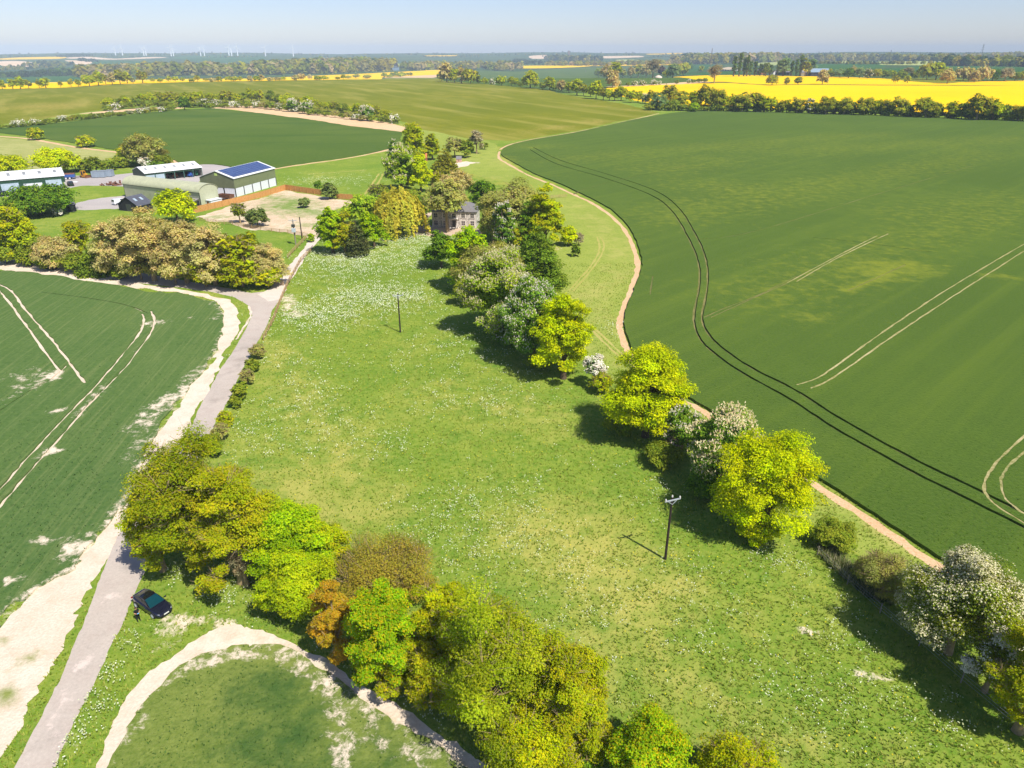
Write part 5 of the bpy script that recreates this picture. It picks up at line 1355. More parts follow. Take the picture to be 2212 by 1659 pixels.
wood(Z3([(280, 298), (600, 300), (800, 300), (1380, 290), (1380, 282), (800, 288), (300, 290)]), (5, 10), 13, MIX, 150)
wood(Z3([(1400, 285), (1700, 285), (2212, 270), (2212, 262), (1700, 268), (1400, 274)]), (11, 20), 14, ['brown', 'far', 'olive', 'tan', 'fardark'], 220)
wood(Z4([(0, 268), (500, 262), (1000, 262), (1500, 260), (1500, 252), (500, 254), (0, 258)]), (9, 16), 15, ['brown', 'far', 'olive', 'fardark'], 240)
wood(Z4([(1530, 302), (1900, 304), (2260, 310), (2260, 290), (1900, 288), (1540, 290)]), (12, 20), 16, ['far', 'fardark', 'olive'], 130)
wood(Z4([(1600, 245), (2270, 222), (2270, 214), (1600, 235)]), (6, 10), 17, ['brown', 'far', 'tan'], 120)
wood(Z4([(450, 285), (1000, 290), (1450, 285), (1450, 278), (1000, 280), (450, 278)]), (4, 7), 18, ['far', 'fardark', 'brown'], 90)
for k in range(10):
    x0 = -60 + k * 240
    wood([(x0, 119.5), (x0 + 230, 119), (x0 + 230, 117), (x0, 117.5)], (1.5, 3.2), 30 + k, ['fardark', 'far'], 60)
    wood([(x0, 115.6), (x0 + 230, 115.2), (x0 + 230, 114.2), (x0, 114.4)], (1.2, 2.6), 50 + k, ['fardark'], 60)
    wood([(x0 + 30, 124), (x0 + 120, 123.6), (x0 + 130, 122), (x0 + 20, 122.5)], (1.5, 3), 70 + k, ['fardark', 'far'], 40)
# ------------------------------------------------------------------ grass tufts and cow parsley (real plants on the near ground)
def near_turf(xy):
    ok = np.ones(len(xy), bool)
    for _, mk, _, P in AREAS:
        if mk in ('mown',): continue
        ok &= ~inside(P, xy)
    return ok


def in_view(xy, ymax=170):
    d = xy[:, 1] * CP + CAMH * SP
    X = 1106 + FPX * xy[:, 0] / d; Y = 829.5 - FPX * (xy[:, 1] * SP - CAMH * CP) / d
    return (X > -60) & (X < 2270) & (Y < 1740) & (xy[:, 1] < ymax)


def tufts(name, xy, hgt, pal, blades=3, wid=.5, zoff=0.0, rng=None):
    n = len(xy)
    b = np.repeat(np.column_stack([xy, np.full(n, zoff)]), blades, 0)
    m = len(b)
    th = rng.uniform(0, 6.283, m); ln = rng.uniform(.3, 1.0, m); h = np.repeat(hgt, blades) * rng.uniform(.6, 1.2, m)
    d = np.column_stack([np.cos(th), np.sin(th), np.zeros(m)]); s = np.column_stack([-d[:, 1], d[:, 0], np.zeros(m)])
    tip = b + d * (h * ln)[:, None] + np.array([0, 0, 1]) * h[:, None]
    w_ = (h * wid)[:, None]
    co = np.stack([b - s * w_ * .5, b + s * w_ * .5, tip], 1).reshape(-1, 3)
    pal = np.array(pal); c = pal[np.repeat(rng.integers(0, len(pal), n), blades)] * rng.uniform(.85, 1.15, (m, 1))
    o = link_mesh(name, np_mesh(name, co, tris=np.arange(3 * m).reshape(-1, 3), col=np.repeat(c, 3, 0)), None, GRASS)
    return tag(o, kind='stuff')


GRASS = leaf_mat('grass_blades', .3, spec=0.0)
_r = np.random.default_rng(3)
# density grows towards the camera so that tufts keep the same fineness in view
yy = 26 + 140 * _r.random(260000) ** 1.5; xx = _r.uniform(-1, 1, len(yy)) * (yy * .8 + 24)
XY = np.column_stack([xx, yy]); XY = XY[in_view(XY)]
XY = XY[near_turf(XY)]
clump = np.sin(XY[:, 0] * .9 + 2 * np.sin(XY[:, 1] * .35)) + np.sin(XY[:, 1] * 1.1 + 1.7 * np.sin(XY[:, 0] * .42)) + _r.normal(0, .9, len(XY))
XYd = XY[clump > 1.9]; XYl = XY[clump <= .6]
tufts('grass', XYd, _r.uniform(.08, .22, len(XYd)), C3((98, 134, 32), (112, 144, 36), (126, 152, 42), (90, 128, 30)), 4, .5, rng=_r)
tufts('grass', XYl, _r.uniform(.10, .26, len(XYl)), C3((152, 166, 64), (140, 160, 54), (168, 172, 80), (128, 154, 48)), 3, .5, rng=_r)


# white flower heads: (picture points, half width in metres, number)
FL = [([(760, 640), (820, 650), (880, 640)], 7, 900), ([(720, 590), (790, 570), (850, 575)], 9, 800), ([(830, 520), (900, 515), (940, 530)], 7, 700), ([(700, 560), (760, 545)], 7, 500), ([(900, 545), (940, 560)], 6, 300), ([(640, 660), (700, 700), (720, 680)], 6, 500),
      ([(600, 740), (640, 800), (690, 830)], 6, 420), ([(660, 850), (640, 900)], 5, 300), ([(560, 900), (540, 960), (600, 980)], 4, 420), ([(690, 960), (780, 940), (850, 970), (870, 990)], 4, 420), ([(930, 850), (960, 870), (1060, 870)], 4, 260), ([(1040, 860), (1080, 880)], 3, 160), ([(760, 900), (720, 910)], 3, 160),
      ([(960, 1080), (1000, 1110), (1050, 1090)], 3, 420), ([(1050, 1150), (1100, 1170), (1160, 1160)], 3, 420), ([(980, 1150), (1000, 1230), (1070, 1260)], 3, 420), ([(1100, 1060), (1150, 1100)], 3, 240), ([(830, 1130), (900, 1170), (960, 1200)], 3, 260), ([(1200, 1200), (1240, 1240), (1300, 1230)], 3, 200), ([(1260, 1290), (1330, 1340)], 3, 160),
      ([(1450, 1230), (1520, 1250)], 2.5, 160), ([(1500, 1340), (1560, 1400)], 3, 200), ([(1620, 1500), (1700, 1480), (1760, 1540)], 3, 260), ([(1850, 1500), (1880, 1560)], 2.5, 160), ([(1750, 1300), (1800, 1340), (1840, 1390)], 2, 240), ([(1640, 1210), (1720, 1230)], 1.5, 200), ([(1990, 1540), (2080, 1600)], 3, 200),
      ([(1200, 1380), (1260, 1420)], 3, 160), ([(1400, 1100), (1380, 1060)], 4, 160), ([(1090, 800), (1160, 900)], 6, 200), ([(870, 800), (930, 760)], 6, 240), ([(1030, 740), (1100, 800)], 5, 240), ([(960, 700), (1000, 760)], 5, 260),
      ([(430, 1260), (480, 1290), (540, 1300)], 1.6, 330), ([(380, 1250), (420, 1230)], 1.6, 200), ([(220, 1490), (250, 1440), (290, 1380)], 1.2, 330), ([(190, 1560), (215, 1520)], 1.2, 240), ([(150, 1640), (190, 1590)], 1.0, 160), ([(520, 1330), (470, 1270)], 1.4, 200), ([(800, 1460), (870, 1520), (960, 1590)], 1.0, 260),
      ([(700, 1400), (760, 1450)], .8, 120), ([(1340, 740), (1310, 700)], 3, 160), ([(1440, 900), (1420, 960)], 2, 60), ([(720, 385), (790, 395)], 10, 200), ([(660, 390), (700, 400)], 8, 200), ([(560, 660), (540, 640)], 1.5, 60)]
pp = []
for P, wd, n in FL:
    W = np.array([G(a, b)[:2] for a, b in P]); seg = np.r_[0, np.cumsum(np.hypot(*np.diff(W, axis=0).T))]
    n = int(n * (.8 if P[0][1] < 690 and P[0][0] > 620 else .2 if P[0][1] < 1200 or P[0][0] > 600 else .13))
    s = _r.uniform(0, seg[-1], n)
    q = np.column_stack([np.interp(s, seg, W[:, 0]), np.interp(s, seg, W[:, 1])]) + _r.normal(0, wd * .75, (n, 2))
    pp.append(q)
sc_ = np.column_stack([_r.uniform(-60, 70, 700), 28 + 130 * _r.random(700) ** 1.4]); sc_ = sc_[inside(MEADOW_W, sc_)]
pp = np.concatenate(pp + [sc_])
pp = pp[near_turf(pp)]
ds = np.hypot(pp[:, 0], pp[:, 1])
k = 4
base = np.repeat(pp, k, 0); n = len(base); big = np.repeat(np.clip(ds / 80, .75, 1.7), k)
P3 = np.column_stack([base + _r.normal(0, .26, (n, 2)) * big[:, None], _r.uniform(.35, .8, n)])
N3 = np.array([.25, -.35, 1.0]) + .45 * unit(_r, n); N3 /= np.linalg.norm(N3, axis=1)[:, None]
co, q, c = leaves(_r, P3, N3, .13, C3((204, 210, 176), (222, 222, 202), (184, 196, 150), (196, 202, 140)), aspect=.95)
ctr = np.repeat(P3, 4, 0); co = ctr + (co - ctr) * np.repeat(big ** .7, 4)[:, None]
tag(link_mesh('flowers', np_mesh('flowers', co, quads=q, col=c), None, LEAFS), kind='stuff')
yl = np.column_stack([_r.uniform(-60, 70, 3500), 28 + 90 * _r.random(3500) ** 1.3]); yl = yl[inside(MEADOW_W, yl)]
N3 = np.array([.2, -.3, 1.0]) + .4 * unit(_r, len(yl)); N3 /= np.linalg.norm(N3, axis=1)[:, None]
co, q, c = leaves(_r, np.column_stack([yl, _r.uniform(.2, .4, len(yl))]), N3, .13, C3((214, 196, 30), (200, 186, 50)), aspect=.95)
tag(link_mesh('flowers', np_mesh('flowers', co, quads=q, col=c), None, LEAFS), kind='stuff')
# rough pale grass on the strip beside the bare path
W = np.array([G(a, b)[:2] for a, b in [(1760, 1165), (1800, 1180), (1850, 1235), (1930, 1310), (1870, 1290), (1780, 1215)]])
q = _r.uniform(W.min(0) - 1, W.max(0) + 1, (2600, 2)); q = q[inside(W, q)]
tufts('rough_grass', q, _r.uniform(.5, 1.1, len(q)), C3((176, 168, 130), (150, 150, 104), (110, 124, 70), (92, 110, 52)), 5, .1, rng=_r)
# standing crop on the young field and along the wheat edges: short upright blades
def crop(name, ymax, keys, n, pal, hg, zo, seed):
    r = np.random.default_rng(seed)
    y = 26 + (ymax - 26) * r.random(n) ** 1.35; x = r.uniform(-1, 1, n) * (y * .8 + 24)
    q = np.column_stack([x, y]); q = q[in_view(q, ymax)]
    top = np.full(len(q), -1)
    for i, A in enumerate(AREAS): top[inside(A[3], q)] = i
    q = q[np.isin(top, [i for i, A in enumerate(AREAS) if A[1] in keys])]
    keep = attr_at('bare', q) + r.normal(0, .14, len(q)) < .34
    q = q[keep & (r.random(len(q)) > sstep(.45 * ymax, ymax, np.hypot(q[:, 0], q[:, 1])))]
    return tufts(name, q, r.uniform(.6, 1.2, len(q)) * hg, pal, 4, .4, zo, r)


crop('crop', 120, ('barley',), 60000, C3((72, 106, 46), (86, 118, 52), (100, 128, 60), (64, 96, 44)), .16, .13, 61)
crop('crop', 150, ('wheat_left',), 90000, C3((62, 94, 46), (76, 106, 52), (92, 118, 60), (52, 84, 42)), .17, .20, 62)
crop('crop', 130, ('wheat_right',), 60000, C3((58, 90, 24), (68, 100, 28), (82, 110, 34), (50, 82, 22)), .13, .40, 63)
# ------------------------------------------------------------------ buildings
def P2(px, py): return G(px, py)


def frame(A, B):
    """local frame: origin A, x along A->B, y to the back (away from the camera)"""
    u = (B - A); u.z = 0; L = u.length; u.normalize()
    rz = math.atan2(u.y, u.x)
    return rz, L


def hsolve(p, ytarget):
    lo, hi = 0, 40
    for _ in range(30):
        m = (lo + hi) / 2
        if proj(p + Vector((0, 0, m)))[1] > ytarget: lo = m
        else: hi = m
    return lo


GREEN = ribbed_mat('green_sheet', lin(52, 84, 62), .3, 0)
GREEN_END = ribbed_mat('green_sheet_end', lin(66, 84, 70), .3, 1)
ROOFW = ribbed_mat('pale_roof_sheet', lin(232, 232, 230), 1.0, 0, .4, .5, 0, .04)
SHUTTER = ribbed_mat('shutter', lin(188, 206, 218), .12, 2, .6, .5)
SKYL = plain_mat('rooflight', lin(150, 152, 150), .3)
BAYSHADE = plain_mat('painted_bay_shade', lin(40, 40, 40), .9)
CONC = plain_mat('concrete_block', lin(186, 180, 172), .9, scale=2, bump=.2)
WHITEP = plain_mat('white_panel', lin(232, 232, 236), .6, var=.05)
OLIVE_S = ribbed_mat('olive_sheet', lin(138, 144, 106), .3, 0)
OLIVE_E = ribbed_mat('olive_sheet_end', lin(128, 132, 98), .3, 1)
PALEG = ribbed_mat('pale_green_sheet', lin(204, 204, 164), .16, 0, .35)
PALEW = ribbed_mat('pale_green_wall', lin(186, 188, 156), .5, 0, .7)
STEELG = plain_mat('green_steel', lin(70, 110, 100), .5)
DSTEEL = plain_mat('dark_steel', lin(70, 74, 70), .5)
BLACKW = ribbed_mat('black_boards', lin(40, 40, 44), .2, 2, .5, .8, 0)
SLATE = ribbed_mat('slate', lin(92, 94, 104), .25, 0, .4, .6, 0, .15)
SLATE_G = plain_mat('slate_roof', lin(128, 124, 122), .7, scale=3, bump=.3)


def shed(name, label, A, B, W, eave, rise, wall, endm, roof, over=.25, cat='shed', ridge_at=.5):
    """a portal framed shed: front wall from A to B, depth W to the back"""
    rz, L = frame(A, B)
    r = empty(name, A, rz, label, cat)
    t = .15
    rd = W * ridge_at
    MB().box(0, L, 0, t, 0, eave).box(0, L, W - t, W, 0, eave).build('wall', wall, r)
    for x in (0, L - t):
        MB().prism([(t, 0), (W - t, 0), (W - t, eave), (rd, eave + rise), (t, eave)], 'x', x, x + t).build('gable', endm, r)
    rf = MB()
    o = over
    s1 = rise / rd; s2 = rise / (W - rd)
    for (y0, z0, y1, z1) in ((-o, eave - o * s1 + .05, rd, eave + rise + .05), (rd, eave + rise + .05, W + o, eave - o * s2 + .05)):
        rf.poly([(-o, y0, z0), (L + o, y0, z0), (L + o, y1, z1), (-o, y1, z1)])
        rf.poly([(-o, y0, z0 + .12), (L + o, y0, z0 + .12), (L + o, y1, z1 + .12), (-o, y1, z1 + .12)])
        rf.poly([(-o, y0, z0), (L + o, y0, z0), (L + o, y0, z0 + .12), (-o, y0, z0 + .12)])
        rf.poly([(-o, y0, z0), (-o, y0, z0 + .12), (-o, y1, z1 + .12), (-o, y1, z1)])
        rf.poly([(L + o, y0, z0), (L + o, y0, z0 + .12), (L + o, y1, z1 + .12), (L + o, y1, z1)])
    rfo = rf.build('roof', roof, r)
    return r, L, rfo


def rooflights(rfo, L, W, eave, rise, n, ln=1.0):
    for i in range(n):
        x = L * (i + .5) / n
        y0, y1 = W * .5 * .42, W * .5 * .78
        z_ = lambda y: eave + rise * y / (W * .5) + .19
        MB().poly([(x - ln / 2, y0, z_(y0)), (x + ln / 2, y0, z_(y0)), (x + ln / 2, y1, z_(y1)), (x - ln / 2, y1, z_(y1))]).build('rooflight', SKYL, rfo)


def roller(r, x0, x1, h, n=None, mat=None):
    d = MB().box(x0, x1, -.06, -.003, 0.02, h).build('roller_door', mat or SHUTTER, r)
    MB().box(x0 - .12, x0, -.1, -.003, 0, h + .12).box(x1, x1 + .12, -.1, -.003, 0, h + .12).box(x0, x1, -.1, -.062, h, h + .12).build('door_frame', STEELG, d)
    return d


# left workshop (its left end lies outside the frame)
A = P2(-60, 421); B = P2(144.3, 403.4)
eave = hsolve(B, 379.6)
rz, L = frame(A, B)
nrm = Vector((-math.sin(rz), math.cos(rz), 0))
wkW = 15.0
for w_ in np.arange(6, 30, .25):
    if proj(B + nrm * w_ * .5 + Vector((0, 0, eave + .11 * w_)))[0] < 119: wkW = w_; break
r, L, rf = shed('workshop', 'long low workshop with white roof and dark green walls at the left edge', A, B, wkW, eave, wkW * .13, GREEN, GREEN_END, ROOFW, cat='workshop')
rooflights(rf, L, wkW, eave, wkW * .13, 6)
dh = eave * .72
roller(r, L - 6.2, L - 1.2, dh * 1.03); roller(r, L - 20.0, L - 14.6, dh)
roller(r, L - 13.2, L - 7.4, dh * .8, mat=WHITEP)
roller(r, L - 26.4, L - 24.2, dh * .95, mat=WHITEP)
MB().box(L - 24.0, L - 20.6, -.05, -.004, 0, dh * .95).build('bay_shade_panel', BAYSHADE, r)  # dark panel on the closed wall stands for the shade inside an open bay
MB().box(L - .6, L + .02, -.03, -.004, 0, eave * .45).build('plinth', CONC, r)
# open fronted shed
A = P2(316.8, 394.5); B = P2(438.4, 380.2); Cc = P2(268.4, 389.3)
rz, L = frame(A, B); W = max(9.0, min(20.0, (Cc - A).length)); eave = hsolve(B, 361.5)
r = empty('open_shed', A, rz, 'open fronted farm shed with white roof and green posts', 'shed')
rise = W * .13
MB().box(0, L, W - .15, W, 0, eave).build('wall', GREEN, r)
MB().prism([(0, 0), (W, 0), (W, eave), (W / 2, eave + rise), (0, eave)], 'x', 0, .15).build('gable', GREEN_END, r)
MB().prism([(0, 0), (W, 0), (W, eave), (W / 2, eave + rise), (0, eave)], 'x', L - .15, L).build('gable', CONC, r)
rm = MB()
for y0, z0, y1, z1 in ((-.4, eave - .08, W / 2, eave + rise + .06), (W / 2, eave + rise + .06, W + .3, eave - .05)):
    rm.prism([(y0, z0), (y1, z1), (y1, z1 + .14), (y0, z0 + .14)], 'x', -.25, L + .25)
rf = rm.build('roof', ROOFW, r)
rooflights(rf, L, W, eave, rise, 6)
MB().box(0.15, L - .15, -.05, .1, eave - .75, eave - .12).build('fascia', GREEN, r)
for i in range(7):
    x = L * i / 6
    MB().box(max(.0, x - .13), min(L, x + .13), -.12, .12, 0, eave - .13).build('post', STEELG, r)
for i in (0, 1): MB().box(L * i / 6 + .2, L * (i + 1) / 6 - .2, -.03, .04, 0.02, eave - .8).build('roller_door', SHUTTER, r)
MB().box(L / 3, L / 3 + .12, .3, W - .2, 0, eave - .1).build('partition', CONC, r)
OPEN = (r.location.copy(), rz, L, W)
# big shed with solar panels
A = P2(510.6, 425.9); B = P2(598.2, 400.4)
rz, L = frame(A, B); eave = hsolve(A, 386.5)
nrm = Vector((-math.sin(rz), math.cos(rz), 0)); W = 20.0
for w_ in np.arange(8, 40, .25):
    if proj(A + nrm * w_ + Vector((0, 0, eave)))[0] < 431: W = w_; break
rise = W * .16; base_h = eave * .48
r = empty('solar_shed', A, rz, 'large olive green shed with solar panels covering its roof', 'shed')
t = .16
MB().box(0, L, 0, t, base_h, eave).box(0, L, W - t, W, 0, eave).build('wall', OLIVE_S, r)
MB().prism([(t, base_h), (W - t, base_h), (W - t, eave), (W / 2, eave + rise), (t, eave)], 'x', 0, t).build('gable', OLIVE_E, r)
MB().prism([(t, base_h), (W - t, base_h), (W - t, eave), (W / 2, eave + rise), (t, eave)], 'x', L - t, L).build('gable', OLIVE_E, r)
for i in range(5):
    MB().box(L * i / 5 + .18, L * (i + 1) / 5 - .18, .06, .14, 0, base_h - .02).build('panel', WHITEP, r)
for i in range(3):
    MB().box(.06, .14, W * i / 3 + .3, W * (i + 1) / 3 - .3, 0, base_h - .02).build('panel', WHITEP, r)
MB().box(L - .14, L - .06, .3, W - .3, 0, base_h - .02).build('panel', WHITEP, r)
for i in range(6):
    x = min(max(L * i / 5, .12), L - .12)
    MB().box(x - .14, x + .14, -.06, .04, 0, base_h).build('post', DSTEEL, r)
rm = MB()
for y0, z0, y1, z1 in ((-.3, eave, W / 2, eave + rise + .06), (W / 2, eave + rise + .06, W + .3, eave)):
    rm.prism([(y0, z0), (y1, z1), (y1, z1 + .14), (y0, z0 + .14)], 'x', -.25, L + .25)
rf = rm.build('roof', ROOFW, r)
PV = None
m, nt, b = new_mat('solar_cells'); PVM = m
tc = nd(nt, 'ShaderNodeTexCoord').outputs['Object']
br = nd(nt, 'ShaderNodeTexBrick', offset=0.0, ins={'Scale': 1.0, 'Mortar Size': .035, 'Brick Width': 1.7, 'Row Height': 1.05, 'Color1': lin(44, 62, 108), 'Color2': lin(54, 74, 120), 'Mortar': lin(150, 164, 186)})
nt.links.new(tc, br.inputs['Vector']); nt.links.new(br.outputs['Color'], b.inputs['Base Color']); b.inputs['Roughness'].default_value = .35; b.inputs['Specular IOR Level'].default_value = .3
sl_ = rise / (W / 2); y0, y1 = .5, W / 2 - .4
MB().prism([(y0, eave + .3 + .15 * 0 + sl_ * y0), (y1, eave + .3 + sl_ * y1), (y1, eave + .36 + sl_ * y1), (y0, eave + .36 + sl_ * y0)], 'x', .9, L - 1.0).build('solar_array', PVM, rf)
MB().box(-.05, -.003, W * .46, W * .54, eave + rise * .35, eave + rise * .35 + .8).build('sign', plain_mat('lime_sign', lin(196, 220, 120), .5), r)
# pale arched barn
A = P2(435.4, 446.2); B = P2(272, 425.4)
rz, L = frame(B, A)
Cc = P2(469, 437.5); nrm = Vector((-math.sin(rz), math.cos(rz), 0)); W = max(7.5, min(14, abs((Cc - A).dot(nrm))))
eave = hsolve(A, 416.5)
top = hsolve(A + nrm * W / 2, 398.0)
rb = top - eave
r = empty('arched_barn', B, rz, 'pale green barn with a rounded arched metal roof', 'barn')
arc = [(W / 2 - W / 2 * math.cos(math.pi * k / 20), eave + rb * math.sin(math.pi * k / 20)) for k in range(21)]
MB().box(0, L, 0, .12, 0, eave).box(0, L, W - .12, W, 0, eave).build('wall', PALEW, r)
for x in (0, L - .12): MB().prism([(.12, 0), (W - .12, 0), (W - .12, eave)] + arc[::-1][1:-1] + [(.12, eave)], 'x', x, x + .12).build('gable', plain_mat('pale_green_end', lin(188, 190, 158), .6, var=.06), r)
rm = MB()
out = [(W / 2 - (W / 2 + .22) * math.cos(math.pi * k / 20), eave + .05 + (rb + .16) * math.sin(math.pi * k / 20)) for k in range(21)]
inn = [(W / 2 - (W / 2 + .12) * math.cos(math.pi * k / 20), eave + .05 + (rb + .06) * math.sin(math.pi * k / 20)) for k in range(21)]
for k in range(20): rm.prism([out[k], out[k + 1], inn[k + 1], inn[k]], 'x', -.2, L + .2)
rm.build('roof', PALEG, r)
MB().box(-.3, L + .3, -.28, -.2, eave - .15, eave + .02).build('gutter', DSTEEL, r)
MB().box(-.04, .1, -.04, .1, 0, eave).box(L - .1, L + .04, -.04, .1, 0, eave).build('corner_trim', DSTEEL, r)
BARN = (B.copy(), rz, L, W)


def local(fr, x, y, z_=0.0):
    o, rz, _, _ = fr; c, s = math.cos(rz), math.sin(rz)
    return Vector((o.x + x * c - y * s, o.y + x * s + y * c, o.z + z_))


rl = empty('lean_to', local(BARN, L - 8.5, -2.6), rz, 'black lean to shed against the pale arched barn', 'lean-to')
MB().box(0, 8.2, 0, .12, 0, 1.9).box(0, .12, .12, 2.3, 0, 1.9).box(8.08, 8.2, .12, 2.3, 0, 1.9).build('wall', BLACKW, rl)
MB().prism([(-.2, 1.92), (2.25, 2.5), (2.25, 2.62), (-.2, 2.04)], 'x', -.2, 8.4).build('roof', plain_mat('grey_felt', lin(150, 144, 138), .8), rl)
rl = empty('lean_to', local(BARN, L + .2, W * .25), rz, 'small white box shed at the end wall of the pale arched barn', 'lean-to')
MB().box(0, 2.2, 0, W * .62, 0, 1.7).build('wall', WHITEP, rl)
MB().box(-.05, 2.4, -.15, W * .62 + .15, 1.72, 1.85).build('roof', WHITEP, rl)
MB().box(.4, 1.3, -.06, -.004, 0, 1.5).build('door', plain_mat('rusty_door', lin(120, 84, 60), .8), rl)
# black barn
A = P2(300, 458.5); B = P2(331, 451); Cc = P2(266.6, 452.5)
rz, L = frame(A, B); nrm = Vector((-math.sin(rz), math.cos(rz), 0)); W = max(5.5, min(9.5, (Cc - A).dot(nrm)))
eave = hsolve(A, 445.0); L *= 1.15
r, L, rf = shed('black_barn', 'black boarded barn with dark slate roof behind the brown trees', A, B, W, eave, W * .3, BLACKW, BLACKW, SLATE, .3, 'barn')
for x in (L * .2, L * .62): MB().prism([(W * .2, eave + W * .3 * .4 + .2), (W * .34, eave + W * .3 * .68 + .2), (W * .34, eave + W * .3 * .68 + .26), (W * .2, eave + W * .3 * .4 + .26)], 'x', x, x + .8).build('rooflight', SHUTTER, rf)
MB().box(L * .3, L * .3 + 1.6, -.05, -.004, 0, 2.1).build('door', DSTEEL, r)
MB().box(-.05, -.004, W * .35, W * .6, 0, 2.2).build('door', DSTEEL, r)
# little black shed
A = P2(150, 458.5); B = P2(166, 456.5)
rz, L = frame(A, B); L = max(L, 2.6)
r, L, rf = shed('garden_shed', 'little black shed with pitched felt roof beside the farm turning area', A, B, 3.2, 2.1, .7, BLACKW, BLACKW, plain_mat('felt', lin(92, 92, 100), .8), .2, 'shed')
MB().box(L * .3, L * .3 + .8, -.05, -.004, 0, 1.85).build('door', DSTEEL, r)
MB().box(-.05, -.004, 1.0, 2.2, .9, 1.6).build('window', plain_mat('dark_glass', lin(60, 66, 72), .15), r)

# flint house
m, nt, b = new_mat('flint'); FLINT = m
tc = nd(nt, 'ShaderNodeTexCoord').outputs['Object']
vo = nd(nt, 'ShaderNodeTexVoronoi', ins={'Scale': 3.6}); nt.links.new(tc, vo.inputs['Vector'])
cl = ramp_n(nt, vo.outputs['Color'], [(.2, lin(150, 142, 134)), (.5, lin(192, 182, 172)), (.8, lin(222, 212, 200))])
nt.links.new(cl, b.inputs['Base Color']); b.inputs['Roughness'].default_value = .85
BRICKW = plain_mat('pale_brick', lin(226, 216, 204), .8, var=.06)
BRICKR = plain_mat('red_brick', lin(176, 112, 86), .9, scale=6, var=.2)
GLASS = plain_mat('window_glass', lin(92, 84, 88), .12, var=.1, spec=.6)
A = P2(934.3, 490.9); B = P2(1028.5, 492.9)
rz, L = frame(A, B); eave = hsolve(B, 457.5); W = L * .62
r = empty('flint_house', A, rz, 'two storey flint house with white window surrounds and slate hipped roof', 'house')
MB().box(0, L, 0, .3, 0, eave).box(0, L, W - .3, W, 0, eave).box(0, .3, .3, W - .3, 0, eave).box(L - .3, L, .3, W - .3, 0, eave).build('wall', FLINT, r)
q = MB()
for k in range(int(eave / .35)):
    wd = .42 if k % 2 else .26
    q.box(-.03, wd, -.03, .02, k * .35, k * .35 + .34).box(L - wd, L + .03, -.03, .02, k * .35, k * .35 + .34)
q.build('quoins', BRICKW, r)
o = .4; rise = W * .33; hip = W * .5
ez = eave + .02
ro = MB()
ro.poly([(-o, -o, ez), (L + o, -o, ez), (L - hip, W / 2, ez + rise), (hip, W / 2, ez + rise)])
ro.poly([(L + o, W + o, ez), (-o, W + o, ez), (hip, W / 2, ez + rise), (L - hip, W / 2, ez + rise)])
ro.poly([(L + o, -o, ez), (L + o, W + o, ez), (L - hip, W / 2, ez + rise)]); ro.poly([(-o, W + o, ez), (-o, -o, ez), (hip, W / 2, ez + rise)])
ro.poly([(-o, -o, ez - .12), (L + o, -o, ez - .12), (L + o, W + o, ez - .12), (-o, W + o, ez - .12)])
for a_, b_ in (((-o, -o), (L + o, -o)), ((L + o, -o), (L + o, W + o)), ((L + o, W + o), (-o, W + o)), ((-o, W + o), (-o, -o))):
    ro.poly([(*a_, ez - .12), (*b_, ez - .12), (*b_, ez), (*a_, ez)])
rf = ro.build('roof', SLATE_G, r)
ch = MB().box(L - hip - .6, L - hip + .4, W / 2 - .35, W / 2 + .35, ez + rise - .6, ez + rise + 1.5).build('chimney', BRICKR, rf)
MB().lathe([(.14, 0), (.12, .4)], (L - hip - .3, W / 2, ez + rise + 1.5)).lathe([(.14, 0), (.12, .4)], (L - hip + .1, W / 2, ez + rise + 1.5)).build('chimney_pot', BRICKR, ch) if False else None
bays = [L * f for f in (.085, .295, .5, .71, .915)]
for i, x in enumerate(bays):
    for fl in (0, 1):
        if i == 2 and fl == 0: continue
        z0 = eave * (.16 if fl == 0 else .62); hh = eave * (.26 if fl == 0 else .24); hw = .52
        w_ = MB().box(x - hw, x + hw, -.02, .05, z0, z0 + hh).build('window', GLASS, r)
        fr = MB()
        fr.box(x - hw - .3, x - hw, -.06, .02, z0 - .12, z0 + hh + .28).box(x + hw, x + hw + .3, -.06, .02, z0 - .12, z0 + hh + .28).box(x - hw, x + hw, -.06, .02, z0 + hh, z0 + hh + .28).box(x - hw, x + hw, -.09, .02, z0 - .14, z0)
        fr.box(x - .025, x + .025, -.045, -.021, z0, z0 + hh).box(x - hw, x + hw, -.05, -.022, z0 + hh / 2 - .03, z0 + hh / 2 + .03)
        fr.build('frame', BRICKW, w_)
x = bays[2]
d = MB().box(x - .5, x + .5, -.04, .05, .1, 2.1).build('door', plain_mat('dark_door', lin(70, 66, 64), .5), r)
MB().box(x - 1.2, x - .95, -1.0, -.75, 0, 2.5).box(x + .95, x + 1.2, -1.0, -.75, 0, 2.5).box(x - 1.35, x + 1.35, -1.15, -.01, 2.52, 2.75).build('porch', BRICKW, r)
MB().box(x - 1.3, x + 1.3, -1.1, -.01, -.1, .12).build('step', BRICKW, r)
for y in (W * .3, W * .7):
    for z0 in (eave * .16, eave * .62):
        w_ = MB().box(L - .05, L + .02, y - .5, y + .5, z0, z0 + eave * .24).build('window', GLASS, r)
        MB().box(L - .02, L + .06, y - .78, y - .5, z0 - .12, z0 + eave * .24 + .25).box(L - .02, L + .06, y + .5, y + .78, z0 - .12, z0 + eave * .24 + .25).box(L - .02, L + .06, y - .5, y + .5, z0 + eave * .24, z0 + eave * .24 + .25).build('frame', BRICKW, w_)


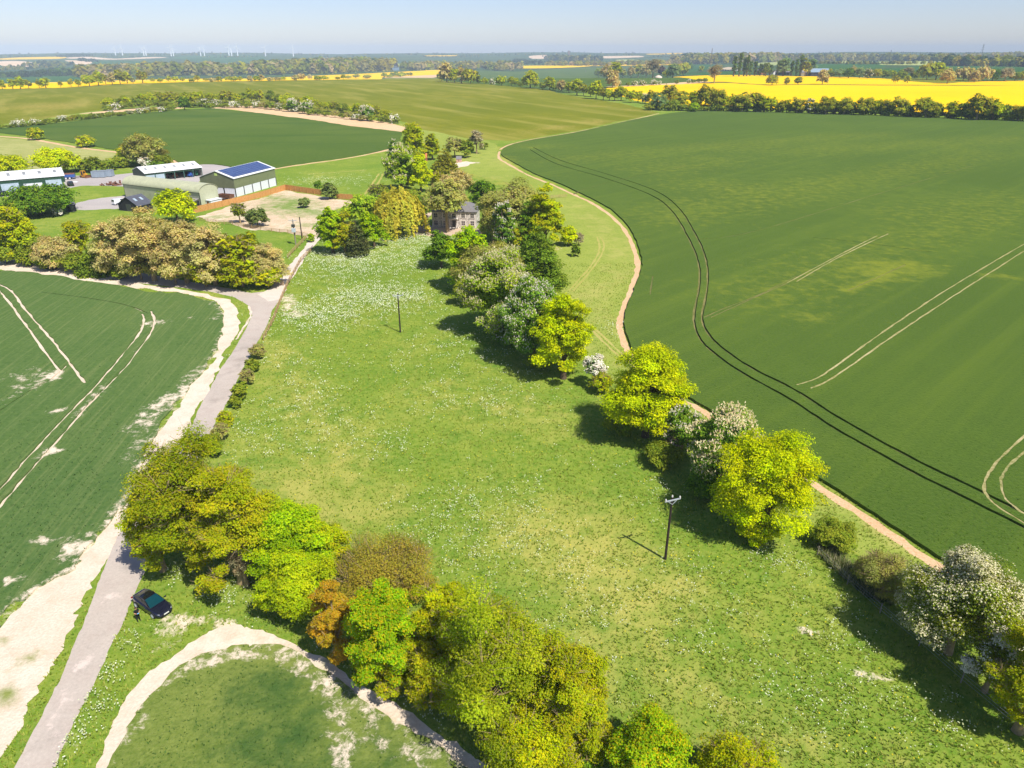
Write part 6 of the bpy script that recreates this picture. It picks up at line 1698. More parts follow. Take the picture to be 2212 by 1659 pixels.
def cottage(name, label, px0, px1, yb, h_px, wall, roof, depth=.7, cat='house', rise=.35, chim=None, wins=3):
    """small gabled building far off; front foot from px0 to px1 in the picture"""
    A = P2(px0, yb); B = P2(px1, yb); rz, L = frame(A, B); W = L * depth
    h = h_px * proj(A)[2] / FPX; ev = h * .55; rs = h * .45
    r, L, rf = shed(name, label, A, B, W, ev, rs, wall, wall, roof, L * .03, cat)
    for i in range(wins):
        x = L * (i + .5) / wins
        MB().box(x - L * .05, x + L * .05, -.08, -.004, ev * .4, ev * .8).build('window', GLASS, r)
    if chim: MB().box(L * chim - L * .05, L * chim + L * .05, W * .45, W * .6, ev + rs * .6, ev + rs * 1.4).build('chimney', BRICKR, rf)
    return r


TILE = plain_mat('orange_tile', lin(206, 128, 78), .8); TANW = plain_mat('tan_wall', lin(206, 186, 150), .8); GREYR = plain_mat('grey_roof', lin(142, 138, 140), .7); BLUER = plain_mat('blue_grey_roof', lin(140, 160, 176), .6)
DARKW = plain_mat('dark_wall', lin(70, 64, 62), .8); WHW = plain_mat('white_wall', lin(228, 222, 212), .8)
cottage('brick_shed', 'small brick shed with slate roof at the end of the mown strip', 985.5, 997, 351, 12, plain_mat('pink_brick', lin(206, 164, 140), .8), SLATE_G, 1.0, 'shed', wins=1)
cottage('tiled_outbuilding', 'orange tiled building half hidden between the cedar and yellow green trees', 900, 922, 350, 17, BRICKR, TILE, .6, 'building')
cottage('white_cottage', 'white gabled house half hidden in the wood behind the far yellow strip', 703, 714, 152.5, 6.5, WHW, BRICKR, .7, wins=2)
cottage('white_bungalow', 'white bungalow with tan roof left of the poplars', 1553, 1576, 153.5, 8, WHW, TANW, .6, wins=4)
cottage('brick_farmhouse', 'brick farmhouse with chimney among the poplars', 1634, 1644, 161, 14, BRICKR, GREYR, .9, chim=.5, wins=2)
cottage('white_outbuilding', 'white outbuilding with dark roof between the poplars', 1658, 1670, 161.5, 8, WHW, DARKW, .8, 'building', wins=1)
cottage('grey_roofed_barn', 'long grey roofed barn behind the poplars', 1674, 1704, 162, 12, DARKW, GREYR, .5, 'barn', wins=0)
cottage('tan_barn', 'tan barn with grey roof at the far farm', 1730, 1750, 164, 13, TANW, GREYR, .7, 'barn', wins=1)
cottage('dark_barn', 'dark barn with blue grey roof at the far farm', 1751, 1790, 164.5, 15, DARKW, BLUER, .6, 'barn', wins=0)
# processing works on the valley side
A = P2(842, 152.5); s = proj(A)[2] / FPX
r = empty('factory', A, .1, 'dark stepped factory tower beyond the far yellow strip', 'factory')
MB().box(0, 20 * s, 0, 10 * s, 0, 6 * s).build('wall', BLUER, r)
MB().box(9 * s, 13 * s, 2 * s, 8 * s, 6 * s, 12 * s).box(13.02 * s, 17 * s, 2 * s, 8 * s, 6 * s, 15 * s).build('tower', DARKW, r)
MB().box(15 * s, 15.6 * s, 4 * s, 4.6 * s, 15.01 * s, 19 * s).build('stack', DARKW, r)
for k in range(3): MB().box((9.5 + 2.4 * k) * s, (10.8 + 2.4 * k) * s, 1.9 * s, 1.98 * s, 7.2 * s, 9.2 * s).build('window', BLUER, r)
# chalk heap
A = P2(1422, 168.5)
hp = MB(); rr_ = [(7.5, -.2), (6.2, 1.6), (4.2, 3.4), (2.0, 4.4), (.1, 4.8)]
hp.lathe(rr_, (0, 0, 0), 'z', 14)
for i, v in enumerate(hp.v): hp.v[i] = (v[0] * (1 + .18 * math.sin(i * 2.3)), v[1] * (1 + .18 * math.cos(i * 1.7)), v[2])
o = hp.build('soil_heap', MAT['chalk'], None, True); o.location = A; tag(o, 'pale heap of chalk at the edge of the copse', 'heap')

# ------------------------------------------------------------------ fences and poles
WOOD = plain_mat('orange_boards', lin(206, 154, 88), .8, scale=2.5, col2=lin(180, 128, 68))
RAIL = plain_mat('weathered_rail', lin(190, 156, 108), .85, var=.2)
POLEW = plain_mat('creosoted_pole', lin(58, 46, 40), .85, var=.2)
POLEG = plain_mat('grey_pole', lin(150, 140, 128), .85)
GALV = plain_mat('galvanised', lin(200, 204, 210), .45, .3)
CERA = plain_mat('insulator', lin(216, 210, 200), .3)


def board_fence(pts, h, label):
    W = [P2(*p) for p in pts]; o = W[0].copy()
    r = empty('board_fence', o, 0, label, 'fence', 'orange board fence stretches')
    b = MB(); po = MB(); cap = MB()
    for a, c in zip(W[:-1], W[1:]):
        n = max(1, int((c - a).length / .3)); d = (c - a) / n; sd = Vector((-d.y, d.x, 0)).normalized() * .025
        for k in range(n):
            p = a + d * k - o; q_ = a + d * (k + .93) - o; s_ = sd * (1 if k % 2 else 1.5); hh = h * random.uniform(.985, 1.01)
            i = len(b.v)
            b.v += [tuple(p - s_), tuple(q_ - s_), tuple(q_ + s_), tuple(p + s_)] + [tuple(v + Vector((0, 0, hh))) for v in (p - s_, q_ - s_, q_ + s_, p + s_)]
            for f in ((3, 2, 1, 0), (4, 5, 6, 7), (0, 1, 5, 4), (1, 2, 6, 5), (2, 3, 7, 6), (3, 0, 4, 7)): b.f.append(tuple(i + j for j in f))
        m = max(1, int((c - a).length / 2.7))
        for k in range(m + 1):
            p = a + (c - a) * k / m - o - sd * 4
            MB().box(p.x - .06, p.x + .06, p.y - .06, p.y + .06, -.2, h + .05).build('post', WOOD, r)
        cap.bar(a - o + Vector((0, 0, h + .03)), c - o + Vector((0, 0, h + .03)), .1, .05)
    b.build('boards', WOOD, r); cap.build('capping', WOOD, r)


board_fence([(418, 461), (509.7, 440), (562.5, 427), (617, 410.5)], 1.9, 'orange board fence running up past the solar shed')
board_fence([(617, 410.5), (650.5, 415.4), (694.5, 421.8)], 1.9, 'orange board fence along the top of the stripped plot')
board_fence([(727.8, 429), (768, 432), (784, 431)], 1.7, 'short orange board fence right of the gap by the pale green bush')


def rail_fence(pts, label, h=1.15, rails=3, gap=2.4, group='timber post and rail fences', mat=None):
    W = [P2(*p) for p in pts]; o = W[0].copy()
    r = empty('rail_fence', o, 0, label, 'fence', group)
    for a, c in zip(W[:-1], W[1:]):
        m = max(1, int((c - a).length / gap))
        for k in range(m):
            p = a + (c - a) * k / m - o
            MB().box(p.x - .06, p.x + .06, p.y - .06, p.y + .06, -.2, h).build('post', mat or RAIL, r)
    for q_ in range(rails):
        m = MB(); z_ = h * (.35 + .55 * q_ / max(1, rails - 1))
        for a, c in zip(W[:-1], W[1:]): m.bar(a - o + Vector((0, 0, z_)), c - o + Vector((0, 0, z_)), .05, .11)
        m.build('rail', mat or RAIL, r)


rail_fence(Z6([(560, 1130), (760, 1163), (960, 1185), (1100, 1212), (1300, 1242), (1440, 1268), (1640, 1288), (1820, 1322), (1890, 1332)]), 'timber rail fence along the front of the stripped chalk plot')
rail_fence(Z6([(1640, 1590), (1760, 1460), (1875, 1345)]), 'timber rail fence along the left side of the chalk track')
rail_fence([(570, 735), (592, 694), (608, 650), (622, 617), (650, 566), (677, 539)], 'long timber rail fence between the chalk track and the meadow')
rail_fence([(1190, 428.8), (1225, 426.6)], 'short pale rail fence on the mown grass right of the house grove')
rail_fence([(586, 613), (591, 596)], 'short rail fence beside the field gate at the junction')
# gate across the chalk track, standing open beside it
A = P2(589, 614); B = P2(613, 617.5); rz, L = frame(A, B)
r = empty('field_gate', A, rz, 'timber field gate across the chalk track at the junction', 'gate')
for i in range(5): MB().box(.06, L - .06, -.03, .03, .2 + i * .23, .29 + i * .23).build('rail', RAIL, r)
MB().box(0, .06, -.05, .05, .1, 1.3).box(L - .06, L, -.05, .05, .1, 1.25).build('stile', RAIL, r)
MB().bar((.06, -.045, .2), (L - .1, -.045, 1.2), .03, .08).build('brace', RAIL, r)
# wire fence along the right of the meadow
W = [P2(*p) for p in [(1765, 1200), (1830, 1262), (1900, 1325), (1985, 1395), (2075, 1475), (2212, 1590)]]
r = empty('wire_fence', W[0], 0, 'low wire fence on thin posts under the cream blossoming tree', 'fence')
for a, c in zip(W[:-1], W[1:]):
    m = max(1, int((c - a).length / 3))
    for k in range(m):
        p = a + (c - a) * k / m - W[0]
        MB().tube([p + Vector((0, 0, -.2)), p + Vector((0, 0, 1.15))], .05, 6).build('post', POLEG, r)
for z_ in (.4, .7, 1.0): MB().tube([p - W[0] + Vector((0, 0, z_)) for p in W], .008, 4).build('wire', GALV, r)


def pole(px, py, ytop, label, mat, arm=1.5, rz=.0, rad=.14):
    b = P2(px, py); h = hsolve(b, ytop)
    r = empty('utility_pole', b, rz, label, 'utility pole')
    MB().tube([(0, 0, -.4), (0, 0, h * .5), (0, 0, h)], [rad, rad * .88, rad * .72], 10).build('pole', mat, r)
    if arm:
        a = MB().box(-arm / 2, arm / 2, -.17, -.09, h - .32, h - .2).build('crossarm', GALV, r)
        MB().bar((-arm * .3, -.13, h - .3), (0, -.13, h - .75), .04, .05).bar((arm * .3, -.13, h - .3), (0, -.13, h - .75), .04, .05).build('brace', GALV, r)
        for x in (-arm / 2 + .08, 0, arm / 2 - .08):
            if x == 0: MB().lathe([(.05, 0), (.09, .05), (.05, .1), (.09, .15), (.04, .24)], (0, -.0, h)).build('insulator', CERA, r)
            else: MB().lathe([(.05, 0), (.09, .05), (.05, .1), (.09, .15), (.04, .24)], (x, -.13, h - .198)).build('insulator', CERA, a)
    return r, b, h


p1, b1, h1 = pole(1437, 1208, 1074, 'nearer dark utility pole with a pale crossarm standing in the meadow', POLEW, 1.7, .35)
p2, b2, h2 = pole(865, 718, 635, 'further dark utility pole in the middle of the meadow', POLEW, 1.9, .35)
p3, b3, h3 = pole(639, 528, 474, 'grey utility pole carrying a transformer box by the chalk plot', POLEG, 2.0, .1, .17)
MB().box(-.5, .5, -.72, -.17, h3 - 3.2, h3 - 2.2, .04).build('transformer', plain_mat('transformer_grey', lin(196, 206, 212), .5), p3)
MB().box(-.45, .45, -.6, -.17, h3 - 1.9, h3 - 1.2, .03).build('switchgear', DSTEEL, p3)
p4, b4, h4 = pole(653, 518.5, 468.5, 'plain dark pole beside the transformer pole', POLEW, 0, 0, .16)
p5, b5, h5 = pole(874, 393, 374, 'pale pole in front of the cream candle chestnut', POLEG, 0, 0, .16)
# overhead wires
wr = MB()
for off in (-.75, .75):
    for (ba, ha), (bb, hb) in (((b1, h1), (b2, h2)), ((b2, h2), (b3, h3))):
        a = ba + Vector((off * .94, off * .34, ha)); c = bb + Vector((off * .94, off * .34, hb))
        wr.tube([a.lerp(c, k / 12) - Vector((0, 0, 1.0 * 4 * (k / 12) * (1 - k / 12))) for k in range(13)], .007, 4)
tag(wr.build('overhead_wire', plain_mat('weathered_wire', lin(90, 92, 84), .8)), 'pair of thin overhead wires strung between the meadow poles', 'wire')

# ------------------------------------------------------------------ far landmarks
WT = plain_mat('turbine_white', lin(250, 250, 250), .5, var=.02)


def turbine(px, yb, ytop, ang, i):
    d_ = ray(px, yb); t = 6200.0
    b = Vector((d_[0] * t, d_[1] * t, 0)); b.z = float(height(b.x, b.y))
    H = max(30.0, hsolve2(b, ytop))
    r = empty('wind_turbine', b, 0, nth(i) + ' white wind turbine from the left on the far horizon', 'wind turbine', 'wind turbines on the far horizon')
    MB().tube([(0, 0, -5), (0, 0, H)], [5.0, 3.6], 10).build('tower', WT, r)
    MB().box(-2.4, 2.4, -6, 5, H - 1.5, H + 3.4, .5).build('nacelle', WT, r)
    for k in range(3):
        a = ang + k * 2.0944; d = Vector((math.sin(a), 0, math.cos(a))); n = Vector((math.cos(a), 0, -math.sin(a)))
        c = Vector((0, -7, H + 1)); Lb = H * .5
        MB().prism([(0, 0)], 'z', 0, 0) if False else None
        m = MB(); i0 = len(m.v)
        for f, wd in ((0, 3.4), (.25, 5.2), (1, 1.8)):
            for y in (-.4, .4): m.v += [tuple(c + d * Lb * f - n * wd * .5 + Vector((0, y, 0))), tuple(c + d * Lb * f + n * wd * .5 + Vector((0, y, 0)))]
        for s_ in (0, 4):
            m.f += [(s_, s_ + 1, s_ + 5, s_ + 4), (s_ + 2, s_ + 3, s_ + 7, s_ + 6), (s_, s_ + 2, s_ + 6, s_ + 4), (s_ + 1, s_ + 3, s_ + 7, s_ + 5)]
        m.build('blade', WT, r)


def hsolve2(p, y):
    lo, hi = 0, 400
    for _ in range(40):
        m = (lo + hi) / 2
        if proj(p + Vector((0, 0, m)))[1] > y: lo = m
        else: hi = m
    return lo


for i, (x, yt, a) in enumerate([(249, 105.5, .4), (264, 104.5, .1), (310, 105, 1.0), (315, 104, .2), (369, 103, .5), (374, 104.2, .0), (433, 103.5, .9), (441, 104.5, .3), (494, 103, .6), (500, 104.5, 1.1), (513, 101.5, .2), (573, 103, .7), (633, 103, .1)]):
    turbine(x, 115, yt, a, i)
HAZY = plain_mat('far_brick', lin(140, 110, 96), .9)
d_ = ray(1228.8, 114.5); b = Vector((d_[0] * 6500, d_[1] * 6500, 0)); b.z = float(height(b.x, b.y)); H = hsolve2(b, 110.0)
r = empty('stone_tower', b, 0, 'squat brown tower standing alone on the wooded horizon', 'tower')
MB().box(-9, 9, -9, 9, -3, H).build('wall', HAZY, r)
MB().box(-10, 10, -10, 10, H + .01, H + 2).build('parapet', HAZY, r)
LATT = plain_mat('lattice_steel', lin(120, 124, 130), .6)


def mast(px, yb, yt, dist, w0, label, arms=0):
    d_ = ray(px, yb); b = Vector((d_[0] * dist, d_[1] * dist, 0)); b.z = float(height(b.x, b.y)); H = hsolve2(b, yt); w1 = w0 * .12
    r = empty('lattice_mast' if not arms else 'pylon', b, .3, label, 'mast' if not arms else 'pylon')
    m = MB()
    for sx in (-1, 1):
        for sy in (-1, 1): m.bar((sx * w0 / 2, sy * w0 / 2, 0), (sx * w1 / 2, sy * w1 / 2, H), .3 * dist / 1500, .3 * dist / 1500)
    m.build('legs', LATT, r)
    m = MB()
    for k in range(10):
        f0, f1 = k / 10, (k + 1) / 10; a = w0 + (w1 - w0) * f0; c = w0 + (w1 - w0) * f1
        for s in (-1, 1): m.bar((-s * a / 2, -a / 2, H * f0), (s * c / 2, -c / 2, H * f1), .15 * dist / 1500, .15 * dist / 1500)
    m.build('bracing', LATT, r)
    for k in range(arms):
        z_ = H * (.68 + .12 * k)
        MB().bar((-w0 * (1.1 - .2 * k), 0, z_), (w0 * (1.1 - .2 * k), 0, z_), .3 * dist / 1500, .4 * dist / 1500).build('crossarm', LATT, r)


mast(1535, 140, 104, 1500, 3.2, 'tall thin lattice mast left of the poplars')
mast(2121, 114, 95, 3000, 8, 'electricity pylon on the right hand horizon', 3)
mast(1923.5, 118, 107.5, 4200, 8, 'faint distant pylon on the horizon above the yellow field', 3)
r, b_, h_ = pole(1264.5, 156.5, 147, 'lone pale post in the green field beyond the olive field', POLEG, 0, 0, .5)
# ------------------------------------------------------------------ vehicles
def paint(name, c, metal=.3, rough=.28): return plain_mat(name, c, rough, metal, var=.04, scale=.6, spec=.5, coat=.6)


TYRE = plain_mat('tyre', lin(34, 34, 36), .9); ALLOY = plain_mat('alloy', lin(214, 214, 220), .35, .0); LAMP = plain_mat('lamp_lens', lin(236, 238, 242), .1, var=.02, spec=.8)
CGLASS = plain_mat('car_glass', lin(24, 30, 36), .08, var=.05, spec=.6); TRIM = plain_mat('black_trim', lin(22, 22, 24), .6); REDL = plain_mat('tail_lens', lin(150, 20, 20), .2)
PLATE = plain_mat('number_plate', lin(224, 224, 214), .5, var=.02)


def wheel(par, x, y, rad, side, wd=.22, rim=None):
    t = MB().lathe([(rad * .7, -wd * .42), (rad * .74, -wd / 2), (rad * .95, -wd / 2), (rad, -wd / 4), (rad, wd / 4), (rad * .95, wd / 2), (rad * .74, wd / 2), (rad * .7, wd * .42)], (0, 0, 0), 'y', 22, False).build('wheel', TYRE, par, False)
    t.location = (x, y, rad)
    s = side
    MB().lathe([(rad * .72, s * wd * .3), (rad * .7, s * wd * .5), (rad * .48, s * wd * .44), (rad * .12, s * wd * .36), (.02, s * wd * .42)], (0, 0, 0), 'y', 20).build('rim', rim or ALLOY, t)


def car(name, label, loc, rz, L, W, H, pnt, kind='saloon', scale=1.0, roofm=None, screen=None, group=None):
    """x forward. body shell lofted from stations; glass, lamps, wheels as parts"""
    r = empty(name, loc, rz, label, 'car' if kind != 'van' else 'van', group)
    hw = W / 2; f = L / 2
    if kind == 'saloon':
        st = [(-f, .58, .50, .84), (-f + .06, .70, .44, .93), (-f + .2, .82, .36, .98), (-f + .55, .94, .28, 1.0), (-f + 1.2, .99, .24, .98), (0, 1.0, .22, .94), (f - 1.55, 1.0, .22, .90), (f - .95, .985, .24, .84), (f - .4, .92, .28, .72), (f - .16, .82, .32, .62), (f - .05, .70, .36, .56), (f, .56, .40, .52)]
        cab = [(-f + .35, .99), (-f + 1.35, H - .06), (-f + 1.9, H), (f - 2.45, H - .02), (f - 1.25, .92)]
    elif kind == 'suv':
        st = [(-f, .86, .45, 1.02), (-f + .1, .94, .38, 1.08), (-f + .6, 1.0, .30, 1.08), (0, 1.0, .28, 1.06), (f - 1.4, 1.0, .28, 1.05), (f - .9, .98, .3, 1.0), (f - .2, .9, .34, .92), (f, .78, .40, .80)]
        cab = [(-f + .04, 1.06), (-f + .3, H - .08), (-f + .8, H), (f - 2.1, H - .02), (f - 1.3, 1.05)]
    else:
        st = [(-f, .95, .4, 1.1), (-f + .1, 1.0, .32, 1.12), (0, 1.0, .28, 1.12), (f - 1.2, 1.0, .28, 1.1), (f - .7, .97, .3, 1.02), (f - .1, .88, .36, .86), (f, .76, .42, .76)]
        cab = [(-f + .02, 1.1), (-f + .1, H - .1), (-f + .5, H), (f - 1.75, H - .02), (f - .85, 1.08)]
    m = MB(); ns = 9
    for x, wf, zl, zt in st:
        w_ = hw * wf; mid = (zl + zt) / 2
        m.v += [(x, -w_ * .82, zl), (x, -w_ * .97, zl + .06), (x, -w_, mid), (x, -w_ * .97, zt - .10), (x, -w_ * .84, zt), (x, w_ * .84, zt), (x, w_ * .97, zt - .10), (x, w_, mid), (x, w_ * .97, zl + .06), (x, w_ * .82, zl)]
    ns = 10
    for i in range(len(st) - 1):
        for j in range(ns):
            m.f.append((i * ns + j, i * ns + (j + 1) % ns, (i + 1) * ns + (j + 1) % ns, (i + 1) * ns + j))
    m.f.append(tuple(range(ns))); m.f.append(tuple(range((len(st) - 1) * ns, len(st) * ns))[::-1])
    # cabin shell
    i0 = len(m.v); wb = hw * .90; wt = hw * (.66 if kind == 'saloon' else .76 if kind == 'suv' else .86)
    for k, (x, z_) in enumerate(cab):
        w_ = (wb * .8 if kind == 'saloon' else wb) if k == 0 else wb if k == len(cab) - 1 else wt * (.94 if k == 1 and kind == 'saloon' else 1)
        m.v += [(x, -w_, z_), (x, w_, z_)]
    nb = len(cab)
    for k in range(nb - 1): m.f.append((i0 + 2 * k, i0 + 2 * k + 1, i0 + 2 * k + 3, i0 + 2 * k + 2))
    m.f.append(tuple(i0 + 2 * k for k in range(nb))); m.f.append(tuple(i0 + 2 * k + 1 for k in range(nb))[::-1])
    body = m.build('body', pnt, r, True)
    body.modifiers.new('split', 'EDGE_SPLIT').split_angle = R_(38)

    def strip(a, b, wa, wb_, nm, mat, lift=.018, ins=.05, f0=.06, f1=.94):
        a = Vector((a[0], 0, a[1])); b = Vector((b[0], 0, b[1])); n = Vector((-(b.z - a.z), 0, b.x - a.x)).normalized()
        if n.z < 0: n = -n
        p = a.lerp(b, f0) + n * lift; q = a.lerp(b, f1) + n * lift
        pw = wa + (wb_ - wa) * f0 - ins; qw = wa + (wb_ - wa) * f1 - ins
        MB().poly([(p.x, -pw, p.z), (p.x, pw, p.z), (q.x, qw, q.z), (q.x, -qw, q.z)]).poly([(p.x, -pw, p.z), (p.x, pw, p.z), (p.x - n.x * .03, pw, p.z - n.z * .03), (p.x - n.x * .03, -pw, p.z - n.z * .03)]).build(nm, mat, r)
    strip(cab[3], cab[4], wt, wb, 'windscreen', screen or CGLASS, .02)
    strip(cab[1], cab[0], wt * (.94 if kind == 'saloon' else 1), wb * (.8 if kind == 'saloon' else 1), 'rear_window', CGLASS, .02)
    if roofm:
        mm = MB(); a, b, c = cab[1], cab[2], cab[3]
        mm.poly([(a[0], -wt + .07, a[1] + .02), (a[0], wt - .07, a[1] + .02), (b[0], wt - .07, b[1] + .02), (b[0], -wt + .07, b[1] + .02)]).poly([(b[0], -wt + .07, b[1] + .02), (b[0], wt - .07, b[1] + .02), (c[0], wt - .07, c[1] + .02), (c[0], -wt + .07, c[1] + .02)])
        mm.build('roof_panel', roofm, r)
    for s in (-1, 1):
        lo0 = Vector((cab[0][0] + .28, s * (wb * (.83 if kind == 'saloon' else 1) + .03), cab[0][1] + .05)); lo1 = Vector((cab[4][0] - .22, s * (wb + .012), cab[4][1] + .06))
        fz = .82
        hi1 = Vector((cab[4][0] + (cab[3][0] - cab[4][0]) * fz - .06, s * (wb + (wt - wb) * fz + .014), cab[4][1] + (cab[3][1] - cab[4][1]) * fz))
        hi0 = Vector((cab[0][0] + (cab[1][0] - cab[0][0]) * fz + .12, s * ((wb + (wt - wb) * fz) * (.96 if kind == 'saloon' else 1) + .02), cab[0][1] + (cab[1][1] - cab[0][1]) * fz))
        if kind == 'van': cuts = [(.66, 1.0)]
        else: cuts = [(0, .5), (.54, 1.0)]
        for c0, c1 in cuts:
            MB().poly([lo0.lerp(lo1, c0), lo0.lerp(lo1, c1), hi0.lerp(hi1, c1), hi0.lerp(hi1, c0)]).build('side_window', CGLASS, r)
        xx = f - .16
        MB().prism([(xx - .36, s * hw * .82), (xx - .04, s * hw * .64), (xx + .03, s * hw * .70), (xx - .3, s * hw * .90)], 'z', st[-2][3] - .03, st[-2][3] + .075).build('headlight', LAMP, r)
        MB().box(-f - .01, -f + .12, s * hw * .72 - .14, s * hw * .72 + .1, st[0][3] - .16, st[0][3] - .04).build('tail_lamp', REDL, r)
        mz = cab[4][1] + .08
        MB().box(cab[4][0] - .42, cab[4][0] - .24, s * (hw + .11) - .1, s * (hw + .11) + .1, mz, mz + .14, .04).bar((cab[4][0] - .33, s * wb, mz + .05), (cab[4][0] - .33, s * (hw + .04), mz + .06), .06, .05).build('mirror', pnt, r)
        rad = .34 if kind == 'saloon' else .37
        for x in (-f + .95, f - .92):
            wheel(r, x, s * (hw - .055), rad, s)
            MB().lathe([(rad + .05, -.012), (rad + .05, .012)], (x, s * (hw * .985), rad), 'y', 22).build('wheel_arch', TRIM, r) if kind != 'saloon' else None
    MB().box(f - .02, f + .02, -.26, .26, .42, .53).build('number_plate', PLATE, r)
    MB().box(f - .25, f - .01, -hw * .6, hw * .6, .26, .37).build('bumper_grille', TRIM, r)
    r.scale = (scale,) * 3
    return r


navy = paint('navy_metallic', lin(38, 40, 62), .55, .25)
a = P2(297.2, 1311.5); b = P2(333, 1335.2); u = (b - a); rz = math.atan2(u.y, u.x)
sc0 = u.length / (4.69 - .95 - .92)
nrm = Vector((-math.sin(rz), math.cos(rz), 0))
ctr = (a + b) / 2 + nrm * (.925 - .09) * sc0 + Vector((math.cos(rz), math.sin(rz), 0)) * (-.015)
car('parked_car', 'dark navy saloon car parked on the grass beside the road', ctr, rz, 4.69, 1.85, 1.44, navy, 'saloon', sc0, plain_mat('roof_glass', lin(16, 16, 22), .06, var=.02, spec=.7), plain_mat('teal_reflect_screen', lin(14, 62, 70), .06, var=.1, spec=.5))  # teal painted into the windscreen colour stands for a reflection


def park(px, py, dirpx, label, pnt, kind, L=4.5, W=1.85, H=1.7):
    a = P2(px, py); b = P2(*dirpx); u = b - a
    car('parked_car' if kind != 'van' else 'parked_van', label, a, math.atan2(u.y, u.x), L, W, H, pnt, kind, 1.0, group='vehicles parked in the farm yard')


park(46, 418, (52, 425), 'blue off road car parked in front of the workshop', paint('blue_paint', lin(60, 84, 150)), 'suv')
park(60, 416, (66, 423), 'silver off road car parked beside the blue car', paint('silver_paint', lin(190, 192, 198)), 'suv')
park(69.5, 413, (75, 420), 'white van nearest the bushes in front of the workshop', paint('white_paint', lin(236, 236, 238), 0), 'van', 4.8, 1.9, 1.95)
park(4, 424, (-4, 425), 'black car at the left edge outside the workshop', paint('black_paint', lin(32, 32, 36)), 'suv', 4.5)
park(153, 401, (147, 396), 'dark green car at the corner of the workshop', paint('dark_green_paint', lin(40, 58, 52)), 'suv', 4.4)
park(260, 441, (266, 440), 'white van parked on the turning area beside the black barn', paint('white_paint', lin(236, 236, 238), 0), 'van', 4.6, 1.85, 1.9)

YEL = paint('machine_yellow', lin(236, 172, 32), 0); RUST = plain_mat('rusty_steel', lin(132, 88, 62), .9, scale=3, var=.3); BLUEP = paint('trailer_blue', lin(52, 96, 176), 0)
# bulldozer
b = P2(183, 383.5); r = empty('bulldozer', b, -.35, 'yellow tracked bulldozer parked beside the grey containers', 'bulldozer')
for s in (-1, 1):
    pr = [(-1.6, .35), (-1.3, .02), (1.2, .02), (1.6, .4), (1.4, .75), (-1.3, .8)]
    t = MB().prism(pr, 'y', s * .75 - .22, s * .75 + .22).build('track', RUST, r)
    for k in range(4): MB().lathe([(.05, -.02), (.2, -.02), (.2, .02), (.05, .02)], (-1.0 + .65 * k, s * .99, .35), 'y', 12).build('roller', TRIM, t)
MB().box(-1.5, 1.4, -.5, .5, .55, 1.0, .05).box(.3, 1.5, -.42, .42, 1.0, 1.6, .06).build('body', YEL, r)
cb = MB().box(-1.2, .25, -.6, .6, 2.45, 2.6, .03).build('cab_roof', YEL, r)
pm = MB()
for x in (-1.15, .2):
    for y in (-.55, .55): pm.box(x - .06, x + .06, y - .06, y + .06, 1.0, 2.45)
pm.build('cab_frame', YEL, r); MB().box(-1.05, .1, -.52, .52, 1.05, 2.4).build('cab_glass', CGLASS, r)
MB().prism([(2.1, .05), (2.0, .1), (1.9, .6), (2.05, 1.1), (2.2, 1.15), (2.05, .6), (2.2, .1)], 'y', -1.4, 1.4).build('blade', RUST, r)
for s in (-1, 1): MB().bar((-.2, s * 1.05, .5), (2.0, s * 1.05, .4), .12, .18).build('push_arm', YEL, r)
# tipper trailer
b = P2(150, 387); r = empty('tipper_trailer', b, .35, 'blue tipper trailer loaded with earth behind the workshop', 'trailer')
MB().prism([(-1.1, .8), (1.1, .8), (1.25, 1.9), (-1.25, 1.9)], 'x', -2.3, 2.3).build('body', BLUEP, r)
MB().prism([(-1.1, 1.91), (1.1, 1.91), (.5, 2.3), (-.6, 2.25)], 'x', -2.2, 2.2).build('load', RUST, r)
MB().box(-2.3, 3.6, -.12, .12, .5, .78).build('drawbar', TRIM, r)
for x in (-.9, .4):
    for s in (-1, 1): wheel(r, x, s * 1.0, .5, s, .32)
# containers
GREYC = ribbed_mat('container_grey', lin(166, 180, 192), .3, 0, .8)
for i, (px, py, lab) in enumerate([(209, 383, 'left'), (223.5, 382.5, 'middle'), (238, 381, 'right')]):
    b = P2(px, py); r = empty('storage_container', b, .1, lab + ' grey steel container in the row behind the scrap heap', 'container', 'grey steel containers in the yard')
    MB().box(-1.25, 1.25, -1.5, 1.5, .12, 2.4).build('body', GREYC, r)
    MB().box(-1.3, 1.3, -1.55, 1.55, 2.41, 2.5).build('roof', plain_mat('container_roof', lin(140, 148, 156), .7), r)
    for s in (-1, 1): MB().box(s * .62 - .55, s * .62 + .55, -1.56, -1.503, .25, 2.25).build('door', GREYC, r)
    MB().box(-1.25, 1.25, -1.5, -1.3, 0, .115).box(-1.25, 1.25, 1.3, 1.5, 0, .115).build('skid', TRIM, r)
# scrap heap
b = P2(250, 399.5); random.seed(5); m = MB()
for k in range(46):
    x, y = random.gauss(0, 2.4), random.gauss(0, 1.0); h = max(.2, 1.7 - abs(x) * .35 - abs(y) * .5) * random.uniform(.4, 1)
    a = Vector((x, y, random.uniform(0, h))); d = Vector((random.uniform(-1, 1), random.uniform(-1, 1), random.uniform(-.2, .7)))
    m.bar(a, a + d * random.uniform(.8, 1.8), random.uniform(.2, .9), random.uniform(.1, .5))
o = m.build('scrap_heap', plain_mat('scrap_rust', lin(140, 92, 70), .9, scale=1.0, col2=lin(70, 48, 44))); o.location = b; tag(o, 'heap of rusty scrap metal at the end of the arched barn yard', 'scrap heap')
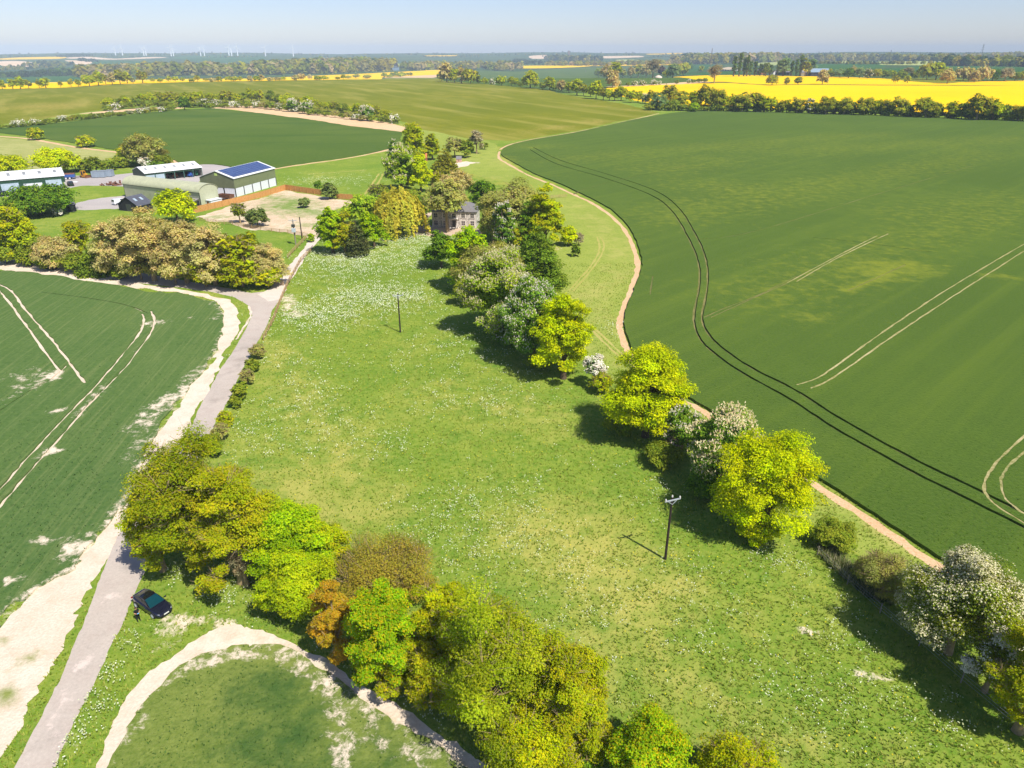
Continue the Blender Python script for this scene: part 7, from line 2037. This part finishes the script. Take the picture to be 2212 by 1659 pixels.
# tractor and trailer by the arched barn
b = P2(458.5, 428.5); r = empty('tractor', b, -.5, 'yellow tractor with big black wheels beside the solar shed', 'tractor')
for s in (-1, 1):
    wheel(r, -.9, s * .95, .85, s, .5, YEL); wheel(r, 1.3, s * .9, .62, s, .42, YEL)
MB().box(.2, 2.0, -.45, .45, .9, 1.7, .1).build('bonnet', plain_mat('dark_bonnet', lin(60, 60, 62), .5), r)
MB().box(-1.5, 1.9, -.35, .35, .6, .9).build('chassis', TRIM, r)
MB().box(-1.15, .2, -.68, .68, 1.0, 2.55, .08).build('cab_glass', CGLASS, r)
MB().box(-1.3, .35, -.78, .78, 2.56, 2.85, .08).build('cab_roof', YEL, r)
pm = MB()
for x in (-1.15, .2):
    for y in (-.66, .66): pm.box(x - .07, x + .07, y - .07, y + .07, .95, 2.56)
pm.build('cab_frame', YEL, r)
for s in (-1, 1): MB().prism([(-1.9, 1.2), (-1.5, 1.75), (-.5, 1.8), (-.1, 1.3), (-.3, 1.35), (-.6, 1.7), (-1.4, 1.65), (-1.8, 1.2)], 'y', s * .95 - .25, s * .95 + .25).build('mudguard', YEL, r)
b = P2(489, 432.5); r = empty('farm_trailer', b, -.35, 'rusty brown farm trailer hitched behind the yellow tractor', 'trailer')
MB().prism([(-1.15, .9), (1.15, .9), (1.3, 2.0), (1.2, 2.0), (1.08, 1.0), (-1.08, 1.0), (-1.2, 2.0), (-1.3, 2.0)], 'x', -2.6, 2.6).box(-2.6, -2.5, -1.05, 1.05, 1.01, 2.0).box(2.5, 2.6, -1.05, 1.05, 1.01, 2.0).build('body', RUST, r)
MB().box(-3.6, 2.4, -.14, .14, .6, .88).build('drawbar', TRIM, r)
for x in (-.6, .7):
    for s in (-1, 1): wheel(r, x, s * 1.05, .5, s, .34, RUST)
# machines in the open bays
def machine(px, x, y, rz, label, pnt, cat, big=False):
    p = local(OPEN, x, y); r = empty('farm_machine', p, OPEN[1] + rz, label, cat, 'machines kept in the open shed')
    MB().box(-1.1, 1.1, -.55, .55, .5, 1.25, .08).build('body', pnt, r)
    MB().prism([(-.5, 1.26), (.6, 1.26), (.4, 1.95), (-.35, 1.95)], 'y', -.5, .5).build('hopper', pnt, r)
    MB().bar((1.1, 0, .6), (2.2, 0, .45), .14, .14).build('drawbar', TRIM, r)
    for s in (-1, 1): wheel(r, -.1, s * .7, .42, s, .25, pnt)


Lq, Wq = OPEN[2], OPEN[3]
machine(0, Lq * .80, 1.2, .4, 'blue farm machine at the mouth of the open shed', BLUEP, 'machine')
machine(0, Lq * .94, 2.2, .9, 'green farm machine under the right end of the open shed', paint('machine_green', lin(60, 130, 90), 0), 'machine')
machine(0, Lq * .55, 3.0, .1, 'rusty farm machine deep inside the open shed', RUST, 'machine')
machine(0, Lq * .43, 4.5, 1.2, 'dark red farm machine at the left of the open bays', paint('machine_red', lin(96, 40, 40), 0), 'machine')
# white sheets by the workshop
for px, py, lab in [(55, 420.5, 'crumpled white sheet on the ground beside the blue car'), (161, 393.5, 'flat white sheet lying by the dark green car')]:
    b = P2(px, py); m = MB(); n = 7
    for i in range(n):
        for j in range(n): m.v.append(((i / (n - 1) - .5) * 2.4, (j / (n - 1) - .5) * 1.8, .06 + .16 * random.random() * (1 if 0 < i < n - 1 and 0 < j < n - 1 else .1)))
    for i in range(n - 1):
        for j in range(n - 1): a = i * n + j; m.f.append((a, a + 1, a + n + 1, a + n))
    o = m.build('white_sheet', WHITEP); o.location = b + Vector((0, 0, .01)); tag(o, lab, 'sheet', 'white sheets in the yard')

# ------------------------------------------------------------------ people
SKIN = plain_mat('skin', lin(214, 160, 130), .6, var=.05); HAIR = plain_mat('hair', lin(74, 52, 40), .8)


def person(loc, rz, H, label, top, trousers, shoes, hold=True):
    """one continuous skinned body posed over a joint skeleton, clothed by material; hair and shirt as children"""
    r = empty('person', loc, rz, label, 'person')
    k = H / 1.78
    J = {}
    V = []; E = []; Rd = []

    def j(n, x, y, z_, rad, par=None):
        J[n] = len(V); V.append((x * k, y * k, z_ * k)); Rd.append(rad * k)
        if par is not None: E.append((J[par], J[n]))
    # x forward, y left
    j('pelvis', 0, 0, .95, .135); j('waist', .0, 0, 1.08, .125, 'pelvis'); j('chest', .0, 0, 1.28, .15, 'waist'); j('neck0', .01, 0, 1.45, .075, 'chest'); j('neck', .03, 0, 1.53, .055, 'neck0')
    j('head', .055, 0, 1.62, .088, 'neck'); j('crown', .06, 0, 1.70, .085, 'head')
    for s, n in ((1, 'l'), (-1, 'r')):
        j('sh' + n, 0, s * .19, 1.40, .065, 'chest'); j('el' + n, .03, s * .25, 1.13, .045, 'sh' + n); j('wr' + n, .25, s * .10, 1.12, .032, 'el' + n); j('pa' + n, .31, s * .07, 1.13, .03, 'wr' + n)
        for q, (dy, dz, ln) in enumerate(((.025, .02, .07), (.01, .01, .08), (-.008, 0, .075), (-.022, -.012, .06))): j('f%d%s' % (q, n), .31 + ln, s * (.07 + dy * .6), 1.14 + dz, .010, 'pa' + n)
        j('th' + n, .30, s * .035, 1.17, .011, 'pa' + n)
        j('hip' + n, 0, s * .10, .86, .098, 'pelvis'); j('kn' + n, .02, s * .11, .50, .066, 'hip' + n); j('an' + n, -.01, s * .12, .10, .045, 'kn' + n); j('toe' + n, .15, s * .14, .04, .038, 'an' + n)
    me = bpy.data.meshes.new('body'); me.from_pydata(V, E, []); me.update()
    o = link_mesh('body', me, r)
    sk = o.modifiers.new('skin', 'SKIN'); sk.use_smooth_shade = True
    for i, v in enumerate(me.skin_vertices[0].data): v.radius = (Rd[i], Rd[i] * (1.25 if i in (J['chest'], J['waist'], J['pelvis']) else 1)); v.use_root = i == 0
    o.modifiers.new('sub', 'SUBSURF').levels = 2; o.modifiers['sub'].render_levels = 2
    dg = bpy.context.evaluated_depsgraph_get(); ev = o.evaluated_get(dg)
    nm = bpy.data.meshes.new_from_object(ev); o.modifiers.clear(); o.data = nm; nm.name = 'body'
    nm.materials.clear()
    for m in (SKIN, top, trousers, shoes): nm.materials.append(m)
    for p in nm.polygons:
        c = p.center / k; p.use_smooth = True
        arm = abs(c.y) > .17 or c.x > .16
        if c.z < .09: p.material_index = 3
        elif c.z < .98 and not (c.x > .12 and c.z > .9): p.material_index = 2
        elif c.z > 1.49 or (arm and c.z < 1.2): p.material_index = 0
        else: p.material_index = 1
    hb = MB()
    c0 = Vector((.035, 0, 1.695)) * k
    prof = []
    for a in range(9):
        t = math.pi * a / 14; prof.append((.108 * k * math.sin(t) + .001, .112 * k * math.cos(t)))
    hb.lathe(prof[::-1], tuple(c0), 'z', 14)
    hb.build('hair', HAIR, r, True)
    fc = MB().lathe([(.002, .0), (.014, .012), (.018, .03), (.004, .05)], tuple(Vector((.138, 0, 1.60)) * k), 'z', 8)
    fc.build('nose', SKIN, r, True)
    for s in (-1, 1):
        MB().lathe([(.002, -.008), (.010, -.004), (.010, .004), (.002, .008)], tuple(Vector((.128, s * .034, 1.645)) * k), 'x', 8).build('eye', plain_mat('eye', lin(40, 32, 28), .3), r)
        MB().lathe([(.004, -.012), (.03, -.008), (.03, .006), (.008, .012)], tuple(Vector((.05, s * .094, 1.63)) * k), 'y', 10).build('ear', SKIN, r)
    MB().box(.128 * k, .14 * k, -.025 * k, .025 * k, 1.575 * k, 1.585 * k).build('mouth', plain_mat('lips', lin(170, 96, 84), .6), r)
    return r, k


BLACKC = plain_mat('black_cloth', lin(26, 26, 32), .9)
b = P2(300.5, 1341.5); H = hsolve(b, 1313.2)
pr, kk = person(b, -.7, max(1.6, min(1.85, H)), 'person in black shirt and trousers standing beside the dark car', BLACKC, BLACKC, TRIM)
d = empty('handheld_controller', b + Vector((math.cos(-.7), math.sin(-.7), 0)) * .36 * kk + Vector((0, 0, 1.16 * kk)), -.7, 'small device with pale blue screen held by the person beside the car', 'controller')
MB().box(-.06, .06, -.11, .11, -.02, .02, .01).build('casing', TRIM, d)
MB().box(-.05, .05, -.085, .085, .022, .03).build('screen', plain_mat('blue_screen', lin(120, 190, 236), .2, var=.02), d)
b = P2(48.5, 421.5)
person(b, 1.2, 1.75, 'person in orange top and grey trousers outside the workshop', plain_mat('orange_cloth', lin(220, 140, 90), .9), plain_mat('grey_cloth', lin(110, 110, 112), .9), TRIM)
build_ground()
